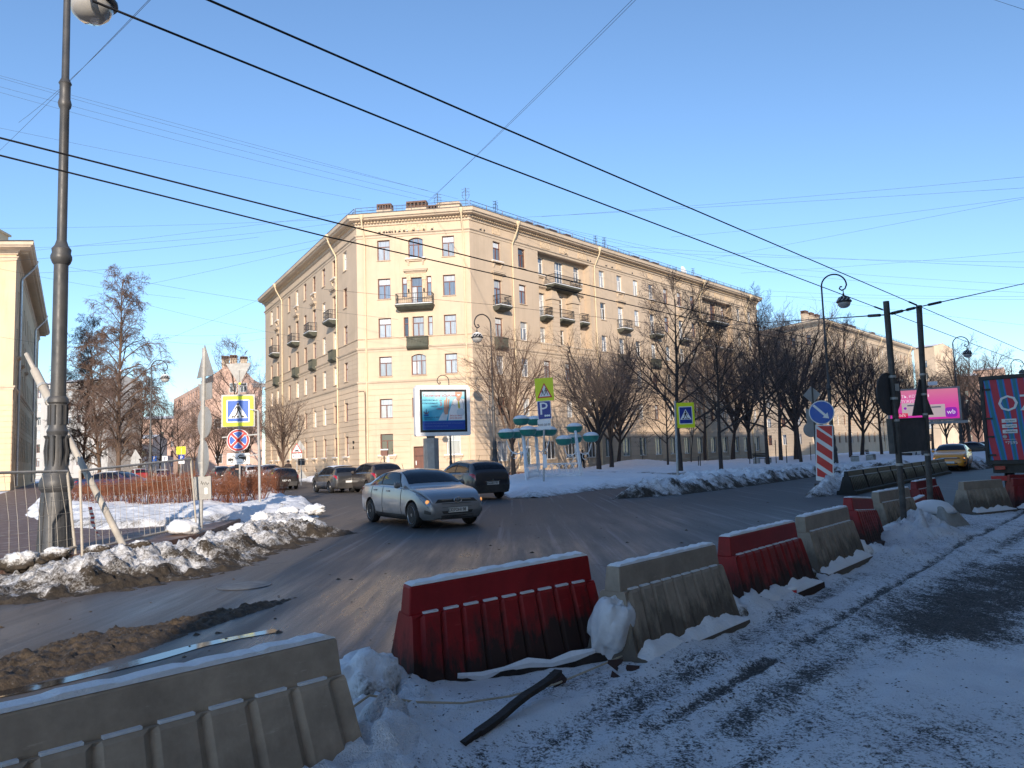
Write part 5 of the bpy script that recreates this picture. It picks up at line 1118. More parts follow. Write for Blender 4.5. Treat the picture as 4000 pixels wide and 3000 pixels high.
# local X runs to the right along the rear face, +Y is forward
m = MB(); m.box(0, 2.3, .02, 5.2, 1.05, 3.35); m.build('box_body', MAT['dark_sign_back'], tr)
m = MB()
for (x0, x1, z0, z1) in ((-.03,.06,1.0,3.42),(2.24,2.33,1.0,3.42),(.06,2.24,3.32,3.42),(.06,2.24,1.0,1.1)): m.box(x0, x1, -.05, .03, z0, z1)
m.build('door_frame', MAT['iron'], tr)
def ozmat():
    m, t, b = nodes('truck_wave_print'); v = coord(t, 'Object', (1.15, 1, .34), (0, rad(16), 0)); wv = N(t, 'ShaderNodeTexWave', Scale=.95, Distortion=4.2, Detail=1.0); wv.inputs['Detail Scale'].default_value = .8; t.links.new(v, wv.inputs['Vector'])
    c = ramp(t, wv.outputs['Fac'], [(.30, (.55,.03,.06)), (.42, (.42,.03,.07)), (.50, (.03,.17,.50)), (.72, (.02,.22,.55)), (.86, (.02,.20,.24))]); t.nodes[c.node.name].color_ramp.interpolation = 'CONSTANT'
    t.links.new(c, b.inputs['Base Color']); b.inputs['Roughness'].default_value = .5; return m
MAT['ozprint'] = ozmat()
for i in (0, 1): m = MB(); m.box(.07+i*1.09, 1.14+i*1.09, -.02, .02, 1.11, 3.31); d_ = m.build('rear_door', MAT['ozprint'], tr)
text('OZON', .62, MAT['sign_white'], tr, T(1.30, -.03, 2.62), 1.0)
for i in range(3):
    m = MB(); m.box(0, .34, -.005, .005, 0, .10); b_ = m.build('store_badge', MAT['sign_white'], tr, M=T(.42, -.03, 2.12-i*.145)); text(('App Store','Google Play','AppGallery')[i], .055, MAT['sign_black'], b_, T(.19, -.008, .05), .95)
m = MB(); m.lathe([(0,0),(.05,0)], 14, RX(rad(90))); m.build('print_dot', MAT['sign_white'], tr, M=T(.46, -.03, 1.74)); m = MB(); m.box(0,.3,-.004,.004,0,.008); m.build('print_line', MAT['sign_white'], tr, M=T(.42,-.03,1.66)); text('*7595', .12, MAT['sign_white'], tr, T(.60, -.03, 1.57))
for z in (1.25, 1.75, 2.25, 3.05): m = MB(); m.box(0, .2, -.05, -.02, -.025, .025); m.tube([(0,-.04,-.06),(0,-.04,.06)], .025, 6); m.build('hinge', MAT['iron'], tr, M=T(.02, 0, z))
m = MB(); m.box(.1, 2.2, .1, 5.0, .75, 1.0); m.build('chassis', MAT['iron'], tr)
m = MB(); m.box(.05, 2.25, -.02, .08, .55, .68); m.build('underrun_bar', MAT['red_plastic'], tr)
for x in (.38, 1.95):
    ty, ri, bk = wheel_meshes(.42); wo_ = link('wheel', ty, tr, T(x, 1.1, .42) @ RZ(rad(90 if x > 1 else -90))); link('rim', ri, wo_)
for x in (.28, 2.02): m = MB(); m.box(-.12, .12, -.03, .02, -.05, .05); m.build('tail_light', MAT['tail_red'], tr, M=T(x, -.02, .9))
m = MB(); m.box(.1, 2.2, 5.4, 7.0, .6, 2.5); m.build('cab', MAT['paint_white'], tr)
# ================================================================ street furniture
def disc(r, n=24, cx=0, cz=0, sx=1): return [(cx+r*sx*math.cos(2*math.pi*i/n), cz+r*math.sin(2*math.pi*i/n)) for i in range(n)]
def rrect(w, h, c=.04, n=3):
    o = []
    for (sx, sz, q0) in ((1,-1,-90),(1,1,0),(-1,1,90),(-1,-1,180)):
        for i in range(n+1): q = rad(q0+90*i/n); o.append((sx*(w/2-c)+c*math.cos(q), sz*(h/2-c)+c*math.sin(q)))
    return o
def flat(parent, name, poly, mat, y, M=None, t=.006):
    m = MB(); m.prism(poly, y-t, y); return m.build(name, MAT[mat] if isinstance(mat, str) else mat, parent, M=M)
def seg(a, b, w):
    a, b = Vector(a), Vector(b); d = (b-a).normalized(); n = Vector((-d.y, d.x))*w/2; return [tuple(a-n), tuple(b-n), tuple(b+n), tuple(a+n)]
def walker(parent, s, y, M, flip=1):
    parts = [disc(.055, 12, .0, .33), [(-.06,.25),(.06,.26),(.075,.05),(-.02,.05)], seg((-.05,.24),(-.12,.12),.035), seg((-.12,.12),(-.11,.02),.03), seg((.05,.22),(.13,.08),.035), seg((.0,.07),(-.05,-.08),.05), seg((-.05,-.08),(-.16,-.24),.045), seg((.05,.07),(.11,-.08),.05), seg((.11,-.08),(.17,-.25),.045)]
    for p in parts:
        q = [(x*s*flip, z*s) for x, z in p]
        m = MB(); m.prism(q if flip > 0 else q[::-1], y-.004, y); m.build('pictogram_figure', MAT['sign_black'], parent, M=M)
def crossing_panel(parent, M, w, h, flip=1):
    p = flat(parent, 'crossing_panel', rrect(w, h, .05), 'yellow_reflect', 0, M, .02); b = min(w*.68, h*.70); hh = b*1.03 if h < w*1.15 else b*1.35
    q = flat(p, 'white_field', rrect(b*1.12, hh*1.10, .04), 'sign_white', -.022); q = flat(p, 'blue_field', rrect(b, hh, .03), 'blue_sign' if h < w*1.15 else 'navy_sign', -.030); th = b*.86
    flat(p, 'white_triangle', [(-b*.47,-th*.42),(b*.47,-th*.42),(0,th*.5+ (hh-b)*.25)], 'sign_white', -.038)
    walker(p, b*1.15, -.046, T(0,0,-b*.05), flip)
    for x in (-.27, 0, .27): flat(p, 'zebra_bar', [(b*(x-.045),-th*.38),(b*(x+.045),-th*.38),(b*(x*.85+.045),-th*.28),(b*(x*.85-.045),-th*.28)], 'sign_black', -.046)
    return p
def post(parent, a, b, r=.035, mat='steel', name='post', n=8): m = MB(); m.tube([a, b], r, n); return m.build(name, MAT[mat], parent, True)
UPX = -0.0333
def face_rz(p, extra=0): return math.atan2(-p.x, p.y)+extra     # rz that turns local -Y towards the camera

# --- ornate street lamps
def lamp_proto():
    r = [(.325,0),(.31,.05),(.255,1.2),(.245,1.26),(.285,1.32),(.30,1.4),(.28,1.5),(.25,1.55),(.20,1.72),(.175,1.9),(.17,2.35)]
    base = MB(); base.lathe(r, 20)
    for i in range(12): q = i*math.pi/6; base.bar((.30*math.cos(q),.30*math.sin(q),.1), (.25*math.cos(q),.25*math.sin(q),1.18), .03)
    b_ = base.mesh('lamp_base', MAT['iron_grey'], True, 35)
    orn = MB(); orn.lathe([(.17,2.35),(.19,2.42),(.155,2.5),(.155,2.95),(.185,2.98),(.185,3.05),(.15,3.1)], 16)
    for i in range(10): q = i*2*math.pi/10; orn.tube([(.18*math.cos(q),.18*math.sin(q),1.75),(.205*math.cos(q),.205*math.sin(q),2.05),(.18*math.cos(q),.18*math.sin(q),2.28),(.215*math.cos(q),.215*math.sin(q),2.34)], .022, 5); orn.tube([(.158*math.cos(q),.158*math.sin(q),2.55),(.158*math.cos(q),.158*math.sin(q),2.93)], .02, 5)
    o_ = orn.mesh('ornament', MAT['iron_grey'], True, 35)
    pole = MB(); pole.lathe([(.14,3.05),(.135,3.4),(.128,5.7),(.16,5.74),(.19,5.82),(.19,5.88),(.165,5.94),(.175,6.02),(.12,6.1),(.09,6.2),(.085,8.9),(.11,8.94),(.125,9.02),(.1,9.12),(.1,9.4),(.12,9.44),(.07,9.55),(.06,13.1)], 16); p_ = pole.mesh('pole', MAT['iron_grey'], True, 35)
    arm = MB(); R = .85; pts = [(0,0,13.0)]+[(R-R*math.cos(q), 0, 13.3+R*math.sin(q)) for q in [math.pi*i/14 for i in range(15)]]; pts += [(2*R-.12,0,13.02),(2*R-.35,0,12.92),(2*R-.5,0,13.05),(2*R-.42,0,13.2),(2*R-.3,0,13.18)]
    arm.tube(pts, [.062]*2+[.055]*(len(pts)-2), 8); arm.tube([(2*R-.25,0,12.94),(2*R-.25,0,12.65)], .035, 6); a_ = arm.mesh('arm', MAT['iron'], True, 60)
    cx = 2*R-.25; cap = MB(); cap.lathe([(.05,11.5),(.07,11.44),(.05,11.38),(.11,11.32),(.30,11.22),(.43,11.06),(.48,10.92),(.54,10.9),(.54,10.84),(.47,10.82),(.47,10.80)], 20, c=(cx,0,1.2)); c_ = cap.mesh('lantern_cap', MAT['iron'], True, 40)
    gl = MB(); gl.lathe([(.46,10.82),(.44,10.68),(.36,10.53),(.22,10.43),(.0,10.39)], 20, c=(cx,0,1.2)); g_ = gl.mesh('lantern_glass', MAT['lantern_glass'], True, 180)
    sn = MB(); sn.lathe([(.02,11.36),(.12,11.335),(.27,11.26),(.36,11.17)], 12, c=(cx,0,1.2)); s_ = sn.mesh('snow_cap', MAT['snow_cap'], True, 180)
    lat = MB()
    for i in range(10): q = i*2*math.pi/10; lat.tube([(cx+rr_*math.cos(q+d),rr_*math.sin(q+d),z+1.2) for rr_, z, d in ((.31,11.235,0),(.40,11.13,.25),(.46,11.0,0),(.49,10.93,-.2))], .02, 4)
    l_ = lat.mesh('lattice', MAT['sign_white'])
    return [('lamp_base', b_), ('ornament', o_), ('pole', p_), ('arm', a_), ('lantern', c_), ('lantern_glass', g_), ('snow_cap', s_), ('lattice', l_)]
LP = lamp_proto()
def lamp(p, az, label, s=1.0, snow=True, lattice=True):
    o = thing('street_lamp', p, label, 'street lamp', 'ornate street lamps', az2rz(az)); o.scale = (s, s, s); lo = None
    for n, me in LP:
        if (n == 'snow_cap' and not snow) or (n == 'lattice' and not lattice): continue
        c = link(n, me, lo if n in ('lantern_glass', 'snow_cap', 'lattice') else o)
        if n == 'lantern': lo = c
    return o
p0 = G(118, 1207); lamp(p0, -12, 'tall near street lamp with ornate flared base at the left', 1.0, False, False)
def at_px(x, Y, z=0): q = PD(x, 960, Y); return Vector((q.x, Y, z))
lamp(at_px(325,75,.1), 66, 'street lamp with curled arm beside the tallest lime tree', .86)
lamp(at_px(1068,60,.1), 235, 'street lamp in front of the corner of the cream block, snow on its lantern', .90)
lamp(at_px(973,60,.1), 245, 'smaller street lamp rising behind the hospital billboard', .57)
lamp(at_px(1799,51,.1), 105, 'tall dark street lamp above the blue arrow sign', .92, False)
lamp(at_px(2077,84,.1), 108, 'street lamp beside the pink billboard', .92, False)
lamp(at_px(2200,110,.1), 108, 'far street lamp above the delivery truck', .92, False)

# --- crossing sign group on a frame
s1 = G(562, 1109); s1 = thing('crossing_sign', s1, 'galvanised frame with crossing, no-stopping and tow-away signs left of the corner block', 'sign'); Ys = s1.location.y
def rel(o, x, y, Y=None): return PD(x, y, Y or o.location.y)-Vector(o.location)
SR = RY(rad(-1.0))
post(s1, (0,0,-.1), rel(s1, 557.5, 887), .045)
for (ya, xa, yb) in ((887,540,884), (938,480,945), (982,515,986)): a_, b_ = rel(s1, 558, ya), rel(s1, xa, yb); m = MB(); m.bar(a_, b_, .05, .04); m.build('bracket', MAT['steel'], s1)
m = MB(); m.box(-.56,.56,.02,.10,-.56,.56); m.build('backing_box', MAT['steel'], s1, M=T(*rel(s1, 514, 887)) @ RZ(.12))
crossing_panel(s1, T(*(rel(s1, 514.5, 888)-Vector((0,.0,0)))) @ RZ(.12), 1.02, 1.04)
M_ = T(*rel(s1, 515, 951)) @ RZ(.10)
ns = flat(s1, 'no_stopping_sign', disc(.385, 32), 'sign_white', 0, M_, .02); flat(ns, 'red_ring', disc(.365, 32), 'red_sign', -.022); flat(ns, 'white_ring', disc(.30, 32), 'sign_white', -.030); flat(ns, 'blue_disc', disc(.285, 32), 'blue_sign', -.038)
for q in (1, -1): flat(ns, 'white_bar', seg((-.205,-.205*q),(.205,.205*q),.115)[::1], 'sign_white', -.046); 
for q in (1, -1): flat(ns, 'red_bar', seg((-.23,-.23*q),(.23,.23*q),.075), 'red_sign', -.054)
M_ = T(*rel(s1, 515, 991)) @ RZ(.10)
tw = flat(s1, 'tow_plate', rrect(.76, .38, .03), 'sign_white', 0, M_, .02)
for pl in ([(-.34,-.08),(-.16,-.08),(-.16,.0),(-.22,.02),(-.34,.02)], seg((-.30,.0),(-.17,.12),.014), seg((-.17,.12),(-.17,.0),.014), seg((-.17,.12),(-.04,-.02),.014), [(-.03,.04),(.26,-.06),(.28,.03),(.18,.13),(.06,.15),(.0,.1)], seg((-.35,-.14),(.33,-.12),.008), disc(.045,12,-.21,-.08), disc(.045,12,.21,-.06), disc(.045,12,.0,.03)): flat(tw, 'pictogram', pl, 'sign_black', -.022)
for cx, cz in ((-.21,-.08), (.21,-.06), (0,.03)): flat(tw, 'pictogram_wheel', disc(.025,10,cx,cz), 'sign_white', -.030)
# --- pole with sign backs
s2 = thing('sign_pole', G(433,1152), 'pole carrying several grey sign backs between the fence and the crossing sign', 'sign'); 
post(s2, (0,0,-.1), rel(s2, 441, 752), .055)
def back(parent, x, y, poly, rz, name='sign_back', mat='sign_back', Y=None, tilt=-1.9):
    return flat(parent, name, poly, mat, 0.02, T(*rel(parent, x, y, Y)) @ RZ(rz) @ RY(rad(tilt)), .016)
back(s2, 442, 778, [(-.45,-.42),(.45,-.42),(0,.40)], rad(-42)); back(s2, 444, 846, rrect(.6,.42,.03), rad(-40)); back(s2, 441, 912, disc(.40,28), rad(-44)); back(s2, 438, 990, disc(.46,28), rad(-52))
bx_ = MB(); bx_.box(-.22,.22,-.05,.03,-.29,.29); bx = bx_.build('cabinet', MAT['sign_back'], s2, M=T(*rel(s2, 437, 1054)) @ RZ(.15) @ RY(rad(-1.9)))
sc_ = MB(); sc_.tube([(-.02,-.055,.10),(.0,-.055,.17),(.02,-.055,.08),(.05,-.055,.14),(.07,-.055,.08),(.1,-.055,.15),(.13,-.055,.07),(.17,-.055,.12)], .008, 4); sc_.build('graffiti', MAT['sign_black'], bx); flat(bx, 'sticker', rrect(.07,.16,.01), 'sign_white', -.052, T(.1,0,-.08))
for (x, y) in ((440,792),(438,880),(436,950),(434,1000)): m = MB(); m.lathe([(.06,-.02),(.06,.02)], 8); m.build('clamp', MAT['steel'], s2, M=T(*rel(s2, x, y)))
# --- give-way back behind the crossing sign
s3 = thing('sign_pole', at_px(519, 28), 'grey back of a give-way triangle above the crossing sign', 'sign'); post(s3, (0,0,-.1), rel(s3, 516, 800), .035); back(s3, 516, 808, [(0,-.42),(.45,.40),(-.45,.40)], rad(8))
fl = MB(); fl.lathe([(0,0),(.05,.01),(.04,.03)], 8, RX(rad(90))); fl.build('reflector', MAT['yellow_reflect'], s3, M=T(*(rel(s3, 519.5, 829)-Vector((0,.06,0)))))
# --- speed bump sign in front of the left facade
s4 = thing('sign_pole', at_px(641, 57), 'triangular speed-bump sign with distance plate in front of the left facade', 'sign'); post(s4, (0,0,0), rel(s4, 641.5, 958), .035)
t4 = flat(s4, 'warning_triangle', [(-.40,-.34),(.40,-.34),(0,.36)], 'red_sign', -.03, T(*rel(s4, 641.5, 968)), .02); flat(t4, 'white_field', [(-.32,-.295),(.32,-.295),(0,.265)], 'sign_white', -.052); flat(t4, 'bump_symbol', [(-.2,-.25),(.2,-.25),(.15,-.2),(.08,-.13),(-.08,-.13),(-.15,-.2)], 'sign_black', -.060)
p4 = flat(s4, 'distance_plate', rrect(.72,.34,.03), 'sign_white', -.03, T(*rel(s4, 642, 985)), .02); text('150 м', .16, MAT['text_grey'], p4, T(0,-.056,0)); 
for q in (-.28, .28): flat(p4, 'arrow_symbol', [(q-.03,-.1),(q+.03,-.1),(q+.03,.03),(q,.1),(q-.03,.03)], 'sign_black', -.052)
s4b = thing('sign_pole', at_px(650, 58.5), 'second sign pole with grey triangle back behind the speed-bump sign', 'sign'); post(s4b, (0,0,0), rel(s4b, 650, 955), .035); back(s4b, 648, 962, [(-.45,-.36),(.45,-.36),(0,.40)], .1); back(s4b, 651, 998, rrect(.5,.5,.02), .2, mat='dark_sign_back'); back(s4b, 652, 1024, [(-.4,-.34),(.4,-.34),(0,.34)], .2)
# --- small signs down the left street
s5 = thing('sign_pole', at_px(291, 58), 'small warning triangle and round sign above the hedge at left', 'sign'); post(s5, (0,0,0), rel(s5, 293, 975), .03); back(s5, 293, 982, [(-.42,-.34),(.42,-.34),(0,.40)], .1); back(s5, 292, 999, disc(.34,20), .1)
s6 = thing('sign_pole', at_px(391, 78), 'blue parking sign under a yellow-green sign down the left street', 'sign'); post(s6, (0,0,0), rel(s6, 392, 968), .04); flat(s6, 'sign_plate', rrect(.9,.75,.03), 'yellow_reflect', 0, T(*rel(s6, 391, 973))); pq = flat(s6, 'parking_plate', rrect(.6,.6,.03), 'navy_sign', 0, T(*rel(s6, 392, 989))); text('P', .5, MAT['sign_white'], pq, T(0,-.012,0)); flat(s6, 'hours_plate', rrect(.6,.3,.02), 'sign_white', 0, T(*rel(s6, 392, 998.5)))
for (x, Y, lab) in ((356, 84, 'faded parking sign between lamp and parking sign down the left street'), (333, 92, 'blue sign half hidden beside the left street lamp')):
    so_ = thing('sign_pole', at_px(x, Y), lab, 'sign'); post(so_, (0,0,0), rel(so_, x, 984), .04); pq = flat(so_, 'parking_plate', rrect(.6,.6,.03), 'sign_white' if x > 340 else 'blue_sign', 0, T(*rel(so_, x, 991))); text('P', .5, MAT['navy_sign'] if x > 340 else MAT['sign_white'], pq, T(0,-.012,0))
s6b = thing('info_box', at_px(832, 62, .1), 'brown bus-stop style box on a post by the left pipe of the corner block', 'post'); post(s6b, (0,0,0), rel(s6b, 829.5, 985), .05, 'iron'); m = MB(); m.box(-.24,.24,-.2,.2,-.2,.2); m.build('box', MAT['door'], s6b, M=T(*rel(s6b, 831, 979))); m = MB(); m.box(-.3,.3,-.3,.26,-.09,0); m.build('snow_cap', MAT['snow_cap'], s6b, M=T(*rel(s6b, 831, 970))); m = MB(); m.box(-.1,.1,-.05,.05,-.5,.5); m.build('side_panel', MAT['sign_white'], s6b, M=T(*rel(s6b, 838.5, 1000)))
# --- children, parking and hours signs
s7 = thing('sign_pole', G(1174,1047,.12), 'sign pole with children warning, parking and hours plates before the planters', 'sign'); post(s7, (0,0,-.2), rel(s7, 1176, 822), .05)
q = flat(s7, 'children_panel', rrect(.97,1.22,.02), 'yellow_reflect', -.05, T(*rel(s7, 1176, 841.5)) @ RZ(-.1) @ RY(rad(-1.9)), .02); flat(q, 'red_triangle', [(-.40,-.44),(.40,-.44),(0,.36)], 'red_sign', -.072); flat(q, 'white_triangle', [(-.30,-.375),(.30,-.375),(0,.23)], 'sign_white', -.080); walker(q, .62, -.088, T(.07,0,-.16)); walker(q, .5, -.088, T(-.11,0,-.2))
q = flat(s7, 'parking_sign', rrect(.72,.98,.03), 'sign_white', -.05, T(*rel(s7, 1176, 886)) @ RZ(-.1) @ RY(rad(-1.9)), .02); flat(q, 'blue_field', rrect(.66,.92,.03), 'navy_sign', -.072); text('P', .95, MAT['sign_white'], q, T(-.04,-.084,.05)); 
for i, x in enumerate((.06,.16,.26)): flat(q, 'coin_symbol', disc(.055,12,x-.02,-.30), 'sign_white', -.080)
q = flat(s7, 'hours_plate', rrect(.70,.52,.03), 'sign_white', -.05, T(*rel(s7, 1176, 917)) @ RZ(-.1) @ RY(rad(-1.9)), .02); text('8.00-20.00', .155, MAT['sign_black'], q, T(0,-.078,-.02)); flat(s7, 'info_strip', rrect(.2,.7,.02), 'sign_white', -.05, T(*rel(s7, 1177, 996)) @ RY(rad(-2)), .01)
# --- single crossing sign at the square
s8 = thing('sign_pole', G(1464,1036,.1), 'single crossing sign with yellow border on a leaning pole at the square', 'sign'); post(s8, (0,0,-.2), rel(s8, 1458, 866), .06); crossing_panel(s8, T(*rel(s8, 1481, 897)) @ RZ(-.05) @ RY(rad(-.2)), .96, 1.38, -1)
for y in (873, 921): m = MB(); m.bar(rel(s8, 1459, y)+Vector((0,.04,0)), rel(s8, 1498, y)+Vector((0,.04,0)), .05, .04); m.build('bracket', MAT['steel'], s8)
# --- arrow sign and striped board
s9 = thing('work_sign', at_px(1784, 28, .25), 'round blue arrow sign over a red and white striped board', 'sign'); Mt = RY(rad(3.0))
q = flat(s9, 'arrow_disc', disc(.435,36), 'sign_white', -.05, T(*rel(s9, 1775, 891)) @ RZ(-.45) @ Mt, .02); flat(q, 'blue_field', disc(.40,36), 'blue_sign', -.072); flat(q, 'arrow_shaft', seg((-.28,.26),(.14,-.12),.085), 'sign_white', -.080); flat(q, 'arrow_head', [(.25,-.22),(.20,.0),(.03,-.19)], 'sign_white', -.081)
q = flat(s9, 'striped_board', rrect(.60,2.02,.02), 'sign_white', -.05, T(*rel(s9, 1781.5, 978)) @ RZ(-.45) @ Mt, .02)
for i in range(5):
    zt = .93-i*.46; pl = [(-.26,zt),(.26,zt-.36),(.26,zt-.36-.27),(-.26,zt-.27)]
    pl = [(x, max(-.96,min(.97,z))) for x, z in pl]
    if i == 0: pl = [(-.2,.97),(.26,.97),(.26,zt-.36),]
    if i == 0: flat(q, 'red_stripe', [(-.24,.97),(.26,.97),(.26,.60)][::-1], 'red_sign', -.072); continue
    zt = .97-(i-1)*.47-.10; flat(q, 'red_stripe', [(-.26,zt-.30),(.26,zt-.66 if zt-.66 > -.97 else -.97),(.26,zt-.36),(-.26,zt)], 'red_sign', -.072)
post(s9, (0,0,-.3), rel(s9, 1772, 870)+Vector((0,.03,0)), .03, 'dark_pole'); m = MB(); m.box(-.4,.4,-.3,.3,-.25,.05); m.build('foot', MAT['black'], s9)
s9b = thing('sign_pole', at_px(1761, 46, .1), 'pole with diamond and round sign backs behind the blue arrow sign', 'sign'); post(s9b, (0,0,0), rel(s9b, 1754, 835), .05, 'dark_pole'); back(s9b, 1754, 853, disc(.52,4), -.1); back(s9b, 1751, 900, rrect(.5,.95,.02), -.1); back(s9b, 1752, 928, disc(.45,24), -.1)
# --- two dark poles with sign backs and a board
for (x, y, xt, yt, lab) in ((1953,1124,1914,651,'left of two dark poles, with a round sign back'), (2009,1092,1985,660,'right of two dark poles, with a triangular sign back')):
    o = thing('sign_pole', PD(x, y, 12.8 if x < 2000 else 15.2), lab, 'sign'); top = rel(o, xt, yt); post(o, (0,0,-.5), top, .05 if x < 2000 else .056, 'dark_pole', n=12)
    f = lambda yy: (yy-y)/(yt-y)
    if x < 2000:
        back(o, 1921, 851, disc(.36,30), rad(34), mat='dark_sign_back'); c = MB(); c.prism(rrect(.07,.12,.005), -.02, -.012); c.build('sticker', MAT['sign_back'], o, M=T(*rel(o, 1928, 838)) @ RZ(rad(10)) @ T(0,-.1,0))
        bd = thing('sign_board', PD(1962, 940, o.location.y+.25), 'large dark board back mounted across the two poles', 'sign'); m = MB(); m.box(-.52,.52,-.03,.03,-.28,.28); b_ = m.build('board', MAT['dark_sign_back'], bd, M=RZ(rad(34)) @ RY(rad(-1.4))); fr_ = MB(); fr_.box(-.54,-.51,-.05,.05,-.29,.29); fr_.box(.51,.54,-.05,.05,-.29,.29); fr_.box(-.51,.51,-.05,.05,.275,.29); fr_.build('board_frame', MAT['dark_pole'], b_)
    else: back(o, 1991, 858, [(-.37,-.36),(.37,-.36),(0,.38)], rad(32), mat='dark_sign_back')
    for k in (.25, .45, .55, .65): m = MB(); m.lathe([(.06,-.02),(.06,.02)], 10); m.build('clamp', MAT['steel'], o, M=T(*(top*k)))
# --- hospital billboard
h = thing('billboard', at_px(931, 50), 'white framed billboard with a doctor showing three fingers, on a grey column', 'billboard'); HB = T(*rel(h, 957, 888)) @ RZ(.34)
m = MB()
m.lathe([(.50,-.1),(.50,3.0)], 6); m.build('column', MAT['sign_back'], h); m = MB(); m.box(-.25,.25,-.2,.2,2.95,3.25); m.build('neck', MAT['iron_grey'], h)
m = MB(); m.prism(rrect(3.68,3.2,.10), -.02, .5); hb = m.build('case', MAT['white_paint'], h, M=HB); m = MB(); m.box(-1.75,1.75,-.05,.45,1.60,1.68); m.build('snow_cap', MAT['snow_cap'], hb)
fr_ = flat(hb, 'frame', rrect(3.14,2.78,.02), 'black', -.02, T(.04,0,.02))
def skyprint():
    m, t, b = nodes('poster_sky_print'); v = coord(t); s = N(t, 'ShaderNodeSeparateXYZ'); t.links.new(v, s.inputs[0]); k = math2(t, 'ADD', math2(t, 'MULTIPLY', s.outputs[2], .25), math2(t, 'MULTIPLY', noise(t, .9, 3, .5, v), .7)); t.links.new(ramp(t, k, [(.25, (.03,.33,.52)), (.5, (.22,.60,.72)), (.7, (.62,.80,.85))]), b.inputs['Base Color']); b.inputs['Roughness'].default_value = .35; return m
MAT['poster'] = skyprint(); MAT['skin'] = pmat('print_skin', (.55,.30,.21), .5, .12); MAT['print_blue'] = pmat('print_blue', (.015,.06,.33), .45, .08); MAT['print_dkblue'] = pmat('print_text_blue', (.02,.05,.16), .45, .08); MAT['print_red'] = pmat('print_text_red', (.55,.02,.03), .45, .08); MAT['print_pale'] = pmat('print_pale_blue', (.10,.18,.42), .45, .1); MAT['yellow_tie'] = pmat('print_tie', (.6,.5,.08), .5, .15); MAT['coat_shade'] = pmat('print_coat_grey', (.55,.62,.66), .5, .1)
po = flat(hb, 'poster', rrect(2.84,2.48,.01), 'poster', -.028, T(.04,0,.02))
L_ = -.036
flat(po, 'print_coat', [(.28,-.62),(1.41,-.62),(1.41,.75),(1.2,.80),(1.0,.55),(.84,.80),(.62,.70),(.50,.30),(.36,-.1)], 'sign_white', L_); flat(po, 'print_sleeve', [(-.36,-.62),(.18,-.62),(.30,-.1),(.10,-.25),(-.05,-.08),(-.2,-.3)], 'coat_shade', L_-.002)
flat(po, 'print_neck', [(.84,.80),(1.0,.55),(1.18,.80)], 'skin', L_-.002); flat(po, 'print_face', [(.78,1.23),(.80,1.0),(.90,.82),(1.04,.78),(1.18,.86),(1.26,1.05),(1.27,1.23)], 'skin', L_-.004); flat(po, 'print_smile', [(.92,1.02),(1.03,.97),(1.14,1.03),(1.12,1.07),(.94,1.07)], 'sign_white', L_-.008); flat(po, 'print_tie', [(.96,.62),(1.05,.62),(1.12,.2),(1.02,.08),(.96,.25)], 'yellow_tie', L_-.006)
for p_ in (seg((.06,.35),(.10,.72),.09), seg((.18,.35),(.22,.86),.10), seg((.30,.33),(.36,.76),.09), [(.0,-.02),(.30,-.02),(.37,.36),(.02,.38)], [(.06,-.25),(.28,-.22),(.30,.0),(.0,.0)], seg((.22,.1),(.38,.22),.08)): flat(po, 'print_hand', p_, 'skin', L_-.010)
st = MB(); st.tube([(.66,L_-.02,.78),(.60,L_-.02,.5),(.52,L_-.02,.32),(.60,L_-.02,.42),(.72,L_-.02,.34)], .014, 5); st.tube([(1.2,L_-.02,.78),(1.34,L_-.02,.4),(1.33,L_-.02,.1)], .014, 5); st.build('print_stethoscope', MAT['text_grey'], po); flat(po, 'print_bell', disc(.27,20,1.13,-.12), 'coat_shade', L_-.012)
flat(po, 'blue_band', [(-1.41,-1.22),(1.41,-1.22),(1.41,-.66),(-1.41,-.66)], 'print_blue', L_-.004)
def bt(s, size, mat, x, z, sx=1, al='LEFT'): text(s, size, MAT[mat], po, T(x, L_-.016, z), sx, al)
bt('Госпиталь «ОрКли»', .235, 'print_red', -1.36, .99); bt('Комплексный', .165, 'print_dkblue', -.40, .70, 1, 'RIGHT'); bt('полноценный', .165, 'print_dkblue', -.40, .50, 1, 'RIGHT'); bt('чекап', .165, 'print_dkblue', -.40, .30, 1, 'RIGHT'); bt('за', .17, 'print_red', -.12, .68, 1, 'RIGHT'); bt('3', .36, 'print_red', -.10, .43, 1, 'RIGHT'); bt('часа', .17, 'print_red', -.10, .13, 1, 'RIGHT')
bt('(812) 321-08-12', .125, 'print_red', .40, -.33); bt('(812) 448-64-83', .125, 'print_red', .40, -.49); bt('Средний пр., д. 48/27', .105, 'print_dkblue', -1.34, -.42); bt('Линия 10 линия', .075, 'print_dkblue', -1.34, -.53)
bt('ИМЕЮТСЯ ПРОТИВОПОКАЗАНИЯ, НЕОБХОДИМО', .115, 'print_pale', -1.34, -.82, .93); bt('ПРОКОНСУЛЬТИРОВАТЬСЯ', .115, 'print_pale', -1.34, -1.0)
lg = MB(); lg.tube([(-1.17+.16*math.cos(q), L_-.02, -.02+.16*math.sin(q)) for q in [math.pi+math.pi*i/10 for i in range(11)]], .018, 5); lg.tube([(-1.17,L_-.02,-.14),(-1.17,L_-.02,.12)], .02, 5); lg.build('print_logo', MAT['print_dkblue'], po); flat(po, 'logo_bar', [(-1.33,-.32),(-1.01,-.32),(-1.01,-.23),(-1.33,-.23)], 'print_blue', L_-.004); fp = MB(); fp.tube([(-1.17+.15*math.cos(q), L_-.022, -.02+.13*math.sin(q)) for q in [math.pi*1.1+math.pi*.8*i/8 for i in range(9)]], .012, 4); fp.build('print_logo_arc', MAT['print_red'], po)
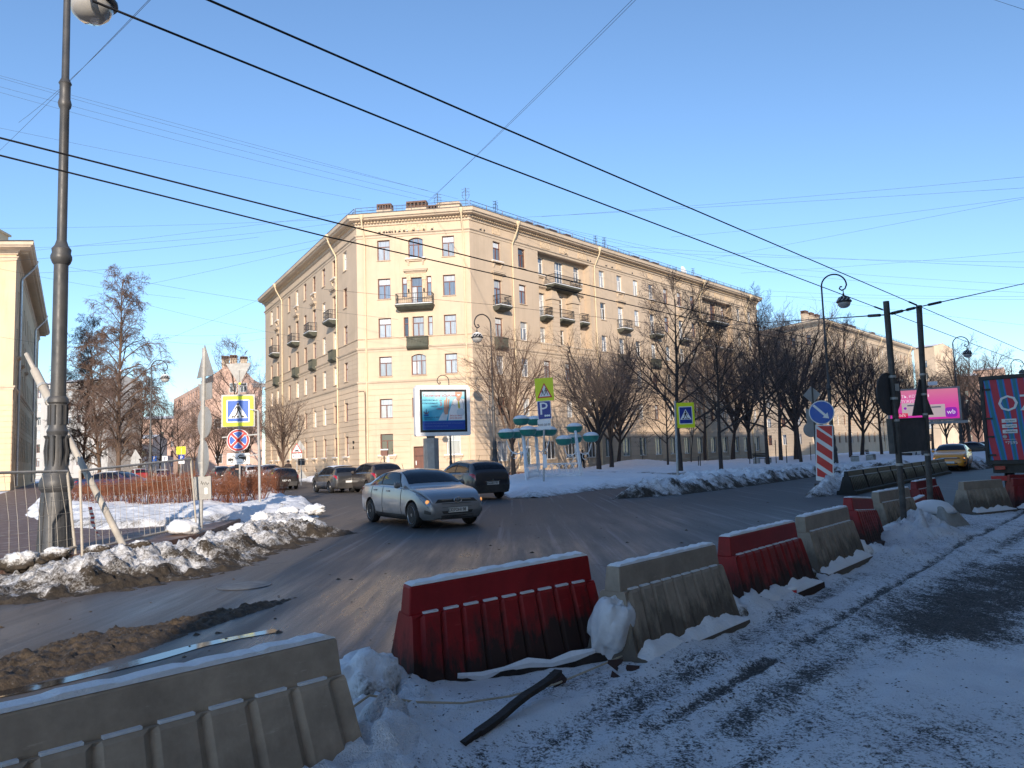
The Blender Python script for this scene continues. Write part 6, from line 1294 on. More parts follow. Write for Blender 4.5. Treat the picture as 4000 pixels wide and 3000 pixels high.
# --- pink billboard
pk = thing('billboard', at_px(1996, 76), 'pink lit billboard with a purple badge beyond the two dark poles', 'billboard'); PM = T(*rel(pk, 1995, 874)) @ RZ(-.36)
def pinkmat():
    m, t, b = nodes('pink_poster'); v = coord(t); s = N(t, 'ShaderNodeSeparateXYZ'); t.links.new(v, s.inputs[0]); c = ramp(t, math2(t, 'ADD', math2(t, 'MULTIPLY', s.outputs[2], .35), .5), [(0., (.72,.03,.36)), (.5, (.80,.08,.33)), (1., (.78,.20,.30))]); t.links.new(c, b.inputs['Base Color']); t.links.new(c, b.inputs['Emission Color']); b.inputs['Emission Strength'].default_value = .42; return m
MAT['pink'] = pinkmat(); MAT['purple'] = lampmat('purple_badge', (.36,.03,.45), .35); MAT['card'] = lampmat('product_card', (.75,.55,.50), .3); MAT['pinktext'] = lampmat('lit_print_white', (.85,.8,.8), .4); MAT['crimson'] = lampmat('crimson_badge', (.65,.01,.08), .4)
m = MB(); m.prism(rrect(6.5,3.3,.05), 0, .3); pc = m.build('case', MAT['sign_back'], pk, M=PM); pf = flat(pc, 'poster', rrect(6.1,2.95,.02), 'pink', -.004)
text('СТЬ, КОТОРАЯ', .42, MAT['pinktext'], pf, T(-2.2,-.02,.85), .9, 'LEFT'); text('СЛУЖИЛА', .42, MAT['pinktext'], pf, T(-2.35,-.02,.38), .9, 'LEFT'); q = flat(pf, 'badge', rrect(1.05,.95,.25,5), 'purple', -.012, T(2.35,0,-.85)); text('wb', .62, MAT['pinktext'], q, T(0,-.03,.02)); q = flat(pf, 'discount_badge', rrect(1.3,.45,.05), 'crimson', -.012, T(-2.1,0,-1.0)); text('-56%', .36, MAT['pinktext'], q, T(.1,-.03,0)); 
for x, z in ((-1.1,-.4), (1.0,-.65)): q = flat(pf, 'product_card', rrect(1.7,1.25,.05), 'card', -.012, T(x,0,z)); flat(q, 'card_dot', disc(.13,12,-.55,.1), 'purple', -.020); flat(q, 'card_lines', [(-.35,.3),(.5,.3),(.5,.42),(-.35,.42)], 'text_grey', -.020)
for x in (0.0,): post(pk, (x,.2,0), (x,.2,3.3), .22, 'iron_grey', 'column')
m = MB(); m.box(-3.3,3.6,-.5,.2,-1.95,-1.7); m.build('walkway', MAT['sign_back'], pk, M=PM); m = MB(); m.box(-.4,.4,-.5,-.1,0,.35); m.build('floodlight', MAT['sign_white'], pk, M=PM @ T(.9,0,1.85))

# --- flower bowls on white stands
def bowl_mesh():
    m = MB(); m.lathe([(.10,-.34),(.26,-.32),(.40,-.24),(.47,-.12),(.49,-.02),(.51,0),(.51,.04),(.46,.04)], 22); b_ = m.mesh('bowl', MAT['green_bowl'], True, 50); m = MB(); m.lathe([(.0,.28),(.2,.26),(.36,.20),(.46,.10),(.475,.035)], 22); return b_, m.mesh('snow_cap', MAT['snow_cap'], True, 180)
BW = bowl_mesh()
def c4(x, y): return ((1850+x*.42194)/KD, (1350+y*.42194)/KD)
def stand(name_lab, posts, bowls, Y):
    o = thing('planter_stand', Vector((posts[0][0].x, posts[0][0].y, .1)), name_lab, 'planter'); B0 = Vector(o.location)
    for a_, b_ in posts:
        m = MB(); m.tube([a_-B0-Vector((0,0,.2)), b_-B0], .075, 8); m.tube([a_-B0+Vector((.16,0,-.2)), b_-B0+Vector((.05,0,0))], .03, 6); m.build('post', MAT['white_paint'], o, True)
    for (x, y, dy, pi) in bowls:
        p = PD(*c4(x, y+22), Y+dy)-B0; b_ = link('bowl', BW[0], o, T(*p)); link('snow_cap', BW[1], b_)
        a_, t_ = posts[pi]; s = a_.lerp(t_, .62)-B0; e = p+Vector((0,0,-.42)); m = MB(); side = e-s; side.z = 0
        lo = Vector((e.x, e.y, min(s.z, e.z)-.25)); pts = []
        for k in range(11): t = k/10; pts.append(s*(1-t)**2+(s.lerp(e, .75)+Vector((0,0,-1.0)))*2*t*(1-t)+e*t*t)
        m.tube(pts, .03, 6)
        cx = s.lerp(e, .55)+Vector((0,0,-.62)); dirn = side.normalized() if side.length > .05 else Vector((1,0,0))
        m.tube([cx+dirn*(.26*math.cos(q))*(1-q*.07)+Vector((0,0,.26*math.sin(q)*(1-q*.07))) for q in [i*math.pi/6 for i in range(11)]], .022, 5); m.build('scroll_arm', MAT['white_paint'], o, True)
    return o
Y1 = 45.6
pa = [(G(*c4(492,1288), .1), PD(*c4(458,800), Y1)), (G(*c4(602,1262), .1), PD(*c4(575,800), 48.5))]
stand('left white stand with seven green snow-filled bowls', pa, [(440,665,0,0),(302,790,-.3,0),(408,785,.9,0),(503,765,-.6,0),(560,668,2.4,1),(590,772,1.8,1),(700,765,2.6,1)], Y1)
pb = [(G(*c4(996,1252), .1), PD(*c4(942,790), 46.5))]
stand('right white stand with four green snow-filled bowls', pb, [(935,735,.4,0),(835,850,-.6,0),(930,835,.9,0),(1085,820,-.2,0)], 46.5)
rl = thing('low_railing', pa[0][0], 'low white scrollwork railing between the two planter stands', 'railing'); B0 = Vector(rl.location); A = pa[0][0]-B0; C_ = pa[1][0]-B0; D_ = pb[0][0]-B0
m = MB()
for p_, q_ in ((A, C_), (C_, D_)):
    for z in (.35, 1.05): m.bar(p_+Vector((0,0,z)), q_+Vector((0,0,z)), .05)
m.build('rails', MAT['white_paint'], rl); m = MB()
for p_, q_ in ((A, C_), (C_, D_)):
    n = max(2, int((q_-p_).length/.42)); d_ = (q_-p_)/n
    for i in range(n): c = p_+d_*(i+.5)+Vector((0,0,.7)); u = d_.normalized(); m.tube([c+u*(.26*math.cos(q))+Vector((0,0,.3*math.sin(q))) for q in [k*math.pi/6 for k in range(13)]], .02, 4); m.bar(c-u*.2+Vector((0,0,-.32)), c+u*.2+Vector((0,0,.32)), .025)
m.build('scrollwork', MAT['white_paint'], rl)

# --- wire fence, leaning pipe
def panel(a, b, lab, h=1.60, h1=1.80):
    o = thing('fence_panel', a, lab, 'fence', 'wire mesh fence panels'); B0 = Vector(a); d = b-a; L = d.length; u = d.normalized(); z = Vector((0,0,1))
    tilt = u.cross(z)*-.08
    m = MB()
    for p, q in ((Vector((0,0,0)), z*h+tilt), (u*L, u*(L-.18)+z*h1+tilt), (z*h+tilt, u*(L-.18)+z*h1+tilt), (z*.12, u*L+z*.2)): m.tube([p, q], .024, 8)
    m.build('frame', MAT['galv_wire'], o, True); k = int(L/.22); m = MB()
    for i in range(1, k): p = u*(L*i/k); hh = h+(h1-h)*i/k; m.tube([p+z*.12, p+u*(.03*math.sin(i*1.7))+z*(hh*.5)+tilt*.5, p-u*(.18*i/k)+z*hh+tilt], .0036, 4, False)
    for zz in (.36, .6, .84, 1.08, 1.32, 1.56): m.tube([z*zz+tilt*(zz/h), u*L*.5+z*(zz-.02)+tilt*(zz/h), u*L+z*zz+tilt*(zz/h)], .0036, 4, False)
    w_ = m.build('wire_mesh', MAT['galv_wire'], o); w_['kind'] = 'stuff'; return o
fa = G(178,1204,.05); fb = G(425,1150,.05); fc = G(-110,1260,.05)
panel(fa, fb, 'wire fence panel right of the near street lamp'); panel(fc, fa-Vector((.12,0,0)), 'wire fence panel in front of the near street lamp at the left edge', 1.62, 1.60)
lp = thing('leaning_pipe', G(275,1196,.05), 'long grey pipe leaning against the near street lamp', 'pipe'); e = PD(57,765,17.8)-Vector(lp.location); m = MB(); m.tube([(0,0,0), tuple(e*.62)], .065, 10); m.build('lower_tube', MAT['galv_wire'], lp, True); m = MB(); m.tube([tuple(e*.61), tuple(e*.9)], .095, 10); m.tube([tuple(e*.9), tuple(e)], .05, 8); m.build('upper_tube', MAT['galv_wire'], lp, True)
for k in (.62, .72, .8): m = MB(); m.tube([tuple(e*k), tuple(e*(k+.012))], .115, 10); m.build('clamp', MAT['steel'], lp)
tp_ = thing('warning_tape', PD(195,1095,16.2), 'strip of red and white warning tape hanging on the fence', 'tape'); m = MB(); m2 = MB(); B0 = Vector(tp_.location); pts = [PD(x, y, 16.2)-B0 for x, y in ((194,1095),(197,1108),(200,1116),(199,1126),(203,1138),(207,1148),(214,1158))]
for i in range(len(pts)-1):
    w_ = .04 if i < 4 else .02; t = (m if i % 2 else m2)
    for f0, f1, q in ((0,.5,m), (.5,1,m2)): a_, b_ = pts[i].lerp(pts[i+1], f0), pts[i].lerp(pts[i+1], f1); q.hexa([a_+Vector((-w_,0,0)), a_+Vector((w_,0,0)), a_+Vector((w_,.01,0)), a_+Vector((-w_,.01,0))], [b_+Vector((-w_,0,0)), b_+Vector((w_,0,0)), b_+Vector((w_,.01,0)), b_+Vector((-w_,.01,0))])
m.build('red_stripes', MAT['red_plastic'], tp_); m2.build('white_stripes', MAT['sign_white'], tp_)

# --- overhead wires
def wire(label, pts, r, group='overhead wires', mat='wire_black', sag=0.0, name='overhead_wire'):
    m = MB(); q = []
    for i in range(len(pts)-1):
        for k in range(12): t = k/12; p = pts[i].lerp(pts[i+1], t); p = p-Vector((0,0,sag*4*t*(1-t))); q.append(p)
    q.append(pts[-1]); m.tube(q, r, 5, False); o = m.build(name, MAT[mat], None, True, 180); return tag(o, label, 'wire', group)
zt = 5.9
wire('upper of the two thick trolley wires running to the right dark pole', [G(430,-9,zt), G(1100,282,zt), G(1987,662,zt)]+[G(1987,662,zt)+(G(1987,662,zt)-G(1100,282,zt)).normalized()*60], .012)
wire('lower of the two thick trolley wires running to the left dark pole', [G(200,2,zt), G(1016,332,zt), G(1914,672,zt)]+[G(1914,672,zt)+(G(1914,672,zt)-G(1016,332,zt)).normalized()*60], .012)
zf = 6.0
wire('upper of the two far trolley wires crossing in front of the block', [G(-30,290,zf), G(705,476,zf), G(1051,563,zf), G(1649,707,zf), G(1760,733,zf)], .014); wire('lower of the two far trolley wires crossing in front of the block', [G(-30,328,zf), G(705,511,zf), G(1051,588,zf), G(1649,724,zf), G(1760,748,zf)], .014)
SW = [PD(1560,703,42), PD(1914,680,12.8), PD(1985,663,15.2), PD(2215,612,24)]; SW.append(SW[3]+(SW[3]-SW[2])*2); wire('insulated span wire across the two dark poles', SW, .012); wire('thin cable sagging across the cream facade at third-floor height', [PD(700,625,66), PD(1051,657,60), PD(1500,709,56), PD(1660,735,60)], .014)
ins = thing('wire_insulators', PD(1880,684,19), 'dark insulators on the span wire beside the left dark pole', 'insulator'); B0 = Vector(ins.location)
WB = G(1914,672,zt); WA = G(1016,332,zt); WD = G(1987,662,zt); WC = G(1100,282,zt)
for (p_, q_, t0, t1) in ((SW[1],SW[0],.012,.035),(SW[1],SW[2],.15,.45),(SW[1],SW[2],.6,.85),(SW[2],SW[3],.06,.14),(WB,WA,.02,.06),(WD,WC,.02,.06)): a_, b_ = p_.lerp(q_, t0)-B0, p_.lerp(q_, t1)-B0; m = MB(); m.tube([a_, b_], .028, 6); m.build('insulator', MAT['black'], ins)
TH = [((1362,-4,30),(925,437,70)),((1358,-4,31),(921,437,70)),((-5,150,55),(925,412,70)),((-5,158,56),(990,430,72)),((-5,176,57),(985,440,72)),((-5,182,58),(900,430,70)),((-5,272,60),(780,432,72)),((-5,486,80),(690,475,74)),((75,535,70),(880,458,74)),((75,541,70),(920,438,74)),((-5,556,60),(560,512,78)),((70,590,60),(715,512,70)),((190,640,80),(715,525,70)),((140,575,70),(860,690,66)),((-5,565,66),(400,645,90)),((330,745,95),(575,640,100)),((330,722,95),(575,715,100)),((340,735,95),(575,730,100)),((1120,470,72),(2216,402,60)),((1170,468,74),(2216,372,60)),((1450,512,85),(2216,410,62)),((1530,560,95),(2216,425,65)),((1115,470,72),(1640,585,90)),((1640,585,90),(2216,620,80)),((1020,450,70),(1600,572,90)),((1600,572,90),(2216,608,80)),((1300,540,80),(2216,552,70)),((1290,530,78),(2216,575,70)),((1600,590,90),(2216,535,70)),((1650,628,100),(2216,628,80)),((1650,640,100),(2216,644,80)),((310,-4,30),(-5,320,50)),((300,-4,30),(40,265,50)),((1700,640,90),(2216,700,90)),((2140,-3,40),(2216,22,38)),((250,640,90),(860,760,80)),((0,728,70),(75,740,74))]
def outside(p): return p[0] < 0 or p[0] > 2212 or p[1] < 0
for i, (a_, b_) in enumerate(TH):
    A_, B_ = PD(*a_), PD(*b_); d_ = B_-A_; A2 = A_-d_*.6 if outside(a_) else A_; B2 = B_+d_*.6 if outside(b_) else B_
    wire('hair-thin cable crossing the blue sky', [A2, B2], .010, 'thin cables in the sky', 'wire_thin', sag=(.15+.25*(i % 3))*(1 if abs(a_[0]-b_[0]) > 200 else 0), name='thin_cable')
# ================================================================ barriers and work-zone litter
def barmat(name, c, dirt, amt):
    m, t, b = nodes(name); v = coord(t); s = N(t, 'ShaderNodeSeparateXYZ'); t.links.new(v, s.inputs[0])
    o = t.nodes.new('ShaderNodeObjectInfo'); sh = t.nodes.new('ShaderNodeVectorMath'); sh.operation = 'ADD'; t.links.new(v, sh.inputs[0]); t.links.new(o.outputs['Location'], sh.inputs[1]); v = sh.outputs[0]; n = noise(t, 3.5, 5, .62, v); st = noise(t, 2.0, 5, .7, coord(t, 'Object', (7, 7, .8)))
    z = math2(t, 'MULTIPLY', math2(t, 'SUBTRACT', .64, s.outputs[2]), 2.1); b.inputs['Specular IOR Level'].default_value = .3
    k = math2(t, 'ADD', z, math2(t, 'MULTIPLY', math2(t, 'SUBTRACT', math2(t, 'ADD', math2(t, 'MULTIPLY', n, .5), math2(t, 'MULTIPLY', st, .5)), .5), 2.4)); k = math2(t, 'MULTIPLY', ramp(t, k, [(.32, 0.), (.75, 1.)]), amt)
    base = ramp(t, noise(t, 4, 6, .7, v), [(.3, tuple(x*.7 for x in c)), (.7, tuple(x*1.15 for x in c))]); scf = ramp(t, noise(t, 5, 6, .75, coord(t, 'Object', (1, 1, 6))), [(.62, 0.), (.70, .35)]); base = mix(t, scf, base, tuple(min(1, x*1.5+.06) for x in c)); t.links.new(mix(t, k, base, dirt), b.inputs['Base Color']); t.links.new(ramp(t, k, [(0., .45), (1., .85)]), b.inputs['Roughness']); bump(t, b, noise(t, 60, 4, .6, v), .12, .01); return m
MAT['bar_red'] = barmat('barrier_red', (.27,.012,.014), (.030,.023,.020), .95); MAT['bar_beige'] = barmat('barrier_beige', (.40,.32,.245), (.17,.135,.105), .38); MAT['bar_beige_dirty'] = barmat('barrier_beige_dirty', (.31,.255,.20), (.05,.042,.035), .72); MAT['bar_black'] = barmat('barrier_black', (.014,.014,.015), (.012,.012,.012), .5); MAT['bar_dkred'] = barmat('barrier_dark_red', (.20,.016,.018), (.03,.025,.024), .9)
def barrier_mesh(L=2.0, n=9):
    """hollow ribbed road barrier: base skirt, ribbed flanks, narrower top beam. X along, origin at base centre"""
    m = MB(); hb, h1, h2 = .24, .60, .78
    xs = [-L/2]; pitch = (L-.16)/n; prof = []
    for i in range(n):
        x0 = -L/2+.08+i*pitch; prof += [(x0, 0), (x0+pitch*.14, 1), (x0+pitch*.84, 1), (x0+pitch*.98, 0)]
    prof = [(-L/2, 1)]+[(x, r) for x, r in prof]+[(L/2, 1)]
    zz = [(.0,.32,.0),(.115,.315,.0),(.13,.30,.0),(.145,.225,.03),(h1-.02,.115,.03),(h1,.10,.0)]   # z, half depth, rib depth
    vs = []; nx = len(prof)
    for sd in (-1, 1):
        for z, d, rb in zz:
            for x, r in prof: vs.append(Vector((x*(1-.10*z/h2), sd*(d-(0 if r else rb)), z)))
    nz = len(zz); F = []
    for s in (0, 1):
        o = s*nz*nx
        for i in range(nz-1):
            for j in range(nx-1):
                q = (o+i*nx+j, o+i*nx+j+1, o+(i+1)*nx+j+1, o+(i+1)*nx+j); F.append(q if s == 0 else q[::-1])
    for i in range(nz-1):   # ends
        F.append((i*nx, (i+1)*nx, nz*nx+(i+1)*nx, nz*nx+i*nx)); F.append((i*nx+nx-1, nz*nx+i*nx+nx-1, nz*nx+(i+1)*nx+nx-1, (i+1)*nx+nx-1))
    for j in range(nx-1): t = (nz-1)*nx; F.append((t+j, t+j+1, nz*nx+t+j+1, nz*nx+t+j)); F.append((j, nz*nx+j, nz*nx+j+1, j+1))
    m.add(vs, F); body = m
    t = MB(); L2 = L*.93; t.hexa([(-L2/2,-.075,h1-.01),(L2/2,-.075,h1-.01),(L2/2,.075,h1-.01),(-L2/2,.075,h1-.01)], [(-L2/2+.02,-.06,h2),(L2/2-.02,-.06,h2),(L2/2-.02,.06,h2),(-L2/2+.02,.06,h2)])
    s = MB(); r = random.Random(4); ns = 40
    for i in range(ns):
        x0, x1 = -L2/2+.03+(L2-.06)*i/ns, -L2/2+.03+(L2-.06)*(i+1)/ns; 
        if i == 0: ha = .008
        hb_ = .014+.012*r.random() if i < ns-1 else .004
        s.hexa([(x0,-.058,h2+.001),(x1,-.058,h2+.001),(x1,.058,h2+.001),(x0,.058,h2+.001)], [(x0,-.05,h2+ha),(x1,-.05,h2+hb_),(x1,.05,h2+hb_),(x0,.05,h2+ha)]); ha = hb_
    l = MB()
    for i in range(n):
        x0 = (-L/2+.08+(i+.16)*pitch)*.93; x1 = (-L/2+.08+(i+.84)*pitch)*.93
        for sd in (-1, 1): l.box(x0, x1, sd*.088-.014, sd*.088+.014, h1+.001, h1+.013)
    return body, t, s, l
def snow_skirt(L, seed, h=.085):
    r = np.random.default_rng(seed); m = MB(); n = 60; rows = []
    for i in range(n+1):
        x = -L/2*.96+L*.96*i/n; a_ = h*(.8+.25*math.sin(i*.21+seed)+.18*math.sin(i*.55+2*seed)+.12*(r.random()-.5))*min(1, min(i, n-i)/5+.1); rows.append([(x,-.205,.14+a_),(x,-.25,.135+a_*.75),(x,-.292,.135+a_*.4),(x,-.318,.125),(x,-.30,.11)])
    m.add([p for q in rows for p in q], [(i*5+j, (i+1)*5+j, (i+1)*5+j+1, i*5+j+1) for i in range(n) for j in range(4)]); return m
_bc = {}
def barrier(label, a, b, mat, L=None, tilt=(0,0), z=0.0, snow=True, skirt=True, s=1.0, group='ribbed road barriers'):
    """a,b: ends of the top beam on the ground plan"""
    a, b = Vector((a[0], a[1], 0)), Vector((b[0], b[1], 0)); d = b-a; c = (a+b)/2; L = L or max(1.2, d.length/.93); k = round(L, 1)
    if k not in _bc:
        bd, tb_, sn, lg = barrier_mesh(L); _bc[k] = (bd, tb_, sn, lg)
    bd, tb_, sn, lg = _bc[k]; o = thing('road_barrier', (c.x, c.y, z), label, 'barrier', group); o.rotation_euler = (rad(tilt[0]), rad(tilt[1]), math.atan2(d.y, d.x)); o.scale = (1,1,s)
    bo = bd.build('body', MAT[mat], o); md = bo.modifiers.new('bevel', 'BEVEL'); md.width = .012; md.segments = 2; md.limit_method = 'ANGLE'; md.angle_limit = rad(25); to = tb_.build('top_beam', MAT[mat], o); md = to.modifiers.new('bevel', 'BEVEL'); md.width = .012; md.segments = 2
    if snow:
        sn.build('snow_cap', MAT['snow_cap'], o, True, 50)
        if mat == 'bar_black': lg.build('ledge_snow', MAT['snow_cap'], o)['kind'] = 'stuff'
        else:
            for i in range(0, len(lg.v), 8): q = MB(); q.add(lg.v[i:i+8], [(0,3,2,1),(4,5,6,7),(0,1,5,4),(1,2,6,5),(2,3,7,6),(3,0,4,7)]); q.build('ledge_snow', MAT['snow_cap'], o)
    if skirt: snow_skirt(L, int(abs(c.x)*100)).build('snow_skirt', MAT['snow'], o, True, 60)
    return o
barrier('nearest beige barrier at the lower left corner', (-2.42,2.52), (-.97,4.07), 'bar_beige', 2.3, z=-.02, skirt=False)
barrier('big red barrier in the middle with sooty lower half', (-.80,5.61), (.54,6.51), 'bar_red', 1.78, tilt=(4,-2.2), z=-.05, skirt=False, s=1.09)
barrier('dirty beige barrier next to the white bag', (.72,6.01), (1.79,7.24), 'bar_beige_dirty', 1.8, z=.0)
barrier('red barrier second from the white bag, red ball before it', (2.01,7.6), (3.14,8.93), 'bar_red', 1.9, z=.02)
barrier('beige barrier between the two narrower red ones', (3.43,9.44), (4.56,10.81), 'bar_beige_dirty', 1.95, z=.02)
barrier('tilted red barrier sunk in snow before the left dark pole', (4.72,11.15), (5.85,12.85), 'bar_red', 1.9, tilt=(0,4), z=.05, skirt=False)
barrier('beige barrier partly behind the left dark pole', (6.15,13.3), (7.3,14.5), 'bar_beige_dirty', 1.8, z=.05, skirt=False)
barrier('dark red barrier behind the right dark pole', (9.0,17.55), (10.2,18.9), 'bar_dkred', 1.9, z=.0)
barrier('dark beige barrier turned sideways near the truck', (9.75,16.9), (10.85,17.45), 'bar_beige_dirty', 1.5, z=.0, snow=False)
barrier('dark red barrier under the truck at the right edge', (11.35,17.6), (12.9,17.3), 'bar_dkred', 1.9, z=.0, snow=False)
barrier('dark red barrier behind the others below the truck', (12.4,19.4), (13.9,19.2), 'bar_dkred', 1.8, z=.0, snow=False)
for i in range(9):
    p, q = Vector((11.1,26.0)).lerp(Vector((22.7,40.9)), i/9), Vector((11.1,26.0)).lerp(Vector((22.7,40.9)), (i+.93)/9)
    barrier('black snow-topped barrier in the median row, %s' % (('nearest','second','third','fourth','fifth','sixth','seventh','eighth','farthest')[i]+' counted from the striped board'), p, q, 'bar_black', 2.1, group='black median barriers', skirt=False)
barrier('red barrier base showing beyond the left dark pole', (7.6,15.0), (8.7,16.6), 'bar_red', 1.9, z=-.25, skirt=False)
# concrete footings
def footing(label, p, rz, s, tilt=0):
    o = thing('concrete_footing', p, label, 'concrete block', 'concrete footings', rz); o.rotation_euler = (rad(tilt), 0, rz); o.scale = s
    m = MB(); m.hexa([(-.5,-.5,0),(.5,-.5,0),(.5,.5,0),(-.5,.5,0)], [(-.26,-.26,.5),(.26,-.26,.5),(.26,.26,.5),(-.26,.26,.5)]); b = m.build('block', MAT['concrete'], o); md = b.modifiers.new('bevel', 'BEVEL'); md.width = .05; md.segments = 2
    m = MB(); m.lathe([(.0,.62),(.15,.60),(.28,.54),(.36,.44),(.40,.34)], 14); m.build('snow_cap', MAT['snow_cap'], o, True, 180); return o
footing('concrete footing at the foot of the left dark pole', G(1985,1165,.05), .5, (.9,.8,.75), 8); footing('concrete footing in front of the right dark pole', G(2018,1140,.05), .7, (1.0,1.0,.85)); 
# white bag between the barriers
def bag(label, p, size, seed):
    bm = bmesh.new(); bmesh.ops.create_icosphere(bm, subdivisions=4, radius=1); r = np.random.default_rng(seed)
    co = np.array([v.co[:] for v in bm.verts]); f = np.zeros(len(co)); g = np.zeros(len(co))
    for k in range(24): d = r.normal(size=3)*np.array([1,1,.45]); d /= np.linalg.norm(d); fq = r.uniform(2,7); f += np.abs(np.sin(co@d*fq+r.uniform(0,6)))*.24/fq
    rad_ = 1.0+f-.92; 
    for v, q in zip(bm.verts, rad_*(1-.35*np.clip(co[:,2], 0, 1)**2)): v.co = Vector((v.co.x*q*size[0], v.co.y*q*size[1], v.co.z*q*size[2]))
    me = bpy.data.meshes.new('sack'); bm.to_mesh(me); bm.free(); me.materials.append(MAT['bag']); smooth_mesh(me, 30); o = link('plastic_bag', me); o.location = p; return tag(o, label, 'bag')
bg_ = bag('crumpled white plastic bag stuffed between red and beige barriers', (.70,5.98,.37), (.15,.15,.27), 3); bg_.rotation_euler = (.2,.25,.4)
# plank, rope, lamps, debris
pl = thing('charred_plank', G(1000,1608,.13), 'charred plank lying from the red barrier towards the viewer', 'plank'); e = G(1205,1452,.22)-Vector(pl.location); m = MB(); pts = [e*t+Vector((.006*math.sin(t*9),0,.004*math.sin(t*13))) for t in [i/8 for i in range(9)]]; [m.bar(pts[i], pts[i+1]+(pts[i+1]-pts[i])*.02, .055-.02*(i == 0), .03) for i in range(8)]; m.build('plank_body', MAT['wood_dark'], pl)
pl2 = thing('charred_plank', G(935,1490,.05), 'charred board along the foot of the red barrier', 'plank'); e = G(1330,1415,.12)-Vector(pl2.location); m = MB(); m.bar((0,0,0), e, .06, .09); m.build('plank_body', MAT['wood_dark'], pl2); m = MB(); m.tube([e*t+Vector((0,-.01,.05+.02*math.sin(t*17))) for t in [i/8 for i in range(1, 8)]], [.02,.035,.02,.04,.03,.045,.02], 6); m.build('snow_layer', MAT['snow_cap'], pl2, True)
def wz(p): return float(wk_h(np.array([p.x]), np.array([p.y]), np.array([1.]))[0])
rp = []
for x, y in ((700,1655),(800,1632),(900,1600),(1000,1562),(1100,1528),(1200,1492),(1300,1452),(1390,1417),(1480,1370),(1570,1330),(1640,1295),(1700,1240)): q = G(x, y, .08); rp.append(Vector((q.x, q.y, max(.05, wz(q))+.035)))
m = MB(); m.tube(rp, .007, 5, False); tag(m.build('rope', MAT['rope'], None, True), 'pale rope lying along the foot of the barriers', 'rope')
def lantern(label, p, sc=1.0):
    o = thing('warning_lantern', p, label, 'lantern', 'red warning lanterns'); m = MB(); m.lathe([(0,-.055),(.04,-.045),(.062,-.01),(.058,.03)], 14); m.build('red_lens', MAT['red_plastic'], o, True, 60); m = MB(); m.lathe([(.06,.03),(.062,.045),(.05,.06),(.0,.07)], 14); m.build('cap', MAT['sign_white'], o, True, 60); o.scale = (sc,)*3; return o
lantern('red ball lantern hanging on the rope by the red barrier', G(1709,1290,.10)+Vector((0,0,.05))); 
def shard(label, p, n, s, seed):
    o = thing('broken_barrier_piece', p, label, 'debris', 'broken red plastic pieces'); r = random.Random(seed)
    for i in range(n):
        m = MB(); c = Vector((r.uniform(-s,s), r.uniform(-s*.5,s*.5), r.uniform(0,s*.4))); pts = [c+Vector((r.uniform(-.06,.06), r.uniform(-.04,.04), r.uniform(-.02,.06))) for _ in range(4)]; m.hexa(pts, [q+Vector((.01,.02,.02)) for q in pts]); m.build('shard', MAT['bar_red'], o)
    return o
shard('broken red plastic pieces beside the rope in the lower foreground', G(955,1620,.08), 3, .10, 2); shard('red fragment under the right end of the red barrier', G(1320,1470,.06), 3, .16, 5); shard('red fragments by the foot of the plank', G(1225,1492,.06), 2, .08, 7); shard('red fragment below the tilted red barrier', G(1866,1195,.10), 2, .1, 9)
# frozen lumps in the gaps of the row
def lump(label, p, size, seed, dirty=.5, res=3):
    bm = bmesh.new(); bmesh.ops.create_icosphere(bm, subdivisions=res, radius=1); r = np.random.default_rng(seed); co = np.array([v.co[:] for v in bm.verts]); f = np.zeros(len(co))
    for k in range(22): d = r.normal(size=3); fq = r.uniform(1.5,9); f += np.abs(np.sin(co@d*fq+r.uniform(0,6)))*.16/fq**.6-.05
    for v, q in zip(bm.verts, 1+f): v.co = Vector((v.co.x*q*size[0], v.co.y*q*size[1], v.co.z*q*size[2]))
    me = bpy.data.meshes.new('lump'); bm.to_mesh(me); bm.free(); me.materials.append(MAT['snow']); at = me.attributes.new('dirt', 'FLOAT', 'POINT'); at.data.foreach_set('value', np.clip(dirty-.5*co[:,2]+.2*f*4, 0, 1).astype(np.float32)); smooth_mesh(me, 180); o = link('snow_lump', me); o.location = p; return tag(o, label, 'snow lump', 'frozen snow lumps')
lump('dirty frozen lump in the gap between nearest beige and red barriers', (-.99,5.0,.20), (.30,.34,.30), 1, .55, 4); lump('smaller icy lump at the end of the nearest beige barrier', (-.86,4.55,.12), (.20,.22,.20), 2, .35, 4); lump('dark lump between second red and beige barriers', (3.30,9.15,.10), (.2,.26,.2), 4, .75); lump('dark lump between dirty beige barrier and second red one', (1.95,7.3,.12), (.2,.2,.2), 5, .6); lump('snow-capped lump before the tilted red barrier', (4.75,10.95,.14), (.26,.3,.24), 6, .45); lump('large snow lump at the foot of the left dark pole', (6.55,12.95,.12), (.6,.45,.30), 8, .05); lump('green-stained ice lump in the lower foreground', (-.62,4.25,.04), (.13,.15,.16), 9, .6, 4)
for i, (x, y, s_) in enumerate(((565,1140,.34),(620,1128,.40),(680,1120,.38),(600,1160,.30),(520,1170,.28),(660,1150,.25),(120,1232,.30),(45,1252,.36),(210,1222,.22),(300,1212,.2))): lump('frozen lump on the crest of the left roadside bank' if x > 500 else 'dark frozen lump on the left roadside bank near the lamp', G(x, y)+Vector((0,0,.26)), (s_, s_*.8, s_*.55), 20+i, .25 if x > 500 else .75, 4)
tr_ = lump('pale lump of concrete lying in snow at the end of the wire fence', G(395,1166)+Vector((0,0,.28)), (.42,.32,.2), 40, 0)
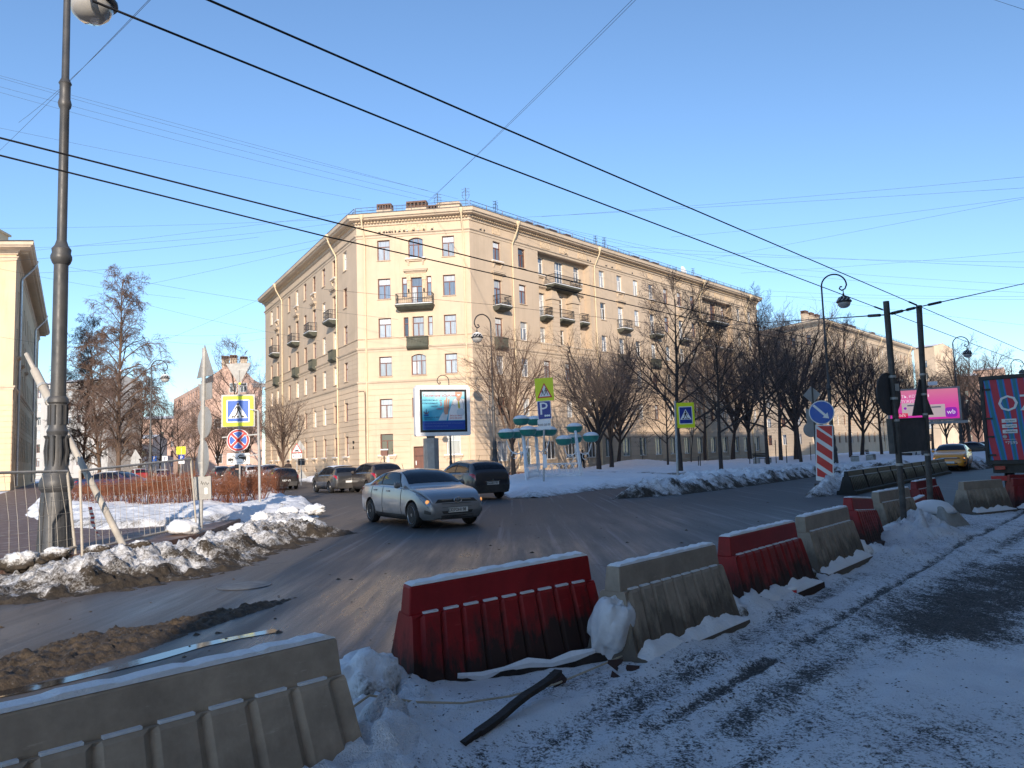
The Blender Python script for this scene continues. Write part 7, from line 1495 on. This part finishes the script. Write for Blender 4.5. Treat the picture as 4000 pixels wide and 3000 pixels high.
# ================================================================ people, birds, small things of the square
def person(label, p, rz, h=1.72, coat=(.012,.012,.014), legs=(.012,.012,.014), skin=(.45,.28,.2), hood=False, stride=.12, walk=True):
    o = thing('person', p, label, 'person', None, rz); s = h/1.72; me = bpy.data.meshes.new('figure')
    V = [(0,0,.93),(0,0,1.15),(0,-.01,1.38),(0,-.02,1.48),(0,-.03,1.60),(.10,0,.88),(.11,-stride*.5,.50),(.10,-stride*.2-.02,.09),(.10,-stride-.10,.04),(-.10,0,.88),(-.11,stride*.7,.48),(-.10,stride*1.3,.10),(-.10,stride*.9-.08,.04),(.19,0,1.38),(.25,.06,1.12),(.24,-.05,.90),(-.19,0,1.38),(-.25,-.05,1.12),(-.24,-.14,.92)]
    E_ = [(0,1),(1,2),(2,3),(3,4),(0,5),(5,6),(6,7),(7,8),(0,9),(9,10),(10,11),(11,12),(2,13),(13,14),(14,15),(2,16),(16,17),(17,18)]
    R_ = [.17,.17,.18,.07,.105,.12,.085,.06,.05,.12,.085,.06,.05,.085,.07,.055,.085,.07,.055]
    me.from_pydata([(x*s, y*s, z*s) for x, y, z in V], E_, []); fo = bpy.data.objects.new('figure', me); sc2, vl2 = tmp_scene(); sc2.collection.objects.link(fo); md = fo.modifiers.new('skin', 'SKIN'); 
    lay = me.skin_vertices[0].data if me.skin_vertices else None
    if lay is None:
        bm = bmesh.new(); bm.from_mesh(me); bm.verts.layers.skin.verify(); bm.to_mesh(me); bm.free(); lay = me.skin_vertices[0].data
    for i, r_ in enumerate(R_): lay[i].radius = (r_*s, r_*s*(.75 if i < 3 else 1)); lay[i].use_root = (i == 0)
    sb = fo.modifiers.new('sub', 'SUBSURF'); sb.levels = 1; sb.render_levels = 2
    vl2.update(); dg = vl2.depsgraph; nm = bpy.data.meshes.new_from_object(fo.evaluated_get(dg)); bpy.data.objects.remove(fo)
    m1 = pmat('coat', coat, .85, .2); m2 = pmat('trousers', legs, .85, .2); m3 = pmat('skin_tone', skin, .6, .1); nm.materials.clear()
    for m_ in (m1, m2, m3): nm.materials.append(m_)
    for f in nm.polygons: z = f.center.z/s; f.material_index = 2 if z > 1.50 else (1 if z < .82 else 0)
    smooth_mesh(nm, 180); b = link('body', nm, o); hm = MB(); hm.lathe([(.0,.13),(.06,.12),(.10,.06),(.11,.0),(.10,-.05),(.08,-.08)], 12); hc = hm.build('hood' if hood else 'cap', m1, o, True, 180, M=T(0, .0, 1.63*s)); hc.scale = (s,)*3; return o
person('person in black walking along the shop front of the corner block', at_px(1257, 73, .3), rad(40)); person('small child in a pale pink suit by the shop front of the corner block', at_px(1246, 72.5, .3), rad(60), .85, (.45,.25,.22), (.4,.22,.2), stride=.06)
person('hooded person in dark coat behind the red hedge', at_px(512, 33, .0), rad(150), 1.7, (.02,.02,.025), hood=True); person('person in dark hood standing behind the small black hatchback', at_px(622, 60, .2), rad(20), 1.7, (.03,.02,.018), hood=True)
# pigeons on the moulding of the chamfer and of the avenue facade
bm_ = MB(); bm_.lathe([(0,-.16),(.05,-.12),(.075,-.02),(.07,.06),(.03,.13),(0,.14)], 8, T(0,0,.11) @ RY(rad(-65))); bm_.lathe([(0,-.045),(.04,0),(0,.05)], 8, T(.10,0,.24)); bm_.box(-.24,-.1,-.03,.03,.02,.05); PG = bm_.mesh('pigeon', pmat('pigeon_grey', (.06,.06,.065), .8, .3), True, 180); PW = PG.copy(); PW.materials[0] = pmat('pigeon_white', (.6,.6,.6), .8, .1)
W2 = Matrix.Translation(Vector(block.location))
for i, u in enumerate((2.3,2.75,3.0,3.3,3.55,3.85,4.25,4.7,5.0,5.6,6.05,6.6,7.4)):
    M_ = W2 @ MC @ T(u, -.16, 23.0) @ RZ(rad(90 if i % 2 else -80)*(.3+(i % 3)*.5)); o = link('pigeon', PW if i in (8,10) else PG); o.matrix_world = M_; tag(o, 'white pigeon perched on the chamfer moulding' if i in (8,10) else 'grey pigeon in the row on the chamfer moulding below the cornice', 'pigeon', 'pigeons on the moulding')
for i, u in enumerate((1.4,1.9,14.6,18.7,19.2,22.3,23.5,27.8)): o = link('pigeon', PG); o.matrix_world = W2 @ MR @ T(u, -.16, 23.0) @ RZ(i); tag(o, 'grey pigeon on the moulding of the facade along the avenue', 'pigeon', 'pigeons on the avenue facade')
# benches, stakes, bins in the square
def bench(label, p, rz):
    o = thing('park_bench', p, label, 'bench', 'benches of the square', rz)
    for i in range(4): m = MB(); m.box(-.9,.9,-.22+i*.11,-.13+i*.11,.46,.50); m.build('seat_slat', MAT['wood_dark'], o)
    for i in range(3): m = MB(); m.box(-.9,.9,.26+i*.02,.29+i*.02,.56+i*.13,.66+i*.13); m.build('back_slat', MAT['wood_dark'], o)
    for x in (-.75, .75): m = MB(); m.box(x-.12,x+.12,-.25,.3,0,.46); m.build('leg', MAT['concrete'], o)
    m = MB(); m.box(-.88,.88,-.2,.2,.503,.57); m.build('snow_cap', MAT['snow_cap'], o); return o
for i, (x, Y, rz, lab) in enumerate(((1645,66,.6,'bench in the snow left of the white parked car'), (1845,60,1.2,'bench behind the tall lamp, left of two'), (1880,66,1.0,'bench behind the leaning tree by the dark poles'))): bench(lab, at_px(x, Y, .3), rz)
for i, (x, y, yt) in enumerate(((1509,1009,985),(1513,1010,982),(1620,1006,960),(1633,1007,958),(1677,1003,950),(1700,1004,962),(1752,998,955))):
    p = G(x, y, .25); m = MB(); m.tube([(0,0,-.2),(.03,0,PD(x, yt, p.y).z-.25)], .035, 6); o = m.build('tree_stake', MAT['bark'], None, True); o.location = p; tag(o, 'thin wooden stake standing in the snow among the square trees', 'stake', 'tree stakes')
# shop plaque and small house plates of the block front
mh = MB(); mh.lathe([(.37,.0),(.36,.008),(.33,.006),(.0,.006)], 24); mo = mh.build('manhole_cover', MAT['iron_grey']); mo.location = G(528,1266)+Vector((0,0,.004)); tag(mo, 'round iron manhole cover in the near lane', 'manhole')

for s_ in _tmp: bpy.data.scenes.remove(s_)
